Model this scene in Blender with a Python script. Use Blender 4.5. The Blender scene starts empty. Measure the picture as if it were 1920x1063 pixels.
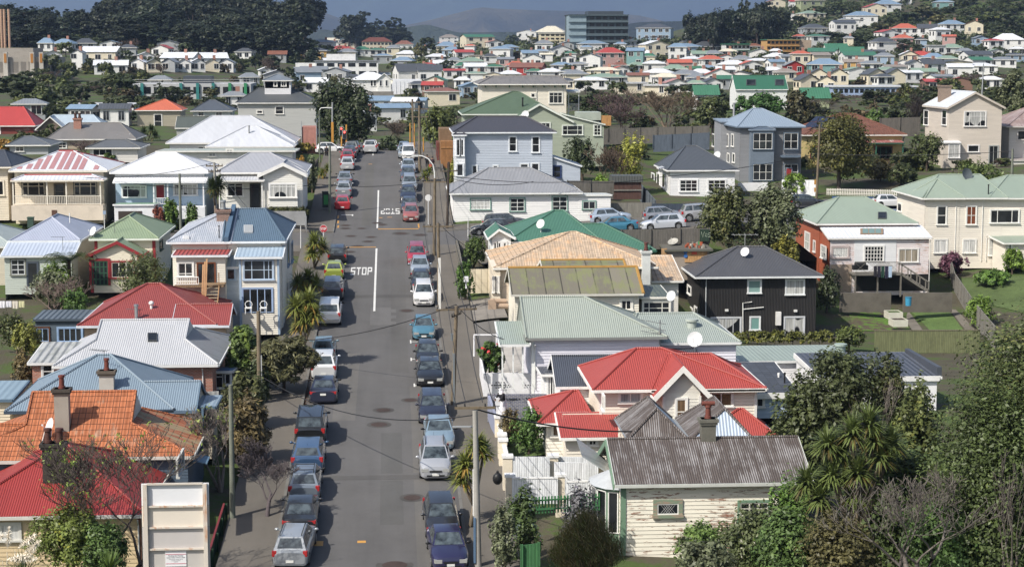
import bpy, math, random
import numpy as np
from mathutils import Vector, Matrix
R = math.radians
SC = bpy.context.scene
COL = SC.collection
F = 3500.0                      # focal length in photo pixels (photo 1920 wide)
HZ = 95.0                       # row of the true horizon
CZ = 24.0                       # camera height above the near end of the street
PITCH = math.atan((531.5 - HZ) / F)
YAW = math.atan(228 * math.cos(PITCH) / F)
cd = bpy.data.cameras.new('camera')
cd.lens = 36 * F / 1920
cd.sensor_width = 36
cd.clip_start = 1
cd.clip_end = 40000
cam = bpy.data.objects.new('camera', cd)
cam.location = (0, 0, CZ)
cam.rotation_euler = (math.pi / 2 - PITCH, 0, -YAW)
COL.objects.link(cam)
SC.camera = cam
RC = cam.rotation_euler.to_matrix()
CP = Vector((0, 0, CZ))
SUN_DIR = Vector((-0.78, -0.62, 1.0)).normalized()      # towards the sun
w = bpy.data.worlds.new('World')
SC.world = w
w.use_nodes = True
nt = w.node_tree
sky = nt.nodes.new('ShaderNodeTexSky')
sky.sky_type = 'NISHITA'
sky.sun_disc = False
sky.dust_density = 2.5
sky.sun_elevation = math.asin(SUN_DIR.z)
sky.sun_rotation = math.atan2(SUN_DIR.x, SUN_DIR.y)
nt.links.new(sky.outputs[0], nt.nodes['Background'].inputs[0])
nt.nodes['Background'].inputs[1].default_value = 0.105
sl = bpy.data.lights.new('sun', 'SUN')
sl.energy = 4.6
sl.angle = R(0.5)
sl.color = (1, 0.945, 0.855)
sun = bpy.data.objects.new('sun', sl)
sun.rotation_euler = (-SUN_DIR).to_track_quat('-Z', 'Y').to_euler()
COL.objects.link(sun)
SC.view_settings.view_transform = 'Standard'
SC.view_settings.look = 'None'
SC.view_settings.exposure = 0.42
SC.cycles.max_bounces = 6
SC.cycles.diffuse_bounces = 3
SC.cycles.transparent_max_bounces = 6
SC.cycles.volume_bounces = 0
def ray(px, py):
 return RC @ Vector(((px - 960) / F, (531.5 - py) / F, -1.0))
def U(px, py, D):
 return CP + ray(px, py) * D
def on_y(px, py, Y):
 r = ray(px, py)
 return CP + r * (Y / r.y)
def on_x(px, py, X):
 r = ray(px, py)
 return CP + r * (X / r.x)
def on_z(px, py, Z):
 r = ray(px, py)
 return CP + r * ((Z - CZ) / r.z)
def proj(p):
 q = RC.transposed() @ (Vector(p) - CP)
 return 960 + F * q.x / -q.z, 531.5 - F * q.y / -q.z, -q.z
TX = [-900, 0, 300, 600, 712, 880, 1150, 1400, 1700, 1920, 2800]
TT = [  # distance, photo row of the ground at each column of TX
 (50, [1845] * 11),
 (70, [1345, 1345, 1345, 1345, 1345, 1345, 1345, 1350, 1360, 1360, 1360]),
 (87, [1065, 1065, 1065, 1063, 1063, 1065, 1070, 1085, 1100, 1105, 1105]),
 (100, [900, 900, 900, 900, 900, 900, 903, 920, 945, 950, 950]),
 (118, [750, 750, 750, 748, 747, 748, 748, 760, 775, 780, 780]),
 (136, [640, 640, 640, 637, 637, 638, 645, 690, 712, 712, 712]),
 (161, [520, 520, 518, 512, 510, 512, 545, 628, 645, 640, 640]),
 (173, [470, 470, 468, 463, 462, 464, 485, 560, 590, 570, 560]),
 (183, [430, 430, 430, 430, 430, 432, 430, 480, 545, 515, 500]),
 (196, [400, 398, 395, 392, 388, 392, 405, 410, 490, 480, 470]),
 (211, [360, 358, 350, 345, 338, 350, 378, 385, 395, 390, 390]),
 (233, [300, 298, 295, 292, 290, 300, 330, 345, 335, 320, 320]),
 (241, [290, 288, 286, 284, 282, 290, 312, 335, 325, 312, 312]),
 (260, [270, 270, 268, 280, 281, 285, 285, 295, 300, 300, 300]),
 (310, [240, 240, 240, 252, 262, 255, 245, 245, 245, 250, 250]),
 (400, [195, 195, 196, 215, 222, 215, 200, 198, 195, 200, 200]),
 (520, [158, 158, 162, 190, 200, 186, 172, 168, 165, 168, 168]),
 (620, [108, 108, 112, 150, 172, 160, 145, 140, 135, 145, 145]),
 (720, [85, 85, 90, 118, 140, 132, 124, 118, 108, 118, 118]),
 (900, [75, 75, 75, 92, 105, 88, 82, 84, 55, 40, 40]),
 (1050, [78, 78, 78, 90, 100, 92, 86, 40, -10, -45, -60]),
 (1300, [80, 80, 80, 90, 98, 96, 92, 20, -90, -150, -200]),
 (2000, [90] * 6 + [92, 60, -20, -60, -100]),
 (9000, [95] * 11)]
TD = np.array([t[0] for t in TT], float)
TV = np.array([[24 - (y - HZ) * t[0] / F for y in t[1]] for t in TT])
def smooth_interp(x, xs, ys):
 i = int(np.clip(np.searchsorted(xs, x) - 1, 0, len(xs) - 2))
 t = min(max((x - xs[i]) / (xs[i + 1] - xs[i]), 0.0), 1.0)
 return ys[i] + (ys[i + 1] - ys[i]) * (t * 0.7 + 0.3 * t * t * (3 - 2 * t))
def ground_pd(px, D):
 px = min(max(px, TX[0]), TX[-1])
 i = int(np.clip(np.searchsorted(TX, px) - 1, 0, len(TX) - 2))
 t = (px - TX[i]) / (TX[i + 1] - TX[i])
 col = TV[:, i] * (1 - t) + TV[:, i + 1] * t
 return float(smooth_interp(D, TD, col))
def ground(x, y):
 q = RC.transposed() @ (Vector((x, y, 10)) - CP)
 D = max(-q.z, 20.0)
 return ground_pd(960 + F * q.x / D, D)
def hit_ground(px, py, dmin=60, dmax=1500):
 D = dmin
 while D < dmax:
  if U(px, py, D).z <= ground_pd(px, D):
   return D
  D *= 1.004
 return dmax
RX = -1.12
RW = 4.5
def road_z(y):
 return ground_pd(730 + F * (RX - 0.0) / max(y, 20) , y)
def lin(c):
 return tuple(((v / 255) / 12.92 if v / 255 <= 0.04045 else ((v / 255 + 0.055) / 1.055) ** 2.4) for v in c)
def hexc(h):
 return (int(h[0:2], 16), int(h[2:4], 16), int(h[4:6], 16))
_M = {}
def M(kind, col='808080', k=0.8, **kw):
 """procedural material; col is a hex colour (sRGB), k scales it to the real-world albedo"""
 key = (kind, col, k, tuple(sorted(kw.items())))
 if key in _M:
  return _M[key]
 m = bpy.data.materials.new('%s_%s' % (kind, col))
 m.use_nodes = True
 n = m.node_tree.nodes
 L = m.node_tree.links.new
 b = n['Principled BSDF']
 c = lin(hexc(col))
 lum = c[0] * .3 + c[1] * .55 + c[2] * .15
 k *= .86 + .14 * min(max((lum - .45) / .3, 0), 1)
 c = tuple(min((v * .9 + lum * .1) * k + .008, 0.82) for v in c)
 c4 = c + (1,)
 def node(t, **p):
  x = n.new(t)
  for a, v in p.items():
   setattr(x, a, v)
  return x
 def math_(op, a, bb=None, cc=None):
  x = node('ShaderNodeMath', operation=op)
  for i, v in enumerate((a, bb, cc)):
   if v is None:
    continue
   if isinstance(v, (int, float)):
    x.inputs[i].default_value = v
   else:
    L(v, x.inputs[i])
  return x.outputs[0]
 def uv():
  s = node('ShaderNodeSeparateXYZ')
  L(node('ShaderNodeUVMap').outputs[0], s.inputs[0])
  return s.outputs[0], s.outputs[1]
 def noise(scale, vec=None, detail=3, rough=0.6, stretch=None):
  x = node('ShaderNodeTexNoise')
  x.inputs['Scale'].default_value = scale
  x.inputs['Detail'].default_value = detail
  x.inputs['Roughness'].default_value = rough
  if vec is None:
   vec = node('ShaderNodeTexCoord').outputs['Object']
  if stretch:
   mp = node('ShaderNodeMapping')
   mp.inputs['Scale'].default_value = stretch
   L(vec, mp.inputs[0])
   vec = mp.outputs[0]
  L(vec, x.inputs['Vector'])
  return x.outputs['Fac']
 def ramp(f, stops):
  x = node('ShaderNodeValToRGB')
  e = x.color_ramp.elements
  while len(e) < len(stops):
   e.new(0.5)
  for el, (p, cc) in zip(e, stops):
   el.position = p
   el.color = cc if len(cc) == 4 else tuple(cc) + (1,)
  L(f, x.inputs[0])
  return x.outputs[0]
 def mix(f, a, bb):
  x = node('ShaderNodeMix', data_type='RGBA')
  for i, v in ((0, f), (6, a), (7, bb)):
   if isinstance(v, (int, float)):
    x.inputs[i].default_value = v
   elif isinstance(v, tuple):
    x.inputs[i].default_value = v if len(v) == 4 else v + (1,)
   else:
    L(v, x.inputs[i])
  return x.outputs[2]
 def bump(h, strength=0.5, dist=0.02):
  x = node('ShaderNodeBump')
  x.inputs['Strength'].default_value = strength
  x.inputs['Distance'].default_value = dist
  L(h, x.inputs['Height'])
  L(x.outputs[0], b.inputs['Normal'])
 def sc(f):
  return tuple(min(v * f, 0.9) for v in c) + (1,)
 rough, spec = 0.6, 0.3
 colour = None
 if kind == 'paint':
  colour = ramp(noise(1.7), [(0.3, sc(0.9)), (0.7, sc(1.06))])
  rough = kw.get('rough', 0.5)
 elif kind == 'metalpaint':       # car bodies
  colour = None
  rough, spec = 0.32, 0.5
  b.inputs['Metallic'].default_value = kw.get('met', 0.25)
  b.inputs['Coat Weight'].default_value = 0.9
  b.inputs['Coat Roughness'].default_value = 0.06
 elif kind == 'board':            # weatherboards: lapped, courses along V
  u, v = uv()
  p = kw.get('pitch', 0.17)
  fr = math_('FRACT', math_('DIVIDE', v, p))
  idn = math_('FLOOR', math_('DIVIDE', v, p))
  cmb = node('ShaderNodeCombineXYZ')
  L(math_('MULTIPLY', u, 0.22), cmb.inputs[0]); L(idn, cmb.inputs[1])
  t = ramp(noise(1.3, cmb.outputs[0], 1), [(0.3, sc(0.93)), (0.7, sc(1.04))])
  dirt = noise(0.8, None, 5, 0.7)
  colour = mix(math_('MULTIPLY', math_('SUBTRACT', dirt, 0.5), 0.35), t, sc(0.72))
  wear = kw.get('wear', 0)
  if wear:
   cm2 = node('ShaderNodeCombineXYZ')
   L(math_('MULTIPLY', u, .9), cm2.inputs[0]); L(math_('MULTIPLY', v, 5.0), cm2.inputs[1])
   big = noise(0.35, None, 2)
   fw = math_('ADD', noise(1.5, cm2.outputs[0], 5, 0.72), math_('MULTIPLY', math_('SUBTRACT', big, 0.5), 0.5))
   msk = ramp(fw, [(kw.get('w0', 0.6), (0, 0, 0, 1)), (kw.get('w0', 0.6) + 0.03, (1, 1, 1, 1))])
   bare = ramp(noise(5.0), [(0.35, lin(hexc(kw.get('bare', '7b5f4c'))) + (1,)), (0.65, lin(hexc('9a8a7a')) + (1,))])
   colour = mix(math_('MULTIPLY', msk, wear), colour, bare)
  bump(math_('MULTIPLY', fr, -1.0), 1.0, 0.008)
  rough = 0.55
 elif kind == 'iron':             # corrugated iron: ribs along the slope, sheets side by side
  u, v = uv()
  p = kw.get('pitch', 0.16) * (0.66 if kw.get('pitch', .16) < .3 else 1)
  s = math_('SINE', math_('MULTIPLY', u, 2 * math.pi / p))
  sheet = math_('FLOOR', math_('DIVIDE', u, 0.76))
  lap = math_('FLOOR', math_('DIVIDE', v, 2.9))
  cmb = node('ShaderNodeCombineXYZ')
  L(sheet, cmb.inputs[0]); L(lap, cmb.inputs[1])
  wn = node('ShaderNodeTexWhiteNoise', noise_dimensions='2D')
  L(cmb.outputs[0], wn.inputs[0])
  var = kw.get('var', 0.05)
  t = mix(wn.outputs[0], sc(1 - var), sc(1 + var))
  cm2 = node('ShaderNodeCombineXYZ')
  L(math_('MULTIPLY', u, 3.0), cm2.inputs[0]); L(math_('MULTIPLY', v, 0.35), cm2.inputs[1])
  st = noise(1.0, cm2.outputs[0], 5, 0.65)
  fade = kw.get('fade', '')
  if fade:      # worn patches of another colour
   f0 = kw.get('f0', 0.5)
   f1 = math_('ADD', math_('MULTIPLY', st, 0.6), math_('MULTIPLY', noise(0.5, None, 4, 0.7), 0.4))
   if kw.get('ribs', 0):
    f1 = math_('ADD', f1, math_('MULTIPLY', s, 0.08))
   t = mix(ramp(f1, [(f0, (0, 0, 0, 1)), (f0 + kw.get('fw', 0.08), (1, 1, 1, 1))]), t, tuple(min(x * k, .82) for x in lin(hexc(fade))) + (1,))
  colour = mix(math_('MULTIPLY', math_('SUBTRACT', st, 0.45), 0.5), t, sc(0.8))
  bump(s, 1.0, kw.get('rib', 0.012))
  rough, spec = kw.get('rough', 0.45), 0.35
 elif kind == 'tiles':            # interlocking roof tiles
  u, v = uv()
  cmb = node('ShaderNodeCombineXYZ')
  L(u, cmb.inputs[0]); L(v, cmb.inputs[1])
  br = node('ShaderNodeTexBrick')
  br.offset = kw.get('offset', 0.0)
  L(cmb.outputs[0], br.inputs['Vector'])
  br.inputs['Color1'].default_value = sc(0.82)
  br.inputs['Color2'].default_value = sc(1.15)
  br.inputs['Mortar'].default_value = sc(0.3)
  br.inputs['Scale'].default_value = 1
  br.inputs['Mortar Size'].default_value = kw.get('gap', 0.028)
  br.inputs['Mortar Smooth'].default_value = 0.3
  br.inputs['Brick Width'].default_value = kw.get('tw', 0.26)
  br.inputs['Row Height'].default_value = kw.get('th', 0.34)
  colour = br.outputs['Color']
  lich = kw.get('lichen', '')
  if lich:
   cm2 = node('ShaderNodeCombineXYZ')
   L(math_('MULTIPLY', u, 2.2), cm2.inputs[0]); L(math_('MULTIPLY', v, 0.5), cm2.inputs[1])
   f1 = math_('ADD', math_('MULTIPLY', noise(0.9, cm2.outputs[0], 5, 0.75), 0.6), math_('MULTIPLY', noise(0.6, None, 2), 0.4))
   l0 = kw.get('l0', 0.5)
   colour = mix(ramp(f1, [(l0, (0, 0, 0, 1)), (l0 + 0.1, (0.8, 0.8, 0.8, 1))]), colour, lin(hexc(lich)) + (1,))
  fr = math_('FRACT', math_('DIVIDE', v, kw.get('th', 0.34)))
  su = math_('SINE', math_('MULTIPLY', u, 2 * math.pi / kw.get('tw', 0.26)))
  bump(math_('ADD', math_('MULTIPLY', fr, -1), math_('MULTIPLY', su, kw.get('wave', 0.4))), 1.0, 0.05)
  rough = 0.75
 elif kind == 'brick':
  u, v = uv()
  cmb = node('ShaderNodeCombineXYZ')
  L(u, cmb.inputs[0]); L(v, cmb.inputs[1])
  br = node('ShaderNodeTexBrick')
  L(cmb.outputs[0], br.inputs['Vector'])
  br.inputs['Color1'].default_value = sc(0.8)
  br.inputs['Color2'].default_value = sc(1.12)
  br.inputs['Mortar'].default_value = kw.get('mortar', (0.35, 0.32, 0.28)) + (1,)
  br.inputs['Scale'].default_value = 1
  br.inputs['Mortar Size'].default_value = 0.011
  br.inputs['Brick Width'].default_value = 0.24
  br.inputs['Row Height'].default_value = 0.086
  colour = br.outputs['Color']
  bump(br.outputs['Fac'], -0.6, 0.01)
  rough = 0.8
 elif kind == 'planks':           # upright palings along U
  u, v = uv()
  p = kw.get('pitch', 0.15)
  fr = math_('FRACT', math_('DIVIDE', u, p))
  cmb = node('ShaderNodeCombineXYZ')
  L(math_('MULTIPLY', math_('FLOOR', math_('DIVIDE', u, p)), 7.3), cmb.inputs[0]); L(math_('MULTIPLY', v, 0.8), cmb.inputs[1])
  t = ramp(noise(0.9, cmb.outputs[0], 4, 0.7), [(0.25, sc(0.62)), (0.5, sc(0.95)), (0.75, sc(1.2))])
  gap = ramp(fr, [(0.0, sc(0.3)), (0.09, (1, 1, 1, 1)), (0.93, (1, 1, 1, 1)), (1.0, sc(0.3))])
  mm = node('ShaderNodeMix', data_type='RGBA', blend_type='MULTIPLY')
  mm.inputs[0].default_value = 0.8
  L(t, mm.inputs[6]); L(gap, mm.inputs[7])
  colour = mm.outputs[2]
  bump(math_('PINGPONG', fr, 0.5), 0.7, 0.03)
  rough = 0.85
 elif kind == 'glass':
  colour = ramp(noise(kw.get('scale', 0.45), None, 2), [(0.35, sc(0.4)), (0.65, sc(1.7))])  # lighter cloudy reflections painted into the pane colour by noise
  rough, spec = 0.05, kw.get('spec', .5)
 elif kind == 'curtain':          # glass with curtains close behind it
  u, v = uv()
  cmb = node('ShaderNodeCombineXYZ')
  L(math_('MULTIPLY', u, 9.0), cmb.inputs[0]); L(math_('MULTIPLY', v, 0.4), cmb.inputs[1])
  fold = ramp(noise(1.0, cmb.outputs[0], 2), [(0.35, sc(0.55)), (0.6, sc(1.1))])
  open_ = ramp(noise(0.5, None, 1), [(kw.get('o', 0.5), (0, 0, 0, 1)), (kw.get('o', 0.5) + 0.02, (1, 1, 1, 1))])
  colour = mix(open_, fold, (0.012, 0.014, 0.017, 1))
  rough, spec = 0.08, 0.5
 elif kind == 'plaster':
  f = noise(0.9, None, 6, 0.7)
  colour = ramp(f, [(0.25, sc(0.78)), (0.5, sc(1.0)), (0.75, sc(1.08))])
  bump(noise(14), 0.25, 0.02)
  rough = 0.85
 elif kind == 'concrete':
  f = noise(kw.get('scale', 0.6), None, 8, 0.72)
  colour = ramp(f, [(0.3, sc(0.7)), (0.5, sc(1.0)), (0.7, sc(1.2))])
  bump(noise(9, None, 6), 0.3, 0.02)
  rough = 0.9
 elif kind == 'asphalt':
  co = node('ShaderNodeTexCoord').outputs['Object']
  f = noise(0.22, co, 8, 0.7)
  lanes = noise(0.9, co, 3, 0.5, (1.0, 0.02, 1))
  patch = noise(0.06, co, 3, 0.6)
  fine = noise(24, co, 2)
  t = math_('ADD', math_('ADD', math_('MULTIPLY', f, 0.4), math_('MULTIPLY', lanes, 0.35)), math_('ADD', math_('MULTIPLY', patch, 0.3), math_('MULTIPLY', fine, 0.18)))
  colour = ramp(t, [(0.42, sc(0.72)), (0.6, sc(1.0)), (0.78, sc(1.22))])
  cr = noise(0.5, co, 10, 0.8)
  crack = ramp(math_('ABSOLUTE', math_('SUBTRACT', cr, 0.5)), [(0.0, (1, 1, 1, 1)), (0.0035, (0, 0, 0, 1))])
  colour = mix(math_('MULTIPLY', crack, 0.35), colour, sc(0.35))
  bump(noise(60, co, 2), 0.35, 0.01)
  rough, spec = 0.9, 0.2
 elif kind == 'grass':
  f = noise(kw.get('scale', 0.5), None, 8, 0.75)
  f2 = noise(7, None, 4)
  t = math_('ADD', math_('MULTIPLY', f, 0.6), math_('MULTIPLY', f2, 0.4))
  colour = ramp(t, [(0.3, sc(0.55)), (0.48, sc(1.0)), (0.62, sc(1.35)), (0.8, sc(1.0)[:1] + (sc(0.9)[1],) + sc(0.6)[2:])])
  bump(noise(18, None, 4), 0.8, 0.08)
  rough = 0.95
 elif kind == 'earth':
  f = noise(kw.get('scale', 0.12), None, 10, 0.75)
  g = lin(hexc(kw.get('grass', '4c5a2c')))
  colour = ramp(f, [(0.35, sc(0.7)), (0.48, sc(1.1)), (0.53, tuple(v * 0.8 for v in g) + (1,)), (0.7, g + (1,))])
  bump(noise(5, None, 6), 0.5, 0.1)
  rough = 0.95
 elif kind == 'leaf':
  co = node('ShaderNodeTexCoord').outputs['Object']
  at = node('ShaderNodeAttribute', attribute_name='tone').outputs['Fac']
  f = noise(kw.get('scale', 0.9), co, 3)
  t = math_('ADD', math_('MULTIPLY', f, 0.5), math_('MULTIPLY', at, 0.5))
  oi = node('ShaderNodeObjectInfo').outputs['Random']
  t = math_('ADD', t, math_('MULTIPLY', math_('SUBTRACT', oi, 0.5), kw.get('rnd', 0.12)))
  hi = kw.get('hi', '')
  c = (c[0] * 1.3, c[1] * 1.34, c[2] * 1.12)
  stops = [(0.28, sc(0.5)), (0.5, sc(1.0)), (0.68, sc(1.5))]
  if hi:
   stops += [(kw.get('h0', 0.75), tuple(v * k for v in lin(hexc(hi))) + (1,))]
  colour = ramp(t, stops)
  rough, spec = kw.get('rough', 0.5), 0.35
  tr = node('ShaderNodeBsdfTranslucent')
  L(colour, tr.inputs[0])
  ms = node('ShaderNodeMixShader')
  ms.inputs[0].default_value = 0.22
  L(b.outputs[0], ms.inputs[1]); L(tr.outputs[0], ms.inputs[2])
  L(ms.outputs[0], n['Material Output'].inputs[0])
 elif kind == 'bark':
  f = noise(kw.get('scale', 3.0), None, 6, 0.7, (1, 1, 0.35))
  colour = ramp(f, [(0.3, sc(0.6)), (0.55, sc(1.05)), (0.75, tuple(v * k for v in lin(hexc(kw.get('moss', col)))) + (1,))])
  bump(noise(9, None, 4), 0.5, 0.03)
  rough = 0.9
 elif kind == 'hill':
  f = noise(0.0009, None, 12, 0.68)
  colour = ramp(f, [(0.38, sc(0.35)), (0.5, sc(1.0)), (0.6, sc(1.9))])
  bump(f, 1.0, 400)
  rough = 1.0
 elif kind == 'lamp':
  b.inputs['Emission Color'].default_value = c4
  b.inputs['Emission Strength'].default_value = kw.get('e', 4.0)
 elif kind == 'panels':
  f = noise(0.5, None, 5, 0.7)
  colour = ramp(f, [(0.3, sc(0.92)), (0.7, sc(1.03))])
  rough = 0.4
 else:
  rough = kw.get('rough', 0.5); spec = kw.get('spec', .3)
 if colour is not None:
  L(colour, b.inputs['Base Color'])
 else:
  b.inputs['Base Color'].default_value = c4
 b.inputs['Roughness'].default_value = rough
 b.inputs['Specular IOR Level'].default_value = spec
 m['kind_'] = kind; m['pitch_'] = kw.get('pitch', .17)
 _M[key] = m
 return m
class MB:
 def __init__(s):
  s.v, s.f, s.m, s.mats, s.mi = [], [], [], [], 0
 def use(s, mat):
  if mat not in s.mats:
   s.mats.append(mat)
  s.mi = s.mats.index(mat)
  return s
 def poly(s, pts):
  i = len(s.v)
  s.v += [tuple(p) for p in pts]
  s.f.append(tuple(range(i, i + len(pts))))
  s.m.append(s.mi)
 def box(s, a, b):
  x0, y0, z0 = (min(a[i], b[i]) for i in range(3))
  x1, y1, z1 = (max(a[i], b[i]) for i in range(3))
  i = len(s.v)
  s.v += [(x0, y0, z0), (x1, y0, z0), (x1, y1, z0), (x0, y1, z0), (x0, y0, z1), (x1, y0, z1), (x1, y1, z1), (x0, y1, z1)]
  for q in ((0, 3, 2, 1), (4, 5, 6, 7), (0, 1, 5, 4), (1, 2, 6, 5), (2, 3, 7, 6), (3, 0, 4, 7)):
   s.f.append(tuple(i + k for k in q)); s.m.append(s.mi)
 def obox(s, o, ex, ey, ez):
  """box from corner o with edge vectors"""
  o, ex, ey, ez = map(Vector, (o, ex, ey, ez))
  P = [o, o + ex, o + ex + ey, o + ey]
  P += [p + ez for p in P]
  i = len(s.v)
  s.v += [tuple(p) for p in P]
  for q in ((0, 3, 2, 1), (4, 5, 6, 7), (0, 1, 5, 4), (1, 2, 6, 5), (2, 3, 7, 6), (3, 0, 4, 7)):
   s.f.append(tuple(i + k for k in q)); s.m.append(s.mi)
 def tube(s, pts, r, n=8, cap=True):
  pts = [Vector(p) for p in pts]
  rs = r if isinstance(r, (list, tuple)) else [r] * len(pts)
  base = len(s.v)
  for j, p in enumerate(pts):
   d = (pts[min(j + 1, len(pts) - 1)] - pts[max(j - 1, 0)])
   d = d.normalized() if d.length > 1e-9 else Vector((0, 0, 1))
   a = d.cross(Vector((0, 0, 1)) if abs(d.z) < 0.9 else Vector((1, 0, 0))).normalized()
   c = d.cross(a)
   for k in range(n):
    t = 2 * math.pi * k / n
    s.v.append(tuple(p + (a * math.cos(t) + c * math.sin(t)) * rs[j]))
  for j in range(len(pts) - 1):
   for k in range(n):
    k2 = (k + 1) % n
    s.f.append((base + j * n + k, base + j * n + k2, base + (j + 1) * n + k2, base + (j + 1) * n + k)); s.m.append(s.mi)
  if cap:
   s.f.append(tuple(base + k for k in range(n))[::-1]); s.m.append(s.mi)
   e = base + (len(pts) - 1) * n
   s.f.append(tuple(e + k for k in range(n))); s.m.append(s.mi)
 def prism(s, pts, d):
  """extrude polygon pts by vector d"""
  d = Vector(d)
  a = [Vector(p) for p in pts]
  b = [p + d for p in a]
  i = len(s.v); n = len(a)
  s.v += [tuple(p) for p in a + b]
  s.f.append(tuple(range(i, i + n))[::-1]); s.m.append(s.mi)
  s.f.append(tuple(range(i + n, i + 2 * n))); s.m.append(s.mi)
  for k in range(n):
   k2 = (k + 1) % n
   s.f.append((i + k, i + k2, i + n + k2, i + n + k)); s.m.append(s.mi)
 def ball(s, c, r, nu=10, nv=6):
  c = Vector(c); r = r if isinstance(r, (tuple, list)) else (r, r, r)
  rows = []
  for j in range(nv + 1):
   t = math.pi * j / nv
   rows.append([len(s.v) + k for k in range(nu)])
   for k in range(nu):
    p = 2 * math.pi * k / nu
    s.v.append((c.x + r[0] * math.sin(t) * math.cos(p), c.y + r[1] * math.sin(t) * math.sin(p), c.z + r[2] * math.cos(t)))
  for j in range(nv):
   for k in range(nu):
    s.f.append((rows[j][k], rows[j + 1][k], rows[j + 1][(k + 1) % nu], rows[j][(k + 1) % nu])); s.m.append(s.mi)
 def build(s, name, parent=None, mat=None, smooth=0, loc=None, rotz=0):
  if mat is not None:
   s.mats, s.m = [mat], [0] * len(s.f)
  if not s.v:
   return None
  me = bpy.data.meshes.new(name)
  me.from_pydata(s.v, [], s.f)
  for mt in s.mats:
   me.materials.append(mt)
  me.polygons.foreach_set('material_index', s.m)
  set_uv(me)
  if smooth:
   me.polygons.foreach_set('use_smooth', [True] * len(me.polygons))
   if smooth < 180:
    me.set_sharp_from_angle(angle=R(smooth))
  return link(name, me, parent, loc, rotz)
def set_uv(me):
 nl, npol = len(me.loops), len(me.polygons)
 uvl = me.uv_layers.new(name='UVMap')
 co = np.empty(len(me.vertices) * 3); me.vertices.foreach_get('co', co); co = co.reshape(-1, 3)
 lv = np.empty(nl, int); me.loops.foreach_get('vertex_index', lv)
 no = np.empty(npol * 3); me.polygons.foreach_get('normal', no); no = no.reshape(-1, 3)
 lt = np.empty(npol, int); me.polygons.foreach_get('loop_total', lt)
 pn = np.repeat(no, lt, axis=0)
 h = np.hypot(pn[:, 0], pn[:, 1])
 flat = h < 1e-4
 hs = np.where(flat, 1, h)
 ux, uy = np.where(flat, 1, -pn[:, 1] / hs), np.where(flat, 0, pn[:, 0] / hs)
 vx, vy, vz = -uy * pn[:, 2], ux * pn[:, 2], pn[:, 0] * uy - pn[:, 1] * ux
 vz = -vz
 vx = pn[:, 1] * 0 - pn[:, 2] * uy; vy = pn[:, 2] * ux - pn[:, 0] * 0; vz = pn[:, 0] * uy - pn[:, 1] * ux
 p = co[lv]
 out = np.empty(nl * 2)
 out[0::2] = p[:, 0] * ux + p[:, 1] * uy
 out[1::2] = p[:, 0] * vx + p[:, 1] * vy + p[:, 2] * vz
 uvl.data.foreach_set('uv', out)
def link(name, data, parent=None, loc=None, rotz=0):
 o = bpy.data.objects.new(name, data)
 COL.objects.link(o)
 if parent is not None:
  o.parent = parent
 if loc is not None:
  o.location = loc
 if rotz:
  o.rotation_euler = (0, 0, rotz)
 return o
def tag(o, label=None, cat=None, group=None, kind=None):
 if label: o['label'] = label
 if cat: o['category'] = cat
 if group: o['group'] = group
 if kind: o['kind'] = kind
 return o
def thing(name, label, cat, loc, rotz=0, group=None):
 o = link(name, None, None, loc, rotz)
 return tag(o, label, cat, group)
KIDS = {}
def copy_tree(o, parent=None):
 c = o.copy()
 COL.objects.link(c)
 if parent is not None:
  c.parent = parent
 for ch in list(o.children):
  copy_tree(ch, c)
 return c
WHITE = lambda: M('paint', 'f4f3ee')
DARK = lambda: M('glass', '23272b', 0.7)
def grid_sheet(name, xs, ys, zf, mat, kind='structure'):
 mb = MB()
 n = len(xs)
 for y in ys:
  for x in xs:
   mb.v.append((x, y, zf(x, y)))
 for j in range(len(ys) - 1):
  for i in range(n - 1):
   mb.f.append((j * n + i, j * n + i + 1, (j + 1) * n + i + 1, (j + 1) * n + i)); mb.m.append(0)
 o = mb.build(name, mat=mat, smooth=180)
 return tag(o, kind=kind)
CY, CW = 177.6, 4.0            # cross street: centre line and half width
def cross_z(x, y=None):
 z0 = road_z(CY)
 if y is not None:
  f = min(max((17 - abs(x - RX)) / 8, 0), 1)
  z0 += (road_z(y) - z0) * f
 d = x - RX
 if d > 0:
  return z0 + max(d - 5, 0) * 0.056 - max(d - 34, 0) * 0.02
 return z0 + min(max(-d - 5, 0) * 0.012, 1)
def street_mask(x, y):
 """how far the ground must sit under the paved sheets: (weight, level)"""
 a = abs(x - RX) - 7.3
 b = abs(y - CY) - 8.0
 best = None
 if a < 3 and 55 < y < 300:
  best = (1 - max(a, 0) / 3, road_z(y))
 if b < 3 and -75 < x < 36:
  w2 = 1 - max(b, 0) / 3
  if best is None or w2 > best[0]:
   best = (w2, cross_z(x, y))
 return best
def terrain_z(x, y):
 z = ground(x, y)
 m = street_mask(x, y)
 if m:
  z = z * (1 - m[0]) + (m[1] - 0.35) * m[0]
 return z
def build_ground():
 mb = MB()
 pxs = [-2600, -1900, -1400, -1000, -700] + list(range(-500, 380, 40)) + list(range(380, 1040, 15)) + list(range(1040, 2450, 40)) + [2700, 3100, 3700, 4400]
 Ds = [40, 52, 62, 70] + list(np.arange(76, 260, 2.0)) + list(np.geomspace(262, 1500, 70)) + [2000, 3000, 5000, 9000]
 n = len(pxs)
 for D in Ds:
  for px in pxs:
   p = U(px, 300, D)
   mb.v.append((p.x, p.y, terrain_z(p.x, p.y)))
 for j in range(len(Ds) - 1):
  for i in range(n - 1):
   mb.f.append((j * n + i, j * n + i + 1, (j + 1) * n + i + 1, (j + 1) * n + i)); mb.m.append(0)
 o = mb.build('ground', mat=M('earth', '676048', 0.5, grass='49592c'), smooth=180)
 tag(o, kind='structure')
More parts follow.
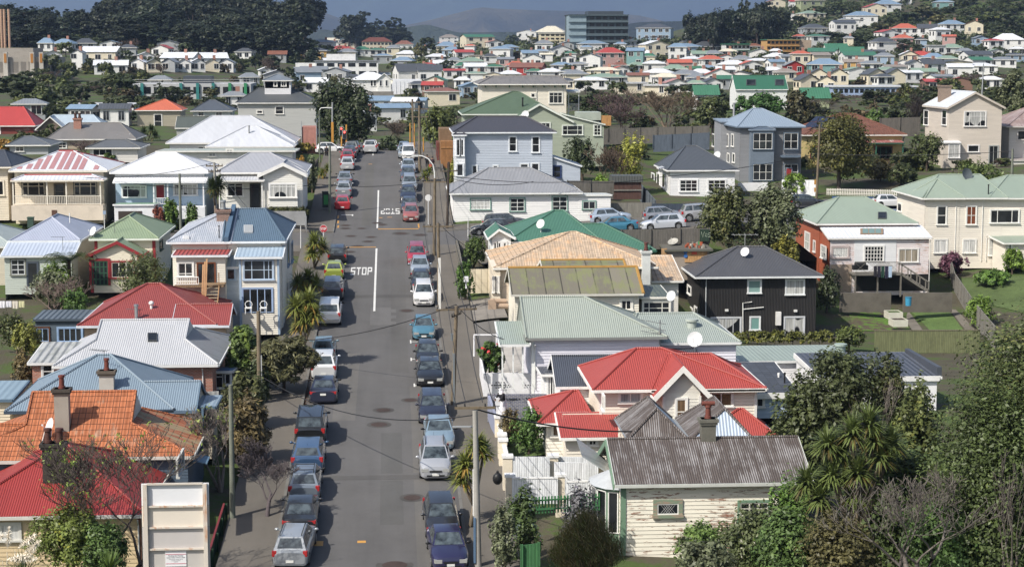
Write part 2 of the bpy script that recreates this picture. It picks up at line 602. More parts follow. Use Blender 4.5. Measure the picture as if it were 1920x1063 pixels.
def strip(name, x0, x1, y0, y1, dz, mat, zf=None, step=2.0, skirt=0.0):
 ys = list(np.arange(y0, y1, step)) + [y1]
 mb = MB()
 zf = zf or (lambda x, y: road_z(y))
 for y in ys:
  for x in (x0, x1):
   mb.v.append((x, y, zf(x, y) + dz))
 for j in range(len(ys) - 1):
  mb.f.append((2 * j, 2 * j + 1, 2 * j + 3, 2 * j + 2)); mb.m.append(0)
 if skirt:
  k = len(mb.v)
  for y in ys:
   for x in (x0, x1):
    mb.v.append((x, y, zf(x, y) + dz - skirt))
  for j in range(len(ys) - 1):
   a, b = 2 * j, 2 * j + 2
   mb.f.append((a, b, k + b, k + a)); mb.m.append(0)
   mb.f.append((a + 1, k + a + 1, k + b + 1, b + 1)); mb.m.append(0)
  mb.f.append((0, k, k + 1, 1)); mb.m.append(0)
  e = 2 * len(ys) - 2
  mb.f.append((e, e + 1, k + e + 1, k + e)); mb.m.append(0)
 return tag(mb.build(name, mat=mat), kind='structure')
def strip_x(name, x0, x1, y0, y1, dz, mat, skirt=0.0):
 xs = list(np.arange(x0, x1, 2.0)) + [x1]
 mb = MB()
 for x in xs:
  for y in (y0, y1):
   mb.v.append((x, y, cross_z(x, y) + dz))
 for j in range(len(xs) - 1):
  mb.f.append((2 * j, 2 * j + 2, 2 * j + 3, 2 * j + 1)); mb.m.append(0)
 if skirt:
  k = len(mb.v)
  for x in xs:
   for y in (y0, y1):
    mb.v.append((x, y, cross_z(x, y) + dz - skirt))
  for j in range(len(xs) - 1):
   a, b = 2 * j, 2 * j + 2
   mb.f.append((a, k + a, k + b, b)); mb.m.append(0)
   mb.f.append((a + 1, b + 1, k + b + 1, k + a + 1)); mb.m.append(0)
  e = 2 * len(xs) - 2
  mb.f.append((0, 1, k + 1, k)); mb.m.append(0)
  mb.f.append((e, k + e, k + e + 1, e + 1)); mb.m.append(0)
 return tag(mb.build(name, mat=mat), kind='structure')
ASPH = M('asphalt', '7b7978', 0.54)
PATH = M('asphalt', '857e74', 0.56)
KERB = M('concrete', '8d8a84', 0.55)
build_ground()
strip('road', RX - RW, RX + RW, 60, 300, 0, ASPH)
strip_x('side_road', -75, RX - RW - 0.01, CY - CW, CY + CW, 0, ASPH)
strip_x('side_road', RX + RW + 0.01, 36, CY - CW, CY + CW, 0, ASPH)
PW = 2.75
for s in (-1, 1):
 for y0, y1 in ((60, CY - CW), (CY + CW, 300)):
  a, b = RX + s * RW, RX + s * (RW + 0.16)
  strip('kerb', min(a, b), max(a, b), y0, y1, 0.13, KERB, skirt=0.3)
  a, b = RX + s * (RW + 0.16), RX + s * (RW + PW)
  strip('footpath', min(a, b), max(a, b), y0, y1, 0.125, PATH, skirt=0.6)
for x0, x1 in ((-75, RX - RW - PW), (RX + RW + PW, 36)):
 for s in (-1, 1):
  a, b = CY + s * CW, CY + s * (CW + 0.16)
  strip_x('kerb', x0, x1, min(a, b), max(a, b), 0.13, KERB, 0.3)
  a, b = CY + s * (CW + 0.16), CY + s * (CW + 3.2)
  strip_x('footpath', x0, x1, min(a, b), max(a, b), 0.122, PATH, 0.6)
mb = MB(); pth = [(34, CY), (39, 181), (43, 190), (45, 203), (52, 211), (66, 213), (110, 214)]
for i, (x, y) in enumerate(pth):
 q = Vector(pth[min(i + 1, len(pth) - 1)]) - Vector(pth[max(i - 1, 0)]); nn = Vector((-q.y, q.x)).normalized() * 3.6
 for s in (1, -1):
  z = cross_z(x) if i == 0 else ground(x, y) + .5
  mb.v.append((x + nn.x * s, y + nn.y * s, z))
for i in range(len(pth) - 1):
 mb.f.append((2 * i, 2 * i + 1, 2 * i + 3, 2 * i + 2)); mb.m.append(0)
tag(mb.build('side_road', mat=ASPH), kind='structure')
def on_road(px, py):
 D = 62.0
 while D < 300:
  p = U(px, py, D)
  if p.z <= road_z(p.y):
   return p
  D *= 1.0015
 return p
WPAINT = M('paint', 'e9e8e2', 0.75)
YPAINT = M('paint', 'd89a2c', 0.8)
mark_polys = []
def mark_quad(mb, x0, x1, y0, y1, mat):
 mb.use(mat)
 n = max(1, int((y1 - y0) / 2))
 for i in range(n):
  a, b = y0 + (y1 - y0) * i / n, y0 + (y1 - y0) * (i + 1) / n
  mb.poly([(x0, a, road_z(a) + 0.006), (x1, a, road_z(a) + 0.006), (x1, b, road_z(b) + 0.006), (x0, b, road_z(b) + 0.006)])
GLY = {'S': [(0, 0, 1, .16), (0, .42, 1, .58), (0, .84, 1, 1), (0, .58, .24, .84), (.76, .16, 1, .42)],
       'T': [(0, .84, 1, 1), (.38, 0, .62, .84)],
       'O': [(0, 0, .24, 1), (.76, 0, 1, 1), (.24, 0, .76, .16), (.24, .84, .76, 1)],
       'P': [(0, 0, .24, 1), (.24, .84, 1, 1), (.24, .42, 1, .58), (.76, .58, 1, .84)]}
def stop_word(px0, px1, py0, py1, flip):
 a, b = on_road(px0, py1), on_road(px1, py0)
 mb = MB()
 W = (b.x - a.x)
 lw = W / 4.75
 for i, ch in enumerate('STOP'):
  x0 = i * lw * 1.25
  for (gx0, gy0, gx1, gy1) in GLY[ch]:
   X0, X1 = x0 + gx0 * lw, x0 + gx1 * lw
   Y0, Y1 = gy0, gy1
   if flip:
    X0, X1 = W - X1, W - X0
    Y0, Y1 = 1 - Y1, 1 - Y0
   mark_quad(mb, a.x + X0, a.x + X1, a.y + (b.y - a.y) * Y0, a.y + (b.y - a.y) * Y1, WPAINT)
 return mb.build('road_lettering')
tag(stop_word(657, 698, 502, 516, False), kind='structure')
tag(stop_word(714, 749, 392, 402, True), kind='structure')
mb = MB()
def line_px(pts, width, mat):
 for (a, b) in zip(pts[:-1], pts[1:]):
  p, q = on_road(*a), on_road(*b)
  if abs(p.y - q.y) > abs(p.x - q.x):
   y0, y1 = min(p.y, q.y), max(p.y, q.y)
   x = (p.x + q.x) / 2
   mark_quad(mb, x - width / 2, x + width / 2, y0, y1, mat)
  else:
   y = (p.y + q.y) / 2
   mark_quad(mb, min(p.x, q.x), max(p.x, q.x), y - width, y + width, mat)
line_px([(704, 466), (704, 584)], 0.17, WPAINT)
line_px([(708.5, 358), (708.5, 428)], 0.16, WPAINT)
line_px([(628, 464), (705, 464)], 0.2, YPAINT)
line_px([(709, 430), (785, 430)], 0.2, YPAINT)
for y in (405, 414, 423):
 line_px([(634, y), (634, y + 5)], 0.16, YPAINT)
line_px([(711, 409), (717, 409)], 0.14, YPAINT)
line_px([(726, 408.5), (735, 408.5)], 0.12, YPAINT)
line_px([(691, 308.5), (698, 308.5)], 0.14, YPAINT)
line_px([(670, 1016), (686, 1016)], 0.16, YPAINT)
line_px([(785, 428), (785, 420)], 0.16, YPAINT)
line_px([(640, 404), (661, 404)], 0.12, WPAINT); line_px([(661, 403), (661, 406)], .14, WPAINT)
for (x0, x1, y) in ((770, 790, 641), (771, 786, 674), (777, 797, 723)):
 line_px([(x0, y), (x1, y)], 0.07, WPAINT)
 line_px([(x0, y - 3), (x0, y + 3)], 0.1, WPAINT)
line_px([(590, 1020), (606, 1020)], 0.35, YPAINT)
line_px([(698, 286), (701, 292)], 0.14, WPAINT)
tag(mb.build('road_markings'), kind='structure')
mb = MB()
for (xa, xb, ya, yb, mt) in ((.4, 1.6, 92, 109, '6f6e6c'), (-2.6, -1.2, 112, 131, '827f7b'), (1.0, 2.2, 125, 168, '73716f'), (-.6, 1.4, 141, 147, '838180'), (-3.8, 3.8, 150.5, 151.6, '6a6866'), (-1.9, -.9, 186, 226, '75736f'), (2.2, 3.0, 74, 121, '807d79'), (-3.9, 3.7, 99.3, 100.1, '6d6b69')):
 mb.use(M('asphalt', mt, .58)); n_ = max(1, int((yb - ya) / 2))
 for i in range(n_):
  a, c = ya + (yb - ya) * i / n_, ya + (yb - ya) * (i + 1) / n_
  mb.poly([(RX + xa, a, road_z(a) + .003), (RX + xb, a, road_z(a) + .003), (RX + xb, c, road_z(c) + .003), (RX + xa, c, road_z(c) + .003)])
tag(mb.build('road_patches'), kind='structure')
mb = MB()
def disc(mb, c, r, dz, n=20, mat=None):
 mb.use(mat)
 mb.poly([(c.x + r * math.cos(2 * math.pi * k / n), c.y + r * math.sin(2 * math.pi * k / n), road_z(c.y + r * math.sin(2 * math.pi * k / n)) + dz) for k in range(n)])
RUST = M('concrete', '5a4740', 0.5)
DCON = M('concrete', '66635f', 0.5)
for (x, y, r) in ((762, 583, .42), (770, 750, .42), (719, 770, .45), (711, 797, .5), (773, 933, .45), (648, 423, .4), (648, 429, .4), (678, 429, .35), (716, 422, .4),
                  (658, 443, .4), (696, 445, .4), (690, 453, .42), (670, 462, .42), (752, 438, .6), (788, 441, .5), (655, 473, .4), (740, 1060, .6), (707, 418.5, .4)):
 c = on_road(x, y)
 c = Vector((c.x, c.y, 0))
 disc(mb, c, r * 1.5, 0.004, 20, DCON)
 disc(mb, c, r, 0.009, 20, RUST)
tag(mb.build('manhole_covers'), kind='structure')
mb = MB(); rr = random.Random(4)
for k in range(900):
 y = rr.uniform(80, 172); x = RX - RW + abs(rr.gauss(0, 0.16));
 if rr.random() < 0.35: y = rr.choice((118, 96, 88, 105)) + rr.gauss(0, 2)
 s = rr.uniform(.03, .09); a = rr.random() * 6.28
 z = road_z(y) + 0.012
 mb.poly([(x + s * math.cos(a + t), y + 1.6 * s * math.sin(a + t), z + rr.random() * .03) for t in (0, 1.57, 3.14, 4.71)])
tag(mb.build('leaf_litter', mat=M('plain', '6b4a2e', 0.7, rough=.9)), kind='stuff')
CT = {  # L, W, H, cowl, wtop, rtop, rbase, belt, hood tip, deck, wheel radius, ground clearance
 'hatch': (3.9, 1.69, 1.48, 1.0, 1.75, .55, .16, .93, .68, .95, .30, .19),
 'jazz': (3.85, 1.68, 1.53, .82, 1.7, .45, .12, .97, .70, .97, .29, .18),
 'sedan': (4.5, 1.75, 1.43, 1.25, 2.0, 1.2, .62, .92, .66, .98, .31, .18),
 'wagon': (4.55, 1.72, 1.49, 1.15, 1.9, .55, .14, .93, .68, .95, .31, .19),
 'mpv': (4.35, 1.72, 1.6, .9, 1.75, .42, .12, 1.0, .72, 1.0, .31, .19),
 'suv': (4.5, 1.8, 1.69, 1.15, 1.8, .45, .13, 1.08, .84, 1.1, .35, .26),
 'pickup': (5.0, 1.8, 1.78, 1.4, 2.05, .3, .12, 1.1, .86, 1.1, .36, .3),
 'van': (4.5, 1.7, 1.85, .45, 1.0, .2, .08, 1.1, .8, 1.1, .32, .25),
}
TYRE = M('plain', '232323', 0.7, rough=.8)
RIM = M('metalpaint', 'b4b6b8', 0.8, met=.6)
BLACK = M('plain', '1d1e20', 0.7, rough=.45)
CGLASS = M('glass', '465156', 0.7, scale=2.6, spec=.9)  # noise paints reflections and a hint of seats into the window colour
REDL = M('plain', 'c01a1a', 0.9, rough=.15)
HEADL = M('plain', 'b4b6b2', 0.85, rough=.1, spec=.8)
PLATE = M('plain', 'e6e6e0', 0.85)
ORANGE = M('plain', 'd98a3a', 0.9, rough=.15)
CHROME = M('metalpaint', 'd0d2d4', .9, met=.9)
def car(name, label, typ, col, loc, yaw, pitch=0.0, group=None, rails=False, rear_shelf=False, two_tone=None, plain_wheel=False, W=None, L=None, H=None, seed=0, roof=None, spoiler=False):
 L0, W0, H0, cowl, wtop, rtop, rbase, belt, tip, deck, wr, gc = CT[typ]
 L, W, H = L or L0, W or W0, H or H0
 rn = random.Random(seed + int(loc[1] * 10))
 w = W / 2
 paint = M('metalpaint', col, 0.9, met=.2)
 root = thing(name, label, {'pickup': 'pickup', 'van': 'van'}.get(typ, 'car'), loc, yaw, group)
 root.rotation_euler = (pitch, 0, yaw)
 yf, yr = L / 2, -L / 2
 ax = (yf - .80 if typ not in ('van',) else yf - .62, yr + .75)
 ar = wr + .06
 def taper(y):
  a = yf - y; b = y - yr
  t = 1.0
  if a < .65: t *= 1 - .20 * (1 - a / .65) ** 2
  if b < .5: t *= 1 - .10 * (1 - b / .5) ** 2
  return t
 def top(y):
  a, b = yf - y, y - yr
  if a < cowl:
   u = a / cowl
   return tip + (belt + .04 - tip) * min(1, (u ** .55))
  if b < rbase + .02 and typ != 'sedan':
   return belt - .02
  if typ == 'sedan' and b < rbase:
   return deck - .05 * (1 - b / rbase)
  return belt
 ys = sorted(set([yr, yr + .04, yr + .15, yf, yf - .05, yf - .16, yf - .35] + [a + ar * k for a in ax for k in (-1.001, -.98, -.8, -.45, 0, .45, .8, .98, 1.001)] + [yf - cowl, yr + rbase, 0, .3, -.3]))
 mb = MB().use(paint)
 rows = []
 for y in ys:
  t = taper(y)
  zb = gc
  for a in ax:
   d = abs(y - a)
   if d < ar:
    zb = max(zb, wr + math.sqrt(max(ar * ar - d * d, 0)))
  zt = top(y)
  if y in (yr, yf):
   zb += .1; zt -= .1
  wt = w * t
  if y in (yr, yf): wt *= .93
  hs = [(0, zb), (wt - .16, zb), (wt - .03, zb + .05), (wt, max(.58, zb + .09)), (wt - .03, max(zt - .10, zb + .12)), (wt - .12, zt - .01), (wt * .5, zt + .025), (0, zt + .035)]
  ring = hs + [(-x, z) for x, z in hs[-2:0:-1]]
  rows.append([len(mb.v) + i for i in range(len(ring))])
  mb.v += [(x, y, z) for x, z in ring]
 n = len(rows[0])
 for j in range(len(rows) - 1):
  for k in range(n):
   k2 = (k + 1) % n
   mb.f.append((rows[j][k], rows[j][k2], rows[j + 1][k2], rows[j + 1][k])); mb.m.append(0)
 mb.f.append(tuple(rows[0])); mb.m.append(0)
 mb.f.append(tuple(rows[-1])[::-1]); mb.m.append(0)
 B = [(-(w - .1), yr + rbase), (w - .1, yr + rbase), (w - .1, yf - cowl), (-(w - .1), yf - cowl)]
 ins = .29 if typ not in ('van', 'pickup') else .17
 T = [(-(w - ins), yr + rtop), (w - ins, yr + rtop), (w - ins, yf - wtop), (-(w - ins), yf - wtop)]
 zb_, zt_ = belt - .02, H - .05
 if roof:
  mb.use(M('metalpaint', roof, .75, met=.2))
 def g(i, k):     # point between belt (k=0) and roof edge (k=1)
  bz = zb_ + (.03 if i in (2, 3) else (deck - belt if typ == 'sedan' else 0))
  return Vector((B[i][0] + (T[i][0] - B[i][0]) * k, B[i][1] + (T[i][1] - B[i][1]) * k, bz + (zt_ - bz) * k))
 for i in range(4):
  j = (i + 1) % 4
  mb.poly([g(i, 0), g(j, 0), g(j, 1), g(i, 1)])
 N = 5
 rr_ = []
 for a in range(N):
  v = a / (N - 1); row = []
  for b_ in range(N):
   u = b_ / (N - 1)
   p = g(0, 1).lerp(g(1, 1), u).lerp(g(3, 1).lerp(g(2, 1), u), v)
   cr = (1 - abs(2 * u - 1) ** 2.6) * (1 - abs(2 * v - 1) ** 3)
   row.append(len(mb.v)); mb.v.append((p.x, p.y, p.z + .055 * cr))
  rr_.append(row)
 for a in range(N - 1):
  for b_ in range(N - 1):
   mb.f.append((rr_[a][b_], rr_[a][b_ + 1], rr_[a + 1][b_ + 1], rr_[a + 1][b_])); mb.m.append(mb.mi)
 mb.build('body', root, smooth=38)
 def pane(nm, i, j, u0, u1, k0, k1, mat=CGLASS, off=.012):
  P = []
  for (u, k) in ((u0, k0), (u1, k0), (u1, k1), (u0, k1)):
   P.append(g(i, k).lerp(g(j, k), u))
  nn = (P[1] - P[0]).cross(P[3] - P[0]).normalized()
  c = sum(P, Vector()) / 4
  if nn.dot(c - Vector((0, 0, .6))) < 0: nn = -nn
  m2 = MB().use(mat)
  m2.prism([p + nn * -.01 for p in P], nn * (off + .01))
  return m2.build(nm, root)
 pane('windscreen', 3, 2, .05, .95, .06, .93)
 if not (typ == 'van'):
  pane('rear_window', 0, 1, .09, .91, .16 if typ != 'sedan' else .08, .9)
 nwin = 2 if typ in ('hatch', 'sedan') else 3
 lo, hi = .10, .88
 edges = {2: [(.16, .50), (.53, .93)], 3: [(.06, .30), (.33, .60), (.63, .95)]}[nwin]
 for i, j, s in ((1, 2, 1), (0, 3, -1)):
  for (a, b_) in edges:
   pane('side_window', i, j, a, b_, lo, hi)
 for a in ax:
  for s in (-1, 1):
   m2 = MB().use(TYRE)
   x0, x1 = s * (w - .20), s * (w + .005)
   m2.tube([(x0, a, wr), (x1 - s * .03, a, wr), (x1, a, wr)], [wr, wr, wr * .93], 20)
   wh = m2.build('wheel', root, smooth=40)
   m3 = MB().use(RIM)
   m3.tube([(x1 - s * .01, a, wr), (x1 + s * .012, a, wr)], [wr * .66, wr * .6], 16)
   m3.use(BLACK)
   for q in range(5):
    t = q * 2 * math.pi / 5 + a
    m3.tube([(x1 + s * .010, a + .58 * wr * math.cos(t) * .72, wr + .58 * wr * math.sin(t) * .72), (x1 + s * .016, a + .42 * wr * math.cos(t), wr + .42 * wr * math.sin(t))], wr * .1, 6)
   m3.build('rim', wh)
 def endbox(nm, x0, x1, z0, z1, front, mat, d=.05, wrap=0.0):
  e = (yf if front else yr)
  sg = 1 if front else -1
  xm = max(abs(x0), abs(x1))
  back = .0 + (.07 if front else .05) * (xm / w) ** 3
  m2 = MB().use(mat)
  ye = e - sg * back
  m2.box((x0, ye - sg * .12, z0), (x1, ye + sg * (.05 if nm == 'headlight' else .035), z1))
  if wrap:
   s = 1 if x1 > 0 else -1
   xo = max(x0, x1, key=abs)
   m2.box((xo - s * .05, ye - sg * wrap, z0 + .01), (xo + s * .025, ye, z1))
  return m2.build(nm, root)
 hz = tip - .13
 for s in (-1, 1):
  endbox('headlight', s * (w - .47), s * (w - .12), hz - .05, hz + .12, True, HEADL, wrap=.3)
  if typ in ('hatch', 'jazz', 'mpv', 'wagon', 'suv', 'van', 'pickup'):
   endbox('tail_light', s * (w - .24), s * (w - .05), belt - .28, belt - .02, False, REDL, wrap=.14)
  else:
   endbox('tail_light', s * (w - .48), s * (w - .07), belt - .22, belt - .06, False, REDL, wrap=.14)
 endbox('number_plate', -.18, .18, .36 if typ not in ('sedan',) else .62, .48 if typ not in ('sedan',) else .74, False, PLATE)
 endbox('number_plate', -.18, .18, .33, .45, True, PLATE)
 endbox('grille', -.33, .33, hz - .06, hz + .02, True, BLACK)
 endbox('air_intake', -.48, .48, gc + .10, gc + .18, True, BLACK)
 if two_tone:
  m2 = MB().use(M('plain', two_tone, .8, rough=.5))
  m2.box((-w * .9, yr - .05, gc + .08), (w * .9, yr + .2, gc + .26)); m2.build('bumper', root)
 if typ == 'pickup':
  m2 = MB().use(CHROME); m2.box((-w * .85, yr - .16, .48), (w * .85, yr - .02, .60)); m2.build('bumper', root)
  for s in (-1, 1):
   pass
 for s in (-1, 1):
  m2 = MB().use(paint if seed % 3 else BLACK)
  m2.ball((s * (w + .10), yf - cowl - .32, belt + .06), (.11, .07, .075), 8, 6)
  m2.box((s * (w - .08), yf - cowl - .34, belt), (s * (w + .06), yf - cowl - .29, belt + .05))
  m2.build('wing_mirror', root, smooth=60)
 m2 = MB().use(BLACK)
 m2.tube([(0.02, yr + rtop + .12, H), (0.02, yr + rtop - .02, H + .14)], .006, 5); m2.build('aerial', root)
 if rails:
  for s in (-1, 1):
   m2 = MB().use(BLACK if seed % 2 else CHROME)
   xx = s * (w - ins - .06)
   m2.tube([(xx, yr + rtop + .1, H - .02), (xx, yr + rtop + .2, H + .05), (xx, yf - wtop - .3, H + .05), (xx, yf - wtop - .15, H - .02)], .022, 6)
   m2.build('roof_rail', root)
 if rails == 2:
  for yy in (yr + rtop + .35, yf - wtop - .5):
   m2 = MB().use(BLACK); m2.tube([(-(w - ins - .06), yy, H + .06), (w - ins - .06, yy, H + .06)], .025, 6); m2.build('roof_bar', root)
 if spoiler:
  m2 = MB().use(paint); m2.box((-w * .7, yr + .02, deck + .06), (w * .7, yr + .2, deck + .1)); m2.build('spoiler', root)
 return root
def slope(y):
 return math.atan((road_z(y + 2) - road_z(y - 2)) / 4)
def park(label, typ, col, px, py, away, yaw=0.0, side=None, **k):
 """car standing on the street; px, py: where the tyres of its nearer end meet the road"""
 p = on_road(px, py)
 L = k.get('L') or CT[typ][0]
 c = Vector((p.x, p.y + L / 2, 0)); c.z = road_z(c.y)
 a = yaw + (0 if away else math.pi)
 s = slope(c.y) * (1 if away else -1)
 nm = {'pickup': 'parked_pickup', 'van': 'parked_van'}.get(typ, 'parked_car')
 return car(nm, label, typ, col, c, a, s, group='cars parked along the street', **k)
C = park
C('silver station wagon with black roof rails, nearest car on the tree side of the street', 'wagon', 'a4aab0', 549, 1068, True, -.06, rails=1, seed=1)
C('black sedan with red tail lights parked just ahead of the silver wagon with roof rails', 'sedan', '1e2024', 561, 1008, True, seed=2)
C('grey blue hatchback with black roof bars and orange red tail lights', 'hatch', '7b8794', 570, 944, True, L=4.15, rails=2, seed=3)
C('blue station wagon with dark tailgate window parked behind the black canopy pickup', 'suv', '35587f', 576, 893, True, L=4.45, H=1.6, seed=4)
C('black double cab pickup with a black ribbed canopy', 'pickup', '17181b', 581, 839, True, L=5.1, rails=1, seed=5)
C('navy blue sedan with red tail lights below the white boxy car', 'sedan', '222a44', 606, 760, True, seed=6)
C('white boxy small van with upright tailgate and narrow red lights', 'mpv', 'e8e9ea', 607, 714, True, L=4.0, H=1.7, seed=7)
C('pale teal hatchback with tall red tail lights in the tree shade', 'hatch', '7d9aa4', 606, 680, True, seed=8)
C('white pickup with white canopy and chrome step bumper', 'pickup', 'eceae6', 617, 613, True, seed=9)
C('dark grey crossover wagon with pale tailgate badge beside the yucca like trees', 'suv', '4d515b', 623, 566, True, H=1.62, seed=10)
C('lime green rounded small hatchback', 'hatch', 'a9b83a', 626, 527, True, L=3.7, seed=11)
C('black hatchback parked ahead of the lime green hatchback', 'hatch', '202125', 632, 497, True, L=4.1, seed=12)
C('bright red small hatchback at the uphill corner', 'hatch', 'c8222e', 642, 396, True, seed=13)
C('silver sedan with red tail lights ahead of the bright red hatchback', 'sedan', 'a9adb2', 644, 372, True, seed=14)
C('silver grey sedan third uphill from the corner on the stop lamp side', 'sedan', '8d9299', 646, 352, True, seed=15)
C('bright silver rounded hatchback with red lamps, parked downhill of a crimson car', 'hatch', 'c3c5c8', 651, 321, True, seed=16)
C('crimson hatchback behind the bright silver rounded hatchback', 'hatch', 'b02a3c', 651.5, 306, True, seed=17)
C('dark blue sedan near the crest on the pole side', 'sedan', '39475f', 655, 299, True, seed=18)
C('grey four wheel drive with pale tailgate near the crest', 'suv', '8f9290', 658, 292, True, seed=19)
C('blue grey hatchback at the crest of the street', 'hatch', '61707f', 663, 287, True, seed=20)
C('purple blue sedan, nearest car facing the camera', 'sedan', '24214f', 841, 1074, False, .05, L=4.4, H=1.45, seed=21)
C('black rounded hatchback just behind the purple blue sedan', 'hatch', '25262c', 829, 1016, False, .03, L=4.2, seed=22)
C('silver people mover with roof rails and a dark grille facing the camera', 'mpv', 'b3b6bc', 817, 904, False, rails=1, seed=23)
C('light blue sedan parked behind the silver people mover', 'sedan', '8aa3b4', 825, 848, False, seed=24)
C('navy station wagon facing the camera behind the light blue sedan', 'wagon', '23263c', 812, 799, False, seed=25)
C('black long bonnet sedan with chrome edged grille', 'sedan', '17171b', 807, 728, False, L=4.75, W=1.79, seed=26)
C('black hatchback tucked behind the long bonnet black sedan', 'hatch', '212228', 803, 693, False, seed=27)
C('teal blue small hatchback alone in its bay facing the camera', 'hatch', '4d88a0', 795, 640, False, L=3.65, seed=28)
C('white people mover facing the camera beside the white striped pole', 'mpv', 'eceae9', 795, 577, False, seed=29)
C('black small car between the white people mover and a silver blue hatchback', 'hatch', '272b36', 790, 550, False, seed=30)
C('silver blue hatchback behind a red pink one at the corner', 'hatch', 'a7b2be', 788, 522, False, seed=31)
C('red pink people mover with sunroof at the downhill corner', 'mpv', 'b8223c', 782, 500, False, seed=32)
C('salmon pink small hatchback at the uphill stop line', 'jazz', 'b5655f', 771, 418, False, seed=33)
C('dark slate blue sedan behind the salmon pink hatchback', 'sedan', '3a4255', 768, 402, False, seed=34)
C('navy sedan, third uphill from the salmon pink hatchback', 'sedan', '2a3045', 766, 381, False, seed=35)
C('silver grey sedan uphill of the navy sedan', 'wagon', '9aa3ac', 768, 362, False, seed=36)
C('dark grey blue hatchback between two silver cars uphill', 'hatch', '4b5768', 765, 342, False, seed=37)
C('silver blue sedan parked downhill of the white van', 'sedan', 'a9b4c0', 766, 327, False, seed=38)
C('white flat fronted van near the crest', 'van', 'e9e9e7', 766, 303, False, H=1.8, seed=39)
C('silver sedan half hidden behind the white van', 'sedan', '99a4ad', 760, 299, False, seed=40)
C('silver blue hatchback at the crest opposite the moving four wheel drive', 'hatch', '8494a4', 758, 290, False, seed=41)
for lab, typ, col, px, py, sd in (('silver four wheel drive driving over the crest', 'suv', 'c9c9c9', 693.5, 289, 42), ('red and white tailed car just ahead of the silver four wheel drive', 'hatch', 'd8d4d4', 697, 284.5, 43)):
 p = on_road(px, py); c = Vector((p.x, p.y + 2.2, road_z(p.y + 2.2)))
 car('car', lab, typ, col, c, 0, slope(c.y), group='cars driving up the street', seed=sd)
def on_side(px, py):
 D = 150.0
 while D < 260:
  p = U(px, py, D)
  if p.z <= cross_z(p.x): return p
  D *= 1.0008
 return p
def side_park(label, typ, col, px, py, head, **k):
 p = on_side(px, py)
 c = Vector((p.x, p.y + CT[typ][1] / 2, cross_z(p.x)))
 s = math.atan((cross_z(c.x + 1) - cross_z(c.x - 1)) / 2)
 return car('parked_car', label, typ, col, c, -math.pi / 2 * head, s * head, group='cars parked along the side street', **k)
side_park('dark grey station wagon beside the white bungalow with green window frames', 'wagon', '3f4249', 948, 430, 1, H=1.55, seed=51)
side_park('pale blue five door hatchback parked by the paling fence', 'hatch', 'a9b9cb', 1146, 419, 1, L=4.1, seed=52)
side_park('teal sedan with its roof showing over the green roof', 'sedan', '2e7d9a', 1153, 436, -1, seed=53)
side_park('silver grey tall hatchback in front of the dark blue fence', 'jazz', '8e939d', 1245, 417, 1, seed=54)
side_park('pale silver hatchback facing the main street in the nearer lane', 'hatch', 'c5cad3', 1246, 432, -1, L=4.2, seed=55)
side_park('silver four wheel drive half behind the dark bushy trees', 'suv', 'a7a9ac', 1322, 415, 1, seed=56)
side_park('black car with orange lamp at the corner by the green gable', 'hatch', '20242b', 921, 441, -1, seed=57)
for (lab, typ, col, px, py, D, hd, sd) in (('dark car partly hidden behind the sage roof and bushy trees', 'hatch', '30343c', 1512, 390, 209, 1, 61), ('white hatchback before the mural wall', 'hatch', 'e6e6e6', 1668, 383, 211, 1, 62), ('blue grey car nearer than the white hatchback before the mural wall', 'sedan', '6f8296', 1672, 396, 206, -1, 63), ('white car crossing at the traffic lights', 'hatch', 'e4e4e2', 620, 287, 240, 1, 64)):
 q = U(px, py, D); car('parked_car' if sd < 64 else 'car', lab, typ, col, (q.x, q.y, terrain_z(q.x, q.y) + (.52 if sd < 64 else .1)), -math.pi / 2 * hd, 0, 'cars beyond the side street' if sd < 64 else None, seed=sd)
def hit_plane(px, py, p0, n):
 r = ray(px, py)
 return CP + r * ((Vector(p0) - CP).dot(n) / r.dot(n))
def pnormal(P):
 n = (P[1] - P[0]).cross(P[2] - P[0])
 return n.normalized()
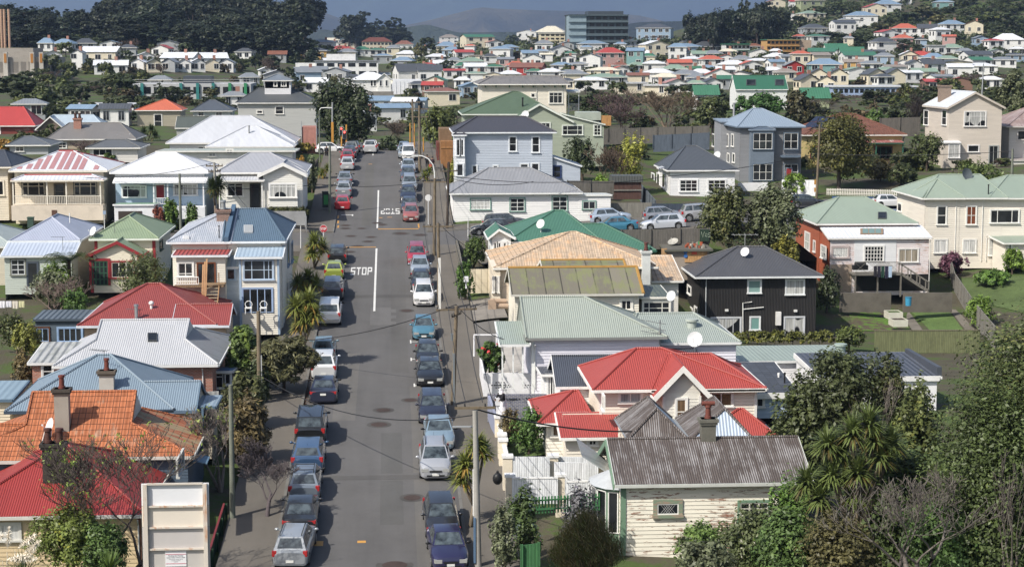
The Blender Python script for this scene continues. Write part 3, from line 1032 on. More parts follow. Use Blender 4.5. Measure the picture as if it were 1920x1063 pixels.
class House:
 def __init__(s, name, label, px, py, D, cat='house', trim='f2efe8', group=None):
  p = U(px, py, D)
  s.Y = p.y
  s.o = Vector((p.x, p.y, p.z))
  s.root = thing(name, label, cat, p, 0, group)
  s.trim = M('paint', trim)
  s.blocks = []
 def L(s, p):
  return Vector(p) - s.o
 def part(s, nm, mb, mat=None, parent=None, smooth=0):
  return mb.build(nm, parent or s.root, mat, smooth)
 def block(s, x0, x1, yb, ye, depth, wall, roofm=None, roof='hip', ridge=None, rx=None, inset=None, ov=.4, dy=0, rise=None, gab=None, found=1.5, gut=None, nowall=False, high='N', ovs=None, trimw=.16, wname='wall', cap=True, gmat=None, two=None):
  Y0 = s.Y + dy; Y1 = Y0 + depth
  if isinstance(x0, str):
   X0 = float(x0)
  else:
   X0 = on_y(x0, ye, Y0).x
  X1 = on_y(x1, ye, Y0).x if not isinstance(x1, str) else float(x1)
  xm = (on_y(x0, ye, Y0).x if not isinstance(x0, str) else X0)
  mid = (x0 if not isinstance(x0, str) else x1)
  Z0 = on_y(mid, yb, Y0).z; Z1 = on_y(mid, ye, Y0).z
  b = type('B', (), {})()
  b.X0, b.X1, b.Y0, b.Y1, b.Z0, b.Z1 = X0, X1, Y0, Y1, Z0, Z1
  s.blocks.append(b)
  ovx = ov if ovs is None else ovs
  ex0, ex1, ey0, ey1 = X0 - ovx, X1 + ovx, Y0 - ov, Y1 + ov
  xm, ym = (ex0 + ex1) / 2, (ey0 + ey1) / 2
  V = Vector
  faces = {}
  zr = None
  if roof in ('hip', 'gx', 'gablet'):
   ax_ = 'x'
  else:
   ax_ = 'y'
  if rise is not None:
   zr = Z1 + rise
  elif ridge is not None:
   yy = {'hip': ym, 'gx': ym, 'gablet': ym, 'hipy': ey0 + (inset if inset is not None else (ex1 - ex0) / 2), 'gy': ey0, 'pyr': ym, 'mono': ey1 if high == 'N' else ey0}[roof]
   zr = on_y(mid, ridge, yy).z
  A, B_, C_, D_ = V((ex0, ey0, Z1)), V((ex1, ey0, Z1)), V((ex1, ey1, Z1)), V((ex0, ey1, Z1))
  caps = []
  gables = []
  if roof in ('hip', 'gx', 'gablet', 'pyr'):
   if rx is not None:
    r0, r1 = on_y(rx[0], ridge or ye, ym).x, on_y(rx[1], ridge or ye, ym).x
   else:
    i = 0 if roof == 'gx' else ((ey1 - ey0) / 2 if inset is None else inset)
    r0, r1 = ex0 + i, ex1 - i
   if roof == 'gx':
    r0, r1 = ex0, ex1
   R0, R1 = V((r0, ym, zr)), V((r1, ym, zr))
   if roof == 'gablet':
    k = gab or .5
    f0, f1 = A.z + (zr - A.z) * k, 0
    yf, yk = ey0 + (ym - ey0) * k, ey1 - (ey1 - ym) * k
    P0f, P0b, P1f, P1b = V((r0, yf, f0)), V((r0, yk, f0)), V((r1, yf, f0)), V((r1, yk, f0))
    faces = {'front': [A, B_, P1f, R1, R0, P0f], 'right': [B_, C_, P1b, P1f], 'back': [C_, D_, P0b, R0, R1, P1b], 'left': [D_, A, P0f, P0b]}
    gables += [[P1f, P1b, R1], [P0b, P0f, R0]]
    caps += [(R0, R1), (P0f, R0), (P1f, R1), (A, P0f), (B_, P1f), (C_, P1b)]
   else:
    faces = {'front': [A, B_, R1, R0], 'back': [C_, D_, R0, R1]}
    if roof != 'gx':
     faces['right'] = [B_, C_, R1]; faces['left'] = [D_, A, R0]
     caps += [(A, R0), (B_, R1), (C_, R1), (D_, R0)]
    caps += [(R0, R1)]
  elif roof in ('hipy', 'gy'):
   i = 0 if roof == 'gy' else ((ex1 - ex0) / 2 if inset is None else inset)
   xr = xm if rx is None else on_y(rx[0], ridge, ey0 + i).x
   R0, R1 = V((xr, ey0 + i, zr)), V((xr, ey1 - (0 if roof == 'gy' else min(i, depth / 2)), zr))
   faces = {'right': [B_, C_, R1, R0], 'left': [D_, A, R0, R1]}
   if roof == 'hipy':
    faces['front'] = [A, B_, R0]; faces['back'] = [C_, D_, R1]
    caps += [(A, R0), (B_, R0), (C_, R1), (D_, R1)]
   caps += [(R0, R1)]
  elif roof == 'mono':
   up = zr - Z1
   q = [A, B_, C_, D_]
   idx = {'N': (2, 3), 'S': (0, 1), 'E': (1, 2), 'W': (0, 3)}[high]
   q = [p + V((0, 0, up if k in idx else 0)) for k, p in enumerate(q)]
   A, B_, C_, D_ = q
   faces = {'front': q}
  b.faces = faces; b.zr = zr
  b.eave = (A, B_, C_, D_)
  wm = MB().use(wall)
  zf = Z0 - found
  q = [V((X0, Y0, 0)), V((X1, Y0, 0)), V((X1, Y1, 0)), V((X0, Y1, 0))]
  tops = [Z1] * 4
  if roof == 'mono' and zr is not None:
   for k in {'N': (2, 3), 'S': (0, 1), 'E': (1, 2), 'W': (0, 3)}[high]:
    tops[k] = zr - .03
  lap = wall.get('kind_') == 'board' and (s.Y < 235) and not nowall
  for k in range(4):
   k2 = (k + 1) % 4
   if lap and k != 2 and tops[k] == tops[k2]:
    pt = wall['pitch_']; a_, c_ = q[k], q[k2]; e_ = (c_ - a_).normalized(); n_ = V((e_.y, -e_.x, 0)) * .024
    z = Z0 - .3
    while z < tops[k] - .02:
     z2 = min(z + pt, tops[k])
     A_, B2 = s.L((a_.x, a_.y, z)), s.L((c_.x, c_.y, z))
     u_ = V((0, 0, z2 - z))
     wm.poly([A_ + n_, B2 + n_, B2 + u_, A_ + u_]); wm.poly([A_, B2, B2 + n_, A_ + n_])
     z = z2
    continue
   wm.poly([s.L((q[k].x, q[k].y, zf)), s.L((q[k2].x, q[k2].y, zf)), s.L((q[k2].x, q[k2].y, tops[k2])), s.L((q[k].x, q[k].y, tops[k]))])
  if gmat is not None: wm.use(gmat)
  if roof == 'gx':
   for X in (X0, X1):
    sl_ = (zr - Z1) / (ym - ey0)
    wm.poly([s.L((X, Y0, Z1)), s.L((X, Y1, Z1)), s.L((X, Y1, Z1 + ov * sl_)), s.L((X, ym, zr - .03)), s.L((X, Y0, Z1 + ov * sl_))])
  if roof == 'gy':
   sl_ = (zr - Z1) / (R0.x - ex0)
   for Yv in (Y0, Y1):
    wm.poly([s.L((X0, Yv, Z1)), s.L((X1, Yv, Z1)), s.L((X1, Yv, Z1 + ovx * sl_)), s.L((R0.x, Yv, zr - .03)), s.L((X0, Yv, Z1 + ovx * sl_))])
  if not nowall:
   b.wall = s.part(wname, wm)
  if roofm is not None and faces:
   rm = MB().use(roofm)
   for nm, P in faces.items():
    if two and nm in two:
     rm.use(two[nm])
    else:
     rm.use(roofm)
    n = pnormal(P)
    if n.z < 0: P = P[::-1]; n = -n
    P = [s.L(p) for p in P]
    rm.poly(P)
    rm.poly([p - Vector((0, 0, .07)) for p in P][::-1])
   rm.use(roofm)
   for g_ in gables:
    rm.use(s.trim); rm.poly([s.L(p) for p in g_]); rm.use(roofm)
   if cap:
    for a, c in caps:
     rm.tube([s.L(a) + V((0, 0, .02)), s.L(c) + V((0, 0, .02))], .075, 6)
   s.part('roof', rm)
   gm = MB().use(gut or s.trim)
   ev = [A, B_, C_, D_]
   for k in range(4):
    a, c = ev[k], ev[(k + 1) % 4]
    side = k
    if roof == 'gx' and k in (1, 3) or roof == 'gy' and k in (0, 2):
     for r_ in ([(R1 if k == 1 else R0)] if roof == 'gx' else [(R0 if k == 0 else R1)]):
      for e in (a, c):
       dv = (r_ - e)
       nn = V((1, 0, 0)) * (.035 if k == 1 else -.035) if roof == 'gx' else V((0, -.035 if k == 0 else .035, 0))
       gm.obox(s.L(e) + V((0, 0, -trimw - .02)) + nn * .1, nn, dv, V((0, 0, trimw + .06)))
     continue
    dv = c - a
    out = dv.cross(V((0, 0, 1))).normalized() * .09
    gm.obox(s.L(a) + V((0, 0, -trimw)) - out * .1, dv, out, V((0, 0, trimw - .01)))
   if roof not in ('gx', 'gy'):
    gm.poly([s.L(p) - V((0, 0, trimw * .8)) for p in ev])
   s.part('gutter', gm)
  return b
 def opening(s, P0, ex, wd, ht, n, nx=1, ny=1, frame=None, glass=None, trim=.11, sill=True, kind='window', bar=.05, split=None, hsplit=None, trimm=None, deep=.09):
  ex, n = Vector(ex), Vector(n)
  ez = Vector((0, 0, 1))
  P0 = s.L(P0)
  fr = MB().use(trimm or frame or s.trim)
  def bx(x0, x1, z0, z1, d0, d1):
   fr.obox(P0 + ex * x0 + ez * z0 + n * d0, ex * (x1 - x0), n * (d1 - d0), ez * (z1 - z0))
  bx(-trim, wd + trim, ht, ht + trim, -.02, deep)
  bx(-trim, 0, 0, ht, -.02, deep - .003); bx(wd, wd + trim, 0, ht, -.02, deep - .003)
  if kind == 'window':
   bx(-trim - .04, wd + trim + .04, -trim * .8, 0, -.02, deep + .07 if sill else deep - .003)
  fr.use(frame or s.trim)
  e = bar
  bx(0, wd, 0, e, -.01, deep - .02); bx(0, wd, ht - e, ht, -.01, deep - .02)
  bx(0, e, e, ht - e, -.01, deep - .022); bx(wd - e, wd, e, ht - e, -.01, deep - .022)
  xs = split if split else [i / nx for i in range(1, nx)]
  zs = hsplit if hsplit else [i / ny for i in range(1, ny)]
  for t in xs:
   bx(wd * t - bar * .6, wd * t + bar * .6, e, ht - e, -.01, deep - .024)
  for t in zs:
   bx(e, wd - e, ht * t - bar * .5, ht * t + bar * .5, -.01, deep - .027)
  o = s.part(kind, fr)
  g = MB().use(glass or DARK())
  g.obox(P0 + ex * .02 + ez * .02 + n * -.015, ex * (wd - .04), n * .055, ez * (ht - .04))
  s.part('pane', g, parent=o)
  return o
 def win(s, x0, y0, x1, y1, dy=0, **k):
  """front window from its four photo rows and columns"""
  Y = s.Y + dy
  a, c = on_y(x0, y1, Y), on_y(x1, y0, Y)
  return s.opening(Vector((a.x, Y, a.z)), (1, 0, 0), c.x - a.x, c.z - a.z, (0, -1, 0), **k)
 def winx(s, x0, y0, x1, y1, X, side, **k):
  """window in a wall along the street; side -1 faces left, 1 faces right"""
  a, c = on_x(x0, (y0 + y1) / 2, X), on_x(x1, (y0 + y1) / 2, X)
  ya, yb_ = sorted((a.y, c.y))
  zt, zb = on_y(x0, y0, a.y).z, on_y(x0, y1, a.y).z
  return s.opening(Vector((X, ya, zb)), (0, 1, 0), yb_ - ya, zt - zb, (side, 0, 0), **k)
 def door(s, x0, y0, x1, y1, dy=0, mat=None, glazed=False, **k):
  if glazed:
   return s.win(x0, y0, x1, y1, dy, kind='door', frame=mat, **k)
  Y = s.Y + dy
  a, c = on_y(x0, y1, Y), on_y(x1, y0, Y)
  W_, H_ = c.x - a.x, c.z - a.z
  P0 = s.L((a.x, Y, a.z))
  m = MB().use(mat)
  m.box(P0 + Vector((0, -.045, 0)), P0 + Vector((W_, .02, H_)))
  for u in (.12, .56):
   for v0, v1 in ((.08, .42), (.5, .9)):
    m.box(P0 + Vector((W_ * u, -.06, H_ * v0)), P0 + Vector((W_ * (u + .32), -.043, H_ * v1)))
  o = s.part('door', m)
  t = MB().use(s.trim)
  t.box(P0 + Vector((-.11, -.07, 0)), P0 + Vector((0, .02, H_ + .11))); t.box(P0 + Vector((W_, -.07, 0)), P0 + Vector((W_ + .11, .02, H_ + .11)))
  t.box(P0 + Vector((0, -.068, H_)), P0 + Vector((W_, .02, H_ + .11)))
  s.part('door_frame', t, parent=o)
  return o
 def box(s, nm, x0, y0, x1, y1, dy, depth, mat, parent=None):
  """box whose front face is read from photo pixels"""
  Y = s.Y + dy
  a, c = on_y(x0, y1, Y), on_y(x1, y0, Y)
  m = MB().use(mat); m.box(s.L((a.x, Y, a.z)), s.L((c.x, Y + depth, c.z)))
  return s.part(nm, m, parent=parent)
 def on(s, b, px, py, face='front'):
  P = b.faces[face]
  return hit_plane(px, py, P[0], pnormal(P))
 def chimney(s, p, w, d, h, mat, pots=1, cap=None, cowl=False, down=1.0, potm=None):
  p = s.L(p)
  m = MB().use(mat)
  m.box(p + Vector((-w / 2, -d / 2, -down)), p + Vector((w / 2, d / 2, h)))
  m.use(cap or mat)
  m.box(p + Vector((-w / 2 - .07, -d / 2 - .07, h - .28)), p + Vector((w / 2 + .07, d / 2 + .07, h - .16)))
  m.box(p + Vector((-w / 2 - .12, -d / 2 - .12, h - .159)), p + Vector((w / 2 + .12, d / 2 + .12, h)))
  o = s.part('chimney', m)
  for i in range(pots):
   x = (i - (pots - 1) / 2) * w * .55
   k = MB().use(potm or M('plain', '5a3328', .8, rough=.6))
   q = p + Vector((x, 0, h))
   r = min(w, d) * .26
   k.tube([q, q + Vector((0, 0, .12)), q + Vector((0, 0, .13)), q + Vector((0, 0, .55)), q + Vector((0, 0, .56)), q + Vector((0, 0, .68))], [r * 1.15, r * 1.1, r * .9, r * .8, r * 1.1, r * 1.05], 12)
   if cowl:
    k.tube([q + Vector((-.32, 0, .75)), q + Vector((.32, 0, .75))], r * .75, 10)
   s.part('chimney_pot', k, parent=o, smooth=40)
  return o
 def dish(s, p, r=.35, face=(-.5, -.6, .5), mat=None, stand=.5):
  p = s.L(p)
  f = Vector(face).normalized()
  a = f.cross(Vector((0, 0, 1))).normalized(); c = a.cross(f)
  m = MB().use(mat or M('plain', 'e2e4e4', .8))
  q = p + Vector((0, 0, stand))
  rows = []
  for j in range(4):
   t = j / 3; row = []
   for k in range(14):
    an = 2 * math.pi * k / 14
    row.append(len(m.v)); m.v.append(tuple(q + (a * math.cos(an) + c * math.sin(an)) * r * t + f * (.16 * r * (t * t * 2 - 1))))
   rows.append(row)
  for j in range(3):
   for k in range(14):
    m.f.append((rows[j][k], rows[j + 1][k], rows[j + 1][(k + 1) % 14], rows[j][(k + 1) % 14])); m.m.append(0)
  m.tube([p - Vector((0, 0, .1)), q - f * .14 * r], .03, 6)
  m.tube([q - c * r * .95, q + f * r * 1.1 - c * r * .2], .015, 5)
  m.box(q + f * r * 1.1 - c * r * .2 - Vector((.04, .04, .04)), q + f * r * 1.1 - c * r * .2 + Vector((.04, .04, .04)))
  return s.part('satellite_dish', m, smooth=50)
 def pipe(s, p, h=.6, r=.07, mat=None, cowl=False, nm='vent_pipe'):
  p = s.L(p)
  m = MB().use(mat or M('plain', 'a7a9aa', .8))
  m.tube([p - Vector((0, 0, .3)), p + Vector((0, 0, h))], r, 10)
  if cowl:
   m.ball(p + Vector((0, 0, h + .1)), (r * 1.9, r * 1.9, .16), 10, 6)
  else:
   m.tube([p + Vector((0, 0, h)), p + Vector((0, 0, h + .14))], r * 1.35, 10)
  return s.part(nm, m, smooth=40)
 def aerial(s, p, h=1.2, yaw=.4):
  p = s.L(p)
  m = MB().use(M('plain', '6e7072', .8))
  m.tube([p, p + Vector((0, 0, h))], .02, 5)
  d = Vector((math.cos(yaw), math.sin(yaw), 0)); e = Vector((-d.y, d.x, 0))
  t = p + Vector((0, 0, h))
  m.tube([t - d * .2, t + d * 1.0], .015, 5)
  for i in range(6):
   q = t + d * (-.1 + i * .2)
   m.tube([q - e * (.34 - i * .03), q + e * (.34 - i * .03)], .01, 4)
  return s.part('aerial', m)
 def skylight(s, b, x0, y0, x1, y1, face='front', n=1, frame=None, glass=None):
  P = [s.on(b, x, y, face) for x, y in ((x0, y1), (x1, y1), (x1, y0), (x0, y0))]
  nn = pnormal(b.faces[face]); nn = nn if nn.z > 0 else -nn
  m = MB().use(frame or M('plain', '4a4d50', .8))
  P = [s.L(p) for p in P]
  m.prism([p + nn * .0 for p in P], nn * .1)
  o = s.part('skylight', m)
  g = MB().use(glass or DARK())
  c = sum(P, Vector()) / 4
  Q = [c + (p - c) * .84 for p in P]
  for i in range(n):
   a0, a1 = i / n + (.02 if n > 1 else 0), (i + 1) / n - (.02 if n > 1 else 0)
   g.prism([Q[0].lerp(Q[1], a0) + nn * .095, Q[0].lerp(Q[1], a1) + nn * .095, Q[3].lerp(Q[2], a1) + nn * .095, Q[3].lerp(Q[2], a0) + nn * .095], nn * .02)
  s.part('pane', g, parent=o)
  return o
 def downpipe(s, px, y0, y1, dy=-.06, mat=None):
  Y = s.Y + dy
  a, c = on_y(px, y1, Y), on_y(px, y0, Y)
  m = MB().use(mat or s.trim)
  m.tube([s.L((c.x, Y - .25, c.z)), s.L((c.x, Y - .02, c.z - .3)), s.L((c.x, Y - .02, a.z))], .04, 6)
  return s.part('downpipe', m)
 def corner_boards(s, b, w=.11, mat=None, left=True, right=True):
  for X, on_ in ((b.X0, left), (b.X1, right)):
   if on_:
    m = MB().use(mat or s.trim)
    sx = -1 if X == b.X0 else 1
    m.box(s.L((X + sx * .05, b.Y0 - .05, b.Z0 - .3)), s.L((X - sx * w, b.Y0 + w, b.Z1 - .02)))
    s.part('corner_board', m)
 def posts(s, pxs, y0, y1, dy, w=.1, mat=None):
  Y = s.Y + dy
  for px in pxs:
   a, c = on_y(px, y1, Y), on_y(px, y0, Y)
   m = MB().use(mat or s.trim)
   m.box(s.L((a.x - w / 2, Y - w / 2, a.z)), s.L((a.x + w / 2, Y + w / 2, c.z)))
   s.part('veranda_post', m)
 def rail(s, x0, x1, y0, y1, dy, mat=None, step=.16, lattice=False):
  Y = s.Y + dy
  a, c = on_y(x0, y1, Y), on_y(x1, y0, Y)
  m = MB().use(mat or s.trim)
  A = s.L((a.x, Y, a.z)); W_, H_ = c.x - a.x, c.z - a.z
  m.box(A + Vector((0, -.04, H_ - .06)), A + Vector((W_, .04, H_)))
  m.box(A + Vector((0, -.03, .05)), A + Vector((W_, .03, .10)))
  if lattice:
   x = -H_
   while x < W_:
    for sg in (1, -1):
     xa, xb = (x, x + H_) if sg > 0 else (x + H_, x)
     za, zb = .1, H_ - .06
     if 0 <= x and x + H_ <= W_:
      m.tube([A + Vector((xa, 0, za)), A + Vector((xb, 0, zb))], .015, 4)
    x += .16
  else:
   n = max(2, int(W_ / step))
   for i in range(n + 1):
    x = W_ * i / n
    m.box(A + Vector((x - .022, -.02, .1)), A + Vector((x + .022, .02, H_ - .06)))
  return s.part('balustrade', m)
CUR = lambda o=.5: M('curtain', 'cfd0cc', .75, o=o)
NET = lambda: M('curtain', 'e6e6e2', .75, o=.9)
BLIND = lambda: M('curtain', '8a6e4e', .7, o=.9)
B_ = lambda c, **k: M('board', c, k.pop('k', .8), **k)
I_ = lambda c, **k: M('iron', c, k.pop('k', .8), **k)
BRICK = M('brick', 'b9684a', .8)
h = House('bungalow', 'cream weatherboard house with bright red iron pyramid roof behind the big sign board', -80, 1075, 86.3, trim='d9d7cf')
b = h.block(-82, 262, 1080, 966, 10.4, B_('e0c79a', pitch=.2), I_('a8322c', pitch=.17, var=.08, fade='c65a50', f0=.58), 'hip', ridge=833, rx=(121, 124), ov=.35)
h.win(-30, 982, 36, 1012, nx=2, glass=NET()); h.corner_boards(b, mat=M('paint', '8b5a40'))
h.chimney(h.on(b, 103, 897), 1.0, .7, 1.75, M('concrete', '47423b', .6), 2, down=.6)
h.downpipe(259, 972, 1070)
h.block(262, 330, 1075, 935, 2.2, M('plain', '7b2228'), I_('a32a2e', pitch=.17), 'mono', ridge=917, dy=5.4, ov=.15, wname='porch_wall')
h = House('bungalow', 'house with weathered orange clay tile roof and two stacked chimneys', -60, 969, 94, trim='cfcfc8')
TILE = M('tiles', 'c4713f', .8, lichen='a8907c', l0=.56, tw=.33, th=.42)
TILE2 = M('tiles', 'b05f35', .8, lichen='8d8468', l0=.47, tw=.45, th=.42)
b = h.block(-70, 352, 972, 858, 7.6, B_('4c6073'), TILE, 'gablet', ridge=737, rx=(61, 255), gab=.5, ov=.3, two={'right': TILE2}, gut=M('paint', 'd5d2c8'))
h.winx(331, 866, 343, 893, b.X1, 1, nx=1, ny=1)
bb = h.block(-60, 60, 972, 862, 5.0, B_('4c6073'), TILE, 'gx', ridge=796, dy=-.6, ov=.3, wname='wing_wall')
c = h.chimney(h.on(b, 118, 800), .72, .6, 2.0, M('plaster', 'b9b0a2', .7), 1, cap=M('concrete', '5e564c', .6), potm=M('plain', '7c3b2c'), down=.6)
h.dish(h.on(b, 110, 812) + Vector((-.3, -.5, 0)), .4, (-.8, -.5, .35), stand=.5)
m_ = MB().use(M('paint', '6d91ab')); q_ = h.L((b.X1 - .3, b.Y0 + .6, b.Z1 - .35))
m_.prism([q_, q_ + Vector((1.2, 0, -.3)), q_ + Vector((1.2, 1.6, -.3)), q_ + Vector((0, 1.6, 0))], (0, 0, .06)); h.part('porch_roof', m_)
h.box('porch_wall', 322, 868, 358, 915, 2.0, 1.0, M('paint', '33475c'))
h.win(326, 868, 344, 896, 1.99, nx=1, hsplit=[.72], frame=M('paint', 'c8c2a0'))
h = House('bungalow', 'house with steel blue iron roof, one cowled chimney and a short gabled wing', 20, 870, 103, trim='5f7b93')
BLUE = I_('869bac', pitch=.19, var=.04)
b = h.block(26, 314, 872, 768, 9.0, B_('d8cdb4'), BLUE, 'hip', ridge=667, rx=(183, 207), ov=.4, gut=M('paint', '3d5368'))
b2 = h.block(255, 366, 872, 768, 4.6, B_('d8cdb4'), BLUE, 'gx', ridge=716, dy=-.02, ov=.38, ovs=.1, wname='wing_wall')
h.chimney(h.on(b, 201, 727), .8, .55, 1.0, M('plaster', 'c9c4ba', .75), 1, cap=M('concrete', '756a5c', .6), potm=M('plain', '7b3a2a'))
h.aerial(h.on(b, 196, 700), 1.3, 2.6)
b3 = h.block(-60, 18, 800, 748, 4.5, B_('e3d5ba'), I_('8fa8b8', pitch=.4), 'mono', ridge=714, dy=4.0, ov=.2, wname='wing_wall')
b4 = h.block(367, 396, 850, 760, 3.2, B_('cdc3ae'), I_('94aabb', pitch=.3), 'mono', ridge=741, dy=.5, ov=.25, wname='porch_wall', high='N')
h.win(366, 772, 381, 800, .5, nx=2, frame=M('paint', '8fb0c9'))
h.winx(379, 770, 384, 798, b4.X1, 1)
h = House('bungalow', 'orange brick house under a pale grey gablet iron roof with one skylight', 105, 770, 114, trim='e4e4e2')
GREY = I_('c3c5c9', pitch=.2, var=.03)
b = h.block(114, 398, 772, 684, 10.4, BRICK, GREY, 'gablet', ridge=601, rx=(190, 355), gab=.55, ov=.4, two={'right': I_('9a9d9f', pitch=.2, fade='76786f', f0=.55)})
h.box('fascia', 106, 686, 400, 690, -.02, .1, M('paint', '2f3e63'))
h.skylight(b, 277, 641, 295, 626)
b2 = h.block(60, 137, 770, 679, 5.0, BRICK, I_('babcba', pitch=.45, rib=.05, fade='9da09a', f0=.5), 'mono', ridge=641, dy=2.2, ov=.2, wname='wing_wall')
h.win(81, 684, 98, 708, 2.2, nx=1, ny=2)
b3 = h.block(402, 430, 770, 694, 3.5, M('paint', '2c3d63'), I_('6b8db8', pitch=.4), 'mono', ridge=688, dy=2.5, ov=.2, wname='porch_wall')
h.win(405, 699, 418, 727, 2.5, nx=1, hsplit=[.75]); h.win(422, 700, 432, 720, 2.5, nx=1)
h.downpipe(380, 690, 745)
h = House('bungalow', 'house with crimson iron roof, white cowl vent and a steel flue', 147, 702, 126, trim='d9dde4')
RED5 = I_('a0433c', pitch=.2, var=.05)
b = h.block(158, 396, 702, 609, 11.0, B_('cbb191'), RED5, 'hip', ridge=533, rx=(277, 300), ov=.4)
b2 = h.block(330, 424, 702, 609, 5.0, B_('cbb191'), RED5, 'gx', ridge=571, dy=-.02, ov=.4, ovs=.25, wname='wing_wall')
h.box('fascia', 149, 611, 432, 614, -.36, .06, M('paint', '2f3e63'))
h.pipe(h.on(b, 256, 598), .85, .13, M('metalpaint', 'b4b8ba', .8, met=.6)); h.pipe(h.on(b, 284, 578), .25, .1, M('plain', 'e8e6e2', .8), cowl=True)
h.aerial(h.on(b, 262, 594), .5, 2.8)
h = House('garden_studio', 'dark blue corrugated studio with pale blue folding windows', 66, 645, 136, 'outbuilding', trim='9fc0ea')
b = h.block(66, 160, 650, 598, 4.0, B_('4e6170', pitch=.09), I_('5f6c78', pitch=.4, rib=.05), 'mono', ridge=581, ov=.12, gut=M('paint', '4c5a68'))
h.win(110, 615, 153, 640, nx=4); h.win(69, 615, 91, 640, nx=2, trimm=M('paint', '6b4026'))
h = House('duplex_house', 'pair of joined cottages, roof half pale grey and half slate blue', 318, 617, 140, trim='e9eef2')
GA, GB = I_('b4bbc6', pitch=.22, var=.05, fade='cfd2d8', f0=.5), I_('5d768b', pitch=.22, var=.03)
CRM = B_('eee7d8', pitch=.16)
b = h.block(323, 425, 620, 453, 14.2, CRM, GA, 'hip', ridge=393, rx=(432, 446), ov=.35, inset=4.4)
bR = h.block(426, 528, 620, 452, 14.2, CRM, GB, 'hip', ridge=392, rx=(424, 497), ov=.3, wname='wall')
m_ = MB().use(M('paint', '53718c'))
x_ = on_y(425, 450, h.Y).x
m_.prism([h.L((x_ - .16, b.Y0 - .4, b.Z1 - .1)), h.L((x_ - .16, b.Y0 + 7, b.zr + .1)), h.L((x_ - .16, b.Y0 + 7, b.zr + .4)), h.L((x_ - .16, b.Y0 - .4, b.Z1 + .35))], (.32, 0, 0)); h.part('fire_wall', m_)
h.chimney(h.on(b, 424, 412) + Vector((-.2, 0, 0)), 1.0, .8, .8, M('brick', '8c5a48'), 1, potm=M('metalpaint', 'a5a9ab', .8))
h.skylight(bR, 457, 437, 474, 424, frame=M('plain', 'c5c8ca'), glass=M('plain', 'b8bcbc', .7, rough=.1))
h.skylight(b, 343, 449, 355, 444, frame=M('plain', 'e8e8e8'), glass=M('plain', 'd6d8d8', .7))
h.pipe(h.on(b, 411, 446), .8, .04, BLACK)
a1 = h.block(330, 422, 620, 478, 2.6, B_('e6e0d2'), I_('b0433f', pitch=.3, rib=.04, fade='5a5d60', f0=.62), 'mono', ridge=467, dy=-2.6, ov=.25, wname='lean_to_wall')
h.win(335, 493, 361, 518, -2.6, nx=2, hsplit=[.2], frame=WHITE())
h.door(371, 493, 403, 534, -2.6, mat=M('paint', '8a4a20'), glazed=True, nx=2, trim=.06, sill=False)
a2 = h.block(449, 522, 620, 481, 2.8, CRM, I_('a9bfd2', pitch=.3), 'mono', ridge=461, dy=-2.8, ov=.3, wname='bay_wall')
h.corner_boards(a2, mat=M('paint', 'a9c2dc'))
h.win(458, 488, 511, 524, -2.8, split=[.27, .7, .86], hsplit=[.5], frame=M('paint', 'bcd0e6'))
h.door(456, 541, 510, 586, -2.8, mat=M('paint', 'a9c2e8'), glazed=True, nx=4, trim=.08)
h.block(421, 450, 620, 500, 1.8, B_('b9cbdb'), I_('a9bfd2', pitch=.3), 'mono', ridge=478, dy=-1.8, ov=.05, wname='link_wall')
h.win(426, 504, 440, 524, -1.8, nx=1, frame=M('paint', 'a9c2dc'))
for (x0, x1) in ((538, 541), (545, 548)):
 h.winx(x0, 452 + (x0 - 538), x1, 500 - (x0 - 538), bR.X1, 1, frame=M('paint', '8fa9c4'))
dk = MB().use(M('planks', '9d7f5c', .8)); Yd = h.Y - 4.4
a_, c_ = on_y(326, 536, Yd), on_y(420, 536, Yd)
dk.box(h.L((a_.x, Yd, a_.z - .12)), h.L((c_.x, Yd + 1.8, a_.z))); h.part('deck', dk)
h.rail(326, 372, 519, 535, -4.4, WHITE())
st = MB().use(M('planks', 'b9a88a', .8))
s0, s1 = on_y(388, 536, Yd).x, on_y(410, 536, Yd).x
for i in range(7):
 st.box(h.L((s0, Yd - .28 * (i + 1), a_.z - .2 * (i + 1))), h.L((s1, Yd - .28 * i, a_.z - .2 * (i + 1) + .05)))
st.use(M('planks', 'b58a5c', .8))
for X in (s0 - .06, s1):
 st.obox(h.L((X, Yd, a_.z - .25)), (.06, 0, 0), (0, -2.0, -1.45), (0, 0, .28))
 st.box(h.L((X, Yd - .08, a_.z)), h.L((X + .06, Yd, a_.z + .95)))
h.part('stairs', st)
pl_ = MB().use(M('planks', 'd9a673', .8))
for i in range(3):
 q_ = h.L((s0 - .35 + i * .13, Yd - .9, a_.z - 1.0)); pl_.obox(q_, (.11, 0, 0), (0, .04, 0), (.1, .5, 2.6 + .2 * i))
tag(pl_.build('timber_planks', None, None), 'fresh pale timber planks leaning beside the deck stairs', 'timber')
bpy.data.objects['timber_planks'].location = h.o
h = House('cottage', 'cream cottage with sage green roof, red trim and green french doors', 175, 540, 155, trim='f0e9dc')
SAGE = I_('94a884', pitch=.2, var=.03)
REDT = M('paint', 'a5232e')
b = h.block(178, 290, 542, 447, 11.0, B_('efe6cf'), SAGE, 'hipy', ridge=406, rx=(242,), inset=4.2, ov=.38, gut=M('paint', 'e6ece0'))
h.corner_boards(b, mat=REDT, w=.2)
h.winx(299, 455, 304, 470, b.X1, 1, frame=M('paint', '3f5a48'))
p_ = h.block(170, 262, 542, 478, 3.0, B_('efe6cf'), SAGE, 'gy', ridge=453, rx=(219,), dy=-3.0, ov=.3, gut=REDT, wname='porch_wall', trimw=.22)
h.corner_boards(p_, mat=REDT, w=.2)
h.door(173, 489, 202, 535, -3.0, mat=M('paint', '2f6048'), glazed=True, nx=4, ny=4, trimm=REDT, trim=.2, bar=.09)
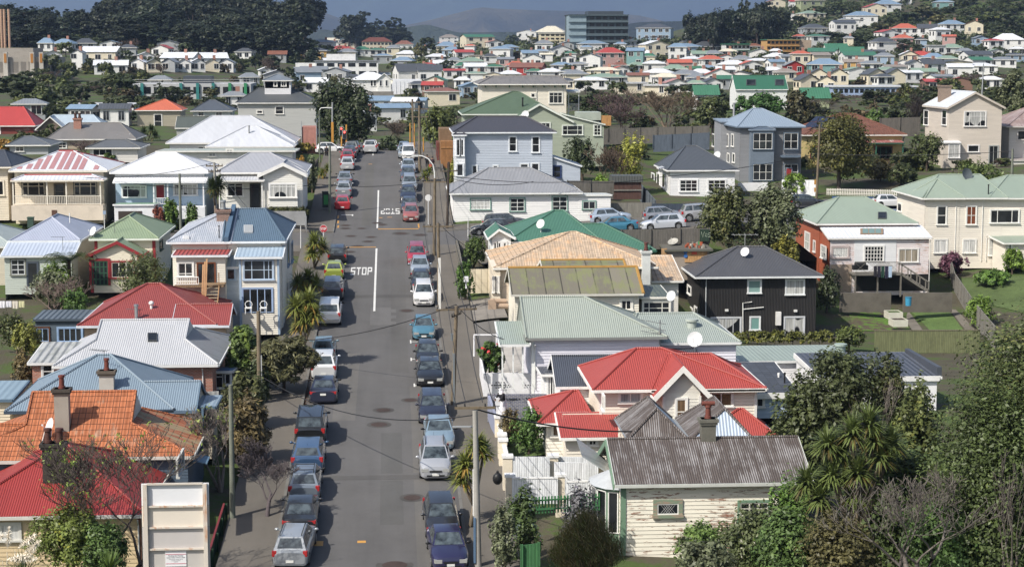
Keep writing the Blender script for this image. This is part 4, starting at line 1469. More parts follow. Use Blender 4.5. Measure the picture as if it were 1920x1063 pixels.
h.win(210, 492, 250, 520, -3.0, nx=3, trimm=REDT, trim=.15)
h.dish(Vector((b.X0 - .1, b.Y0 - .1, b.Z1 + .1)), .4, (-.7, -.6, .4), stand=.5)
h.aerial(h.on(b, 215, 437, 'front'), 1.0, .4)
h = House('cottage', 'pale cottage with lavender grey hipped roof and long lean-to behind the tree fern', 22, 545, 155, trim='e3e8ea')
LAV = I_('b5bdd2', pitch=.2, var=.03)
b = h.block(28, 144, 545, 450.5, 11.5, B_('cfc7b4'), LAV, 'hipy', ridge=408, rx=(97,), inset=4.6, ov=.35)
b2 = h.block(8, 134, 545, 479, 3.0, B_('c9d3c8'), I_('b9c5d8', pitch=.3, var=.03), 'mono', ridge=451.5, dy=-3.2, ov=.25, wname='lean_to_wall')
h.win(22, 487, 46, 515, -3.2, nx=2, ny=3, trimm=M('paint', '8f9284'))
h.door(53, 493, 70, 536, -3.2, mat=M('paint', '55606e'), glazed=True, nx=1)
h.pipe(h.on(b, 131, 418, 'right'), .7, .04, WHITE()); h.aerial(h.on(b2, 118, 470), 1.1, 2.9)
h = House('cottage', 'house with pale greenish grey roof cut by the picture edge behind the tree fern yard', -120, 540, 158, trim='d9dcd8')
h.block(-130, 18, 545, 462, 10, B_('d5cdb8'), I_('b8c4c2', pitch=.2), 'hip', ridge=408, rx=(-60, -52), ov=.4)
h = House('villa', 'cream villa with white roof striped in faded red and a veranda with balusters', 24, 413, 186.5, trim='f2ead8')
STR = I_('dfe3ea', pitch=.2, var=.02)
CREAM = B_('eadcc2', pitch=.18)
b = h.block(27, 194, 414, 320, 11.5, CREAM, STR, 'hip', ridge=284, rx=(110, 138), ov=.45)
pk = MB().use(I_('c98f8f', pitch=.2))       # red-lead stripes where old sheets show
A, Bq, R1, R0 = b.faces['front']
nn = pnormal(b.faces['front']); nn = nn if nn.z > 0 else -nn
for (xa, xt, t0, t1) in ((30, 35, .05, .16), (47, 54, .05, .3), (61, 70, .03, .55), (75, 85, .03, .72), (90, 100, .05, .9), (105, 117, .02, 1), (118, 131, .02, 1), (133, 143, .02, .85), (146, 154, .02, .66), (174, 178, .02, .25)):
 p0 = h.on(b, xa, 319); w_ = .5
 up = (R0 - A); up = Vector((0, up.y, up.z))
 q = [p0 + up * t0, p0 + up * t0 + Vector((w_, 0, 0)), p0 + up * t1 + Vector((w_, 0, 0)), p0 + up * t1]
 pk.prism([h.L(v) + nn * .004 for v in q], nn * .02)
h.part('roof_stripes', pk)
rc = MB().use(M('paint', 'b0474b')); rc.tube([h.L(R0), h.L(R1)], .13, 6); rc.tube([h.L(R1), h.L(b.eave[2])], .11, 6); h.part('ridge_cap', rc)
v = h.block(24, 192, 414, 338, 2.2, CREAM, I_('d5d9e2', pitch=.4), 'hip', ridge=328.5, rx=(46, 172), dy=-2.2, ov=.15, nowall=True)
rc = MB().use(M('paint', 'bf4a48')); r_ = v.faces['front']; rc.tube([h.L(r_[3]), h.L(r_[2])], .1, 6); rc.tube([h.L(r_[0]), h.L(r_[3])], .08, 6); rc.tube([h.L(r_[1]), h.L(r_[2])], .08, 6); h.part('ridge_cap', rc)
h.posts([25.5, 89, 125, 189], 339, 384, -2.1, .13)
h.rail(26, 88, 367, 384, -2.1); h.rail(90, 124, 367, 384, -2.1); h.rail(126, 188, 367, 384, -2.1)
h.box('veranda_base', 22, 385, 193, 414, -2.3, 2.3, M('plaster', 'e3d5c0', .8))
h.win(43, 342, 83, 366, 0, split=[.25, .75], hsplit=[.7], trimm=M('paint', '7d7c72')); h.win(140, 342, 180, 366, 0, split=[.25, .75], hsplit=[.7], trimm=M('paint', '7d7c72'))
h.door(104, 346, 120, 386, 0, mat=M('paint', '6b675e'), glazed=True, nx=1, ny=3)
h.box('base_vent', 97, 394, 106, 405, -2.36, .1, M('plain', '6a4a3a'))
h = House('villa', 'pale blue villa with bright white roof, red front door and garage below', 215, 410, 186.5, trim='f6f8fa')
PB = B_('bcd6ee', pitch=.18)
b = h.block(216, 383, 412, 323, 10.5, PB, I_('e6e8ec', pitch=.2, var=.02), 'hip', ridge=287, rx=(291, 328), ov=.45)
h.box('frieze', 216, 325, 383, 334, -.02, .1, WHITE())
v = h.block(215, 384, 410, 341, 1.6, PB, I_('e3e5ea', pitch=.3), 'mono', ridge=331, dy=-1.6, ov=.12, nowall=True)
h.posts([289, 315, 382], 342, 390, -1.5, .13)
h.win(230, 348.5, 273, 370, -.01, split=[.22, .78], hsplit=[.72], glass=CUR(.45)); h.win(327, 346, 369, 366, -.01, split=[.2, .4, .6, .8], hsplit=[.72], glass=CUR(.6))
h.door(293.5, 347, 307.5, 371, 0, mat=M('paint', 'a3202c'))
h.rail(292, 314, 371, 384, -1.5);
gb = h.block(214, 288, 412, 383, 4.5, M('plaster', 'eceef0', .8), M('paint', '83b08a'), 'mono', ridge=380.5, dy=-5.0, ov=.06, wname='garage_wall')
h.box('garage_door', 222, 396, 266, 412, -5.05, .1, M('panels', '4a4038'))  # dark panel painted for the shade in the open garage mouth
h.box('front_wall', 288, 388, 384, 411, -1.7, 1.7, M('plaster', 'eef1f4', .8))
h = House('bay_villa', 'white bay villa with grey roof and gabled bay at the street corner', 412, 392, 186.5, trim='f4f3ef')
WB = B_('eceae2', pitch=.18)
GR = I_('b6b8bf', pitch=.2, var=.03)
b = h.block(414, 566, 396, 323, 11.5, WB, GR, 'hip', ridge=287, rx=(468, 506), ov=.45)
bay = h.block(493, 567, 396, 327, 5.0, WB, GR, 'gy', ridge=306, rx=(531,), dy=-1.4, ov=.45, wname='bay_wall', trimw=.3)
h.win(507, 346, 554, 370, -1.9, split=[.15, .36, .64, .85], hsplit=[.82], glass=CUR(.55), trim=.16)
h.box('bay_window_base', 503, 372, 558, 388, -1.88, .5, WB)
v = h.block(411, 493, 396, 338, 1.8, WB, I_('c6c8cd', pitch=.3), 'mono', ridge=329, dy=-1.8, ov=.12, nowall=True)
h.posts([412, 492], 339, 395, -1.7, .12)
h.win(427, 344, 455, 368, 0, nx=2, hsplit=[.78]); h.door(471, 346, 486, 390, 0, mat=M('paint', '3a3d38'), glazed=True, nx=1)
h = House('villa', 'cream house with charcoal roof at the picture edge beside the striped roof villa', -60, 405, 188, trim='efe6d4')
h.block(-80, 14, 408, 313, 11, B_('e6dac4'), I_('4a4e57', pitch=.2), 'hip', ridge=282, rx=(-20, 8), ov=.45)
h.win(-20, 340, 6, 366, 0, nx=2)
def simple(name, label, px0, px1, yb, ye, ridge, D, depth, wall, roofc, roof='hip', rx=None, wins=(), trim='f2f0ea', ov=.4, cat='house', rk=None, wallm=None, **k):
 h = House(name, label, px0, yb, D, cat, trim=trim)
 b = h.block(px0, px1, yb, ye, depth, wallm or B_(wall), rk or I_(roofc, pitch=.22, var=.04), roof, ridge=ridge, rx=rx, ov=ov, **k)
 for w in wins:
  h.win(*w[:4], nx=w[4] if len(w) > 4 else 2, ny=w[5] if len(w) > 5 else 2, glass=w[6] if len(w) > 6 else None)
 h.b = b
 return h
h = simple('house', 'long white house with broad pale grey hipped roofs above the bay villa', 318, 548, 296, 268, 218, 232, 12, 'f0f0ee', 'cfd2d8', rx=(398, 470), wins=((330, 278, 346, 286), (372, 276, 392, 286)))
b2 = h.block(392, 545, 298, 275, 9, B_('eeeeec'), I_('d3d6dc', pitch=.22), 'hip', ridge=237, rx=(462, 480), dy=-6, ov=.4, wname='wing_wall')
h.pipe(h.on(b2, 467, 250), .8, .1); h.win(482, 280, 500, 288, -6, nx=2)
h = simple('house', 'white rendered parapet house with green stained corner behind the bay villa', 300, 548, 306, 283, 279, 214, 8, 'eceae6', 'b9c2b6', roof='mono', wallm=M('plaster', 'eceae4', .8), wins=((392, 288, 404, 293), (425, 281, 436, 288)))
simple('house', 'low house with dark roof and white windows behind the striped roof villa', 168, 258, 300, 277, 262, 226, 8, 'e0ddd6', '6d6f70', rx=(200, 235), wins=((175, 280, 210, 292, 3, 1),))
h = simple('house', 'large grey two storey house with charcoal hipped roof and white sash window', 446, 592, 240, 193, 166, 300, 11, 'c5c6c2', '565a5c', rx=(484, 548), wins=((517, 200, 531, 214, 1, 2), (482, 208, 492, 213, 1, 1)))
h.winx(594, 200, 603, 225, h.b.X1, 1, ny=3); h.box('cupola', 497, 152, 542, 166, 3, 3.5, B_('e8e8e8'))
cb = h.block(496, 545, 166, 151, 4, B_('e6e6e8'), I_('7d8894', pitch=.22), 'hip', ridge=140, rx=(519, 522), dy=3, found=1.0, ov=.3, wname='cupola_wall')
h.win(514, 154, 519, 162, 3, nx=1); h.win(528, 154, 536, 162, 3, nx=2)
h = simple('house', 'fawn two storey house with bright orange iron roof', 257, 338, 252, 207, 187, 318, 8, 'b9b19a', 'e07048', rx=(307, 311), wins=((290, 215, 303, 241, 1, 2),), ov=.35)
simple('house', 'house with dark slate hipped roof beside the orange roof', 362, 432, 222, 208, 188, 330, 9, 'd6dcd6', '5b626b', rx=(392, 403), wins=((372, 211, 382, 218), (405, 211, 416, 218)))
simple('shed', 'long shed with dark green grey iron roof and a white dish', 331, 416, 258, 240, 219, 285, 6, 'b9bcb8', '5d655e', roof='gx', ov=.2, cat='shed')
h = simple('house', 'brown gabled bungalow with twin hipped grey roofs and brick chimney', 92, 250, 285, 261, 231, 250, 10, 'cbb9a0', '7a7672', rx=(130, 225), wins=((110, 268, 124, 278), (200, 268, 214, 278)), rk=I_('86827e', pitch=.22, fade='cfd4da', f0=.62))
h.chimney(h.on(h.b, 146, 240), 1.0, .8, 1.3, BRICK, 2)
h = simple('house', 'house with pale blue grey roof and brown front gable', 72, 196, 258, 243, 216, 285, 9, '9c8a78', 'b9cad6', roof='hip', rx=(100, 175), wins=((92, 246, 106, 254),))
h.block(72, 118, 258, 243, 3, B_('8d7c6c'), I_('c3d0da', pitch=.22), 'gy', ridge=219, dy=-2, ov=.4, wname='gable_wall')
simple('house', 'house with steep bright red tile roof and two roof vents at the picture edge', -60, 62, 262, 236, 201, 290, 9, '8a3a30', 'c8403a', roof='hip', rx=(-10, 44), wins=((-20, 240, 0, 252),))
simple('house', 'grey hipped house half hidden by scrub near the red tile roof', 18, 90, 292, 272, 256, 240, 8, 'bfc3c6', '6e7378', rx=(45, 62), wins=((30, 276, 44, 284),))
simple('apartment_block', 'long white flat roofed block with dark window groups', 103, 250, 226, 196, 193, 372, 9, 'f0f0ef', 'd9dadb', roof='mono', wallm=M('plaster', 'efefee', .82), wins=((107, 195, 120, 203, 4, 1), (163, 199, 170, 206), (181, 199, 188, 207), (190, 199, 196, 207), (207, 199, 214, 206), (218, 199, 224, 206), (106, 209, 124, 214, 5, 1)), ov=.05, cat='apartments')
h = House('weathered_cottage', 'peeling cream weatherboard cottage with rusty brown ribbed roof and green trim', 1172, 1033, 90, trim='dcdacb')
PEEL = M('board', 'f0ead8', .8, pitch=.2, wear=.95, w0=.56, bare='7a4a38')
BRN = I_('5c524d', pitch=.17, var=.1, fade='aba8a8', f0=.53, fw=.07, ribs=1, rough=.75)
GRN = M('paint', '7da083')
b = h.block(1166, 1508, 1036, 905, 6.4, PEEL, BRN, 'gx', ridge=823, ov=.35, ovs=.35, gut=M('paint', 'cfd2cb'))
m_ = MB().use(GRN); m_.box(h.L((b.X0 - .05, b.Y0 - .06, b.Z0 - .5)), h.L((b.X0 + .2, b.Y0 + .1, b.Z1))); h.part('corner_board', m_)
m_ = MB().use(GRN)
for k in (0, 3):
 e, r_ = b.eave[k], Vector((b.eave[0].x, (b.eave[0].y + b.eave[3].y) / 2, b.zr))
 m_.obox(h.L(e) + Vector((-.11, 0, -.3)), (.06, 0, 0), r_ - e, (0, 0, .3))
h.part('barge_board', m_)
h.win(1232, 943, 1272, 964, 0, frame=WHITE(), trimm=M('board', '93a58a', .8, wear=.9, w0=.5, bare='9a8676'), trim=.2, glass=M('plain', '20242a', .6, rough=.1), nx=1)
m_ = MB().use(M('plain', 'b9bcbc', .8)); a_, c_ = on_y(1233, 963, h.Y), on_y(1271, 944, h.Y)
W_, H_ = c_.x - a_.x, c_.z - a_.z
for i in range(-5, 12):
 for sg in (1, -1):
  x0 = i * .12
  pts = []
  for t in (0, 1):
   x = x0 + (H_ * .8 * t if sg > 0 else H_ * .8 * (1 - t)); pts.append((x, H_ * t))
  (xa, za), (xb, zb) = pts
  if min(xa, xb) >= .02 and max(xa, xb) <= W_ - .02:
   m_.tube([h.L((a_.x + xa, h.Y - .048, a_.z + za)), h.L((a_.x + xb, h.Y - .048, a_.z + zb))], .008, 4)
h.part('leadlight', m_)
h.win(1387, 941, 1440, 975, 0, nx=3, hsplit=[.66], trimm=GRN, trim=.13)
h.chimney(Vector((on_y(1327, 823, b.Y0 + 3.2).x, b.Y0 + 3.2, b.zr)), .72, .6, 1.0, M('concrete', '7c7a6e', .7), 1, cowl=True, potm=M('plain', '7c4031', .8))
bm = MB(); Xc, Yc = b.X0, b.Y0 + 2.6
zt = on_y(1150, 925, b.Y0).z; zb = b.Z0
n_ = 6; pts = []
for i in range(n_ + 1):
 a = math.pi / 2 + math.pi * i / n_
 pts.append((Xc + 1.15 * math.cos(a), Yc + 1.7 * math.sin(a)))
bm.use(GRN)
for i in range(n_):
 (xa, ya), (xb, yb) = pts[i], pts[i + 1]
 bm.poly([h.L((xa, ya, zb - 1)), h.L((xb, yb, zb - 1)), h.L((xb, yb, zt)), h.L((xa, ya, zt))])
h.part('bay_wall', bm)
rm = MB().use(M('paint', 'c3c8cc'))
for i in range(n_):
 (xa, ya), (xb, yb) = [(Xc + (x - Xc) * 1.18, Yc + (y - Yc) * 1.14) for x, y in (pts[i], pts[i + 1])]
 rm.poly([h.L((xa, ya, zt)), h.L((xb, yb, zt)), h.L((Xc + .1, Yc, zt + .75))])
h.part('bay_roof', rm)
for i in range(n_):
 (xa, ya), (xb, yb) = pts[i], pts[i + 1]
 e = Vector((xb - xa, yb - ya, 0)); L_ = e.length; e.normalize(); nrm = Vector((e.y, -e.x, 0))
 if nrm.dot(Vector((xa + xb - 2 * Xc, ya + yb - 2 * Yc, 0))) < 0: nrm = -nrm
 h.opening(Vector((xa, ya, zb + .75)) + e * .09, e, L_ - .18, zt - zb - .95, nrm, nx=1, hsplit=[.68], trim=.04, frame=WHITE(), trimm=WHITE(), sill=False, bar=.06, deep=.05)
for (xa, xp, xb, col, col2) in ((1174, 1231, 1290, BRN, I_('a9bfd0', pitch=.2)), (1292, 1359, 1412, I_('b5c6da', pitch=.25), BRN)):
 r_ = h.block(xa + 8, xb - 8, 850, 822, 5, PEEL, BRN, 'hipy', ridge=767, rx=(xp,), inset=1.0, dy=5.2, ov=.15, wname='rear_wall', two={'front': col, 'right': col2}, found=1, gut=M('paint', '9aa0a4'), trimw=.05)
m_ = MB().use(M('panels', 'b9c0bf', .7)); q_ = on_y(1139, 880, b.Y0 + 1)
m_.prism([h.L((b.X0 - .1, b.Y0 + 3.2, b.Z1 - .4)), h.L((b.X0 - .1, b.Y0 + 6.2, b.Z1 - .2)), h.L((b.X0 - 1.6, b.Y0 + 6.2, b.Z1 + .9)), h.L((b.X0 - 1.6, b.Y0 + 3.2, b.Z1 + .6))], (0, 0, .05)); h.part('porch_roof', m_)
h = House('two_storey_house', 'cream two storey house with bright red ribbed roofs and a tall front gable', 1110, 850, 106, trim='f5f3ec')
RD = I_('b8463c', pitch=.19, var=.03, fade='d0625a', f0=.62)
CR = B_('f0e7d6', pitch=.19)
b = h.block(1126, 1418, 850, 728, 7.0, CR, RD, 'hip', ridge=654, rx=(1193, 1241), ov=.5)
b2 = h.block(1236, 1414, 850, 728, 6.0, CR, RD, 'hip', ridge=664, rx=(1252, 1332), ov=.52, dy=.02, wname='wing_wall')
g_ = h.block(1244, 1313, 850, 742, 4.5, B_('e9e6da', pitch=.19), RD, 'gy', ridge=687, rx=(1263,) if False else None, dy=-.9, ov=.45, ovs=.62, wname='gable_wall', trimw=.34)
h.corner_boards(g_, .1)
h.win(1162, 736, 1202, 754, 0, nx=2, glass=M('curtain', 'b9bfc4', .75, o=.95)); h.win(1268, 748, 1286, 795, -.9, nx=1, ny=2, glass=BLIND()); h.win(1332, 736, 1372, 761, 0, nx=2, glass=BLIND())
h.corner_boards(b, .1)
lw = h.block(1024, 1100, 860, 790, 6.0, B_('f1ecdf', pitch=.19), RD, 'pyr', ridge=733, rx=(1074, 1084), dy=-.2, ov=.5, wname='wing_wall')
h.win(1036, 797, 1047, 817, -.2, nx=1, glass=BLIND()); h.winx(1131, 740, 1134, 765, b.X0, -1)
sk = h.block(1062, 1238, 860, 818, 2.6, CR, RD, 'mono', ridge=772, dy=-2.6, ov=.35, wname='lower_wall')
h.win(1104, 825, 1118, 834, -2.6, nx=2)
sk2 = h.block(1318, 1444, 860, 818, 3.0, CR, RD, 'hip', ridge=767, rx=(1385, 1392), dy=-1.5, ov=.35, wname='lower_wall')
h = House('cottage', 'low cottage with charcoal ribbed gable roof tucked behind the red roofed house', 1048, 790, 112, trim='f0f0ee')
CH = I_('4d535f', pitch=.19, var=.03)
b = h.block(1052, 1160, 792, 723, 5.4, B_('f1f1f0'), CH, 'gx', ridge=667, ov=.3, ovs=.35)
b2 = h.block(1085, 1302, 790, 690, 7.5, B_('f1f1f0'), CH, 'hip', ridge=645, rx=(1133, 1300), dy=4.5, ov=.3, wname='rear_wall')
h.block(1022, 1048, 790, 700, 4.2, B_('f0f0ef'), CH, 'mono', ridge=682, dy=3.0, ov=.25, wname='porch_wall')
for x in (1027, 1036):
 h.win(x, 706, x + 5, 740, 3.0, nx=1)
h = House('long_white_house', 'long lavender white weatherboard house with pale green iron roof and dish', 1004, 732, 118, trim='eef0ee')
LW = B_('e9e7f1', pitch=.2)
PG = I_('a7b1a6', pitch=.2, var=.03, fade='dfe5e6', f0=.68, fw=.04)
PG2 = I_('a5b0a8', pitch=.2, var=.03)
b = h.block(998, 1238, 735, 632, 7.4, LW, PG, 'hip', ridge=557, rx=(976, 1094), ov=.4, gut=M('paint', '8c8f8c'))
b2 = h.block(1180, 1380, 735, 642, 8.0, LW, PG2, 'hip', ridge=588, rx=(1195, 1300), dy=1.2, ov=.25, wname='wing_wall', gut=M('paint', 'e9ebe9'))
h.corner_boards(b, .12, right=False)
p_ = h.block(940, 990, 735, 645, 4.6, M('paint', 'e8e8e6'), I_('a5b2a8', pitch=.2), 'mono', ridge=602, dy=-.6, ov=.1, nowall=True)
h.posts([942, 962, 980], 648, 728, -.4, .1)
h.downpipe(1003, 645, 728)
h.dish(Vector((on_y(1302, 645, h.Y).x, h.Y - .2, on_y(1302, 650, h.Y).z)), .5, (-.35, -.85, .35), stand=.5)
h.pipe(h.on(b2, 1297, 612), .35, .32, M('plain', 'b9c2b8', .8))
m_ = MB().use(M('plain', '8a8c8c', .8)); q_ = h.L(on_y(1237, 655, h.Y - .2)); m_.tube([q_, q_ + Vector((0, 0, 1.9))], .04, 6)
for k in (.9, 1.2, 1.6): m_.tube([q_ + Vector((-1.2, 0, k + .3)), q_ + Vector((.4, 0, k))], .02, 5)
h.part('mast', m_)
h = House('bungalow', 'cream bungalow with mossy grey green tile roof edged in orange lichen', 960, 615, 137, trim='eeebe0')
MOSS = M('tiles', '8c8674', .7, lichen='727652', l0=.47, tw=1.25, th=9, gap=.05, wave=0)
LICH = M('plaster', 'b98a34', .75)
b = h.block(966, 1198, 620, 551, 7.4, B_('ece6d4'), MOSS, 'gx', ridge=502, ov=.35, ovs=.3, gut=M('paint', 'd9d6ca'))
rc = MB().use(LICH); A, Bq, R1, R0 = b.faces['front']; rc.tube([h.L(R0), h.L(R1)], .13, 6); rc.tube([h.L(Bq), h.L(R1)], .12, 6); h.part('ridge_tiles', rc, None)
b2 = h.block(1030, 1170, 560, 520, 7, B_('ece6d4'), MOSS, 'gx', ridge=488, dy=5.5, ov=.3, ovs=.4, wname='rear_wall')
rc = MB().use(LICH); A, Bq, R1, R0 = b2.faces['front']; rc.tube([h.L(R0), h.L(R1)], .12, 6); rc.tube([h.L(Bq), h.L(R1)], .1, 6); h.part('ridge_tiles', rc)
h.win(1165, 563, 1183, 580, 0, nx=2, trim=.16)
b3 = h.block(1204, 1252, 612, 556, 5, B_('efece2'), I_('5e675c', pitch=.3, fade='7c8270', f0=.5), 'mono', ridge=534, dy=.6, ov=.15, wname='sunroom_wall')
h.win(1206, 566, 1255, 589, .6, split=[.22, .72], hsplit=[.5])
h.dish(Vector((on_y(1259, 560, h.Y).x, h.Y, on_y(1259, 560, h.Y).z)), .4, (-.6, -.6, .3), stand=.2)
h = House('bungalow', 'peach house with pale beige tiled pyramid roof and white chimney', 925, 576, 150, trim='f3efe6')
BG = M('tiles', 'd6bb9c', .8, tw=.42, th=.36, gap=.022, lichen='c9a37c', l0=.5)
b = h.block(936, 1222, 580, 501, 11.5, B_('eed9bd'), BG, 'hip', ridge=436, rx=(1068, 1080), ov=.45)
b2 = h.block(1180, 1272, 585, 526, 6, B_('efe9dc'), BG, 'mono', ridge=478, dy=1.0, ov=.35, wname='wing_wall')
h.chimney(h.on(b, 1211, 500), .65, .65, 1.3, M('plaster', 'dcdfdb', .8), 1, potm=M('plain', '6a3a30'), down=2.5)
h.box('front_gable', 922, 500, 938, 576, -.4, 5, B_('f0e2ca'))
for x in (925, 931):
 h.win(x, 520, x + 3, 548, -.4, nx=1)
h = House('cottage', 'white cottage with deep green iron roof and a dish, at the street corner', 918, 490, 162, trim='f2f4f2')
GN = I_('4a8069', pitch=.2, var=.03)
b = h.block(960, 1118, 492, 452, 11, B_('eef0ee'), GN, 'hip', ridge=395, rx=(1040, 1056), ov=.45)
b2 = h.block(1060, 1222, 500, 470, 9, B_('eef0ee'), GN, 'hip', ridge=420, rx=(1066, 1130), dy=1.5, ov=.35, wname='wing_wall', gut=M('paint', '2f6d58'))
b3 = h.block(922, 958, 490, 446, 5.5, B_('eef0ee'), GN, 'gy', ridge=430, rx=(936,), dy=-.6, ov=.35, wname='gable_wall')
for x in (926, 934, 944):
 h.win(x, 455, x + 5, 478, -.6, nx=1)
h.dish(h.on(b, 1014, 436), .42, (-.6, -.7, .4), stand=.75)
h.pipe(h.on(b2, 1218, 468), .1, .1, M('paint', '2f6d58'))
h = House('two_storey_house', 'black ribbed two storey house with charcoal hipped roof and white window frames', 1312, 628, 161, trim='e9ecec')
BK = M('iron', '363434', .8, pitch=.2, var=.05, rib=.03)
b = h.block(1313, 1531, 630, 518, 8.2, BK, I_('55565b', pitch=.2, var=.03), 'hip', ridge=463, rx=(1383, 1434), ov=.5)
h.win(1474, 525, 1507, 552, 0, nx=2, glass=CUR(.7)); h.win(1403, 526, 1426, 549, 0, nx=1, glass=M('plain', '8fb4ae', .8, rough=.1)); h.win(1407, 595, 1424, 618, 0, nx=1, glass=M('plain', '7fb0a8', .8, rough=.1))
h.door(1334, 596, 1388, 629, 0, mat=M('paint', 'd9dce0'), glazed=True, nx=4, glass=CUR(.6)); h.door(1471, 595, 1507, 629, 0, mat=M('paint', 'd9dce0'), glazed=True, nx=2, glass=CUR(.5))
h.box('water_heater', 1455, 585, 1465, 610, -.3, .3, M('paint', 'eceae6'));
h.winx(1290, 535, 1296, 548, b.X0, -1, frame=WHITE()); h.winx(1293, 575, 1299, 590, b.X0, -1, frame=WHITE()); h.winx(1303, 575, 1308, 592, b.X0, -1, frame=WHITE())
m_ = MB().use(WHITE());
for pts in (((1393, 628), (1393, 568), (1410, 566)), ((1393, 580), (1432, 576))):
 m_.tube([h.L(on_y(x, y, h.Y - .1)) for x, y in pts], .045, 6)
h.part('waste_pipe', m_); h.downpipe(1324, 522, 625)
for x, y in ((1362, 582), (1491, 583)):
 h.box('wall_lamp', x - 2, y - 2, x + 4, y + 2, -.2, .2, M('paint', 'e8e8e4'))
q_ = h.on(b, 1397, 483); h.dish(q_, .42, (-.6, -.7, .4), stand=.5)
m_ = MB().use(M('plain', 'b4b6b6', .8)); q_ = h.L(Vector((on_y(1397, 463, b.Y0 + 4).x, b.Y0 + 4.1, b.zr)))
m_.tube([q_, q_ + Vector((0, 0, 1.15))], .025, 5)
for k in range(5): m_.tube([q_ + Vector((-1.0 + k * .5, -.5, 1.0)), q_ + Vector((-1.0 + k * .5, .5, 1.1))], .012, 4)
m_.tube([q_ + Vector((-1.2, 0, 1.05)), q_ + Vector((1.2, 0, 1.05))], .018, 4); h.part('aerial', m_)
h = House('two_storey_house', 'house with terracotta orange side wall, peeling pinkish back and raised deck', 1556, 548, 178, trim='ece9e4')
SG = I_('9fb09e', pitch=.2, var=.03)
PINK = M('board', 'e6dcdb', .8, pitch=.2, wear=.85, w0=.55, bare='d8b9b2')
ORG = B_('b8603c', pitch=.18)
b = h.block(1537, 1712, 545, 419, 10.5, ORG, SG, 'hip', ridge=370, rx=(1573, 1622), dy=3.4, ov=.4)
lt = h.block(1557, 1742, 548, 446, 3.4, PINK, I_('dfe3ea', pitch=.4, var=.02), 'mono', ridge=423, ov=.2, ovs=.2, wname='rear_wall')
m_ = MB().use(ORG); m_.box(h.L((lt.X0 - .06, lt.Y0 - .035, lt.Z0 - 1.5)), h.L((lt.X0 - .033, lt.Y1, lt.Z1 - .03)))
m_.prism([h.L((lt.X0 - .06, lt.Y0, lt.Z1 - .03)), h.L((lt.X0 - .06, lt.Y1, lt.Z1 - .03)), h.L((lt.X0 - .06, lt.Y1, lt.zr - .1))], (.025, 0, 0)); h.part('side_wall', m_)
h.skylight(lt, 1613, 440, 1656, 430, n=3, frame=M('plain', 'a08468'), glass=M('plain', '7f9c94', .8, rough=.1))
h.skylight(b, 1646, 411, 1662, 399)
h.win(1562, 465, 1589, 482, 0, split=[.15, .85], hsplit=[.25, .8], trimm=M('paint', 'cbbab6'), trim=.2, glass=NET())
h.box('recess', 1601, 451, 1681, 512, -.05, .1, B_('e8e9ea'))
h.door(1621, 462, 1656, 490, -.05, mat=WHITE(), glazed=True, nx=6, ny=4, trim=.12)
h.win(1685, 467, 1721, 491, 0, nx=3, glass=M('curtain', 'b3a793', .75, o=.9))
h.box('brick_base', 1556, 496, 1597, 548, -.06, .2, M('brick', 'b59a80'))
h.box('undercroft_shade', 1604, 514, 1742, 546, -.04, .2, M('plain', '1a1816', .6))  # near-black panel standing in for the shade below the floor
dk = MB().use(M('planks', '8f8a80', .7)); a_, c_ = on_y(1601, 514, h.Y - 2), on_y(1690, 514, h.Y - 2)
dk.box(h.L((a_.x, h.Y - 2, a_.z - .15)), h.L((c_.x, h.Y - .05, a_.z))); h.part('deck', dk)
h.rail(1602, 1627, 491, 513, -2, M('planks', 'a09a90', .7), lattice=True); h.rail(1627, 1689, 491, 513, -2, M('planks', 'a09a90', .7), lattice=True)
h.posts([1603, 1645, 1688], 514, 556, -1.9, .13, M('planks', '8d877c', .7))
st = MB().use(M('planks', '9c968a', .7)); a_, c_ = on_y(1691, 512, h.Y - 1.8), on_y(1742, 545, h.Y - 1.8)
for k in (0, 1.0):
 st.obox(h.L((a_.x, a_.y + k, a_.z - .25)), (0, .06, 0), (c_.x - a_.x, 0, c_.z - a_.z), (0, 0, .25))
 st.obox(h.L((a_.x, a_.y + k, a_.z + .75)), (0, .06, 0), (c_.x - a_.x, 0, c_.z - a_.z), (0, 0, .1))
 for t in (0, .33, .66, .98):
  q_ = h.L(a_.lerp(c_, t)) + Vector((0, k, -.1)); st.box(q_ - Vector((.05, 0, 0)), q_ + Vector((.05, .07, .95)))
for i in range(9):
 q_ = h.L(a_.lerp(c_, (i + .5) / 9)); st.box(q_ + Vector((-.16, 0, -.04)), q_ + Vector((.16, 1.0, 0)))
h.part('stairs', st)
bq = MB().use(BLACK); q_ = h.L(on_y(1613, 490, h.Y - 1.4)); bq.box(q_ - Vector((.7, .3, .8)), q_ + Vector((.7, .3, -.35))); bq.tube([q_ + Vector((-.5, 0, -.3)), q_ + Vector((.5, 0, -.3))], .28, 10)
tag(bq.build('barbecue', loc=h.o), 'black barbecue under a cover on the raised deck', 'barbecue')
h.winx(1510, 435, 1519, 467, b.X0, -1, ny=2, glass=NET()); h.winx(1526, 452, 1529, 471, b.X0, -1); h.winx(1540, 460, 1549, 482, b.X0, -1, ny=2, glass=NET())
h.downpipe(1744, 448, 545)
h = House('two_storey_house', 'cream two storey weatherboard house with sage green hipped roofs and round dish', 1735, 495, 190, trim='f4f3ec')
CM = B_('f0e8d8', pitch=.19)
b = h.block(1735, 1880, 498, 371, 10.5, CM, SG, 'hip', ridge=328, rx=(1760, 1838), ov=.45)
b2 = h.block(1860, 1990, 498, 371, 10.5, CM, SG, 'hip', ridge=329, rx=(1890, 1930), dy=.02, ov=.45, wname='wing_wall')
rr2 = h.block(1740, 1800, 498, 371, 5, CM, SG, 'hipy', ridge=336, inset=3, dy=-.03, ov=.45, wname='wing_wall')
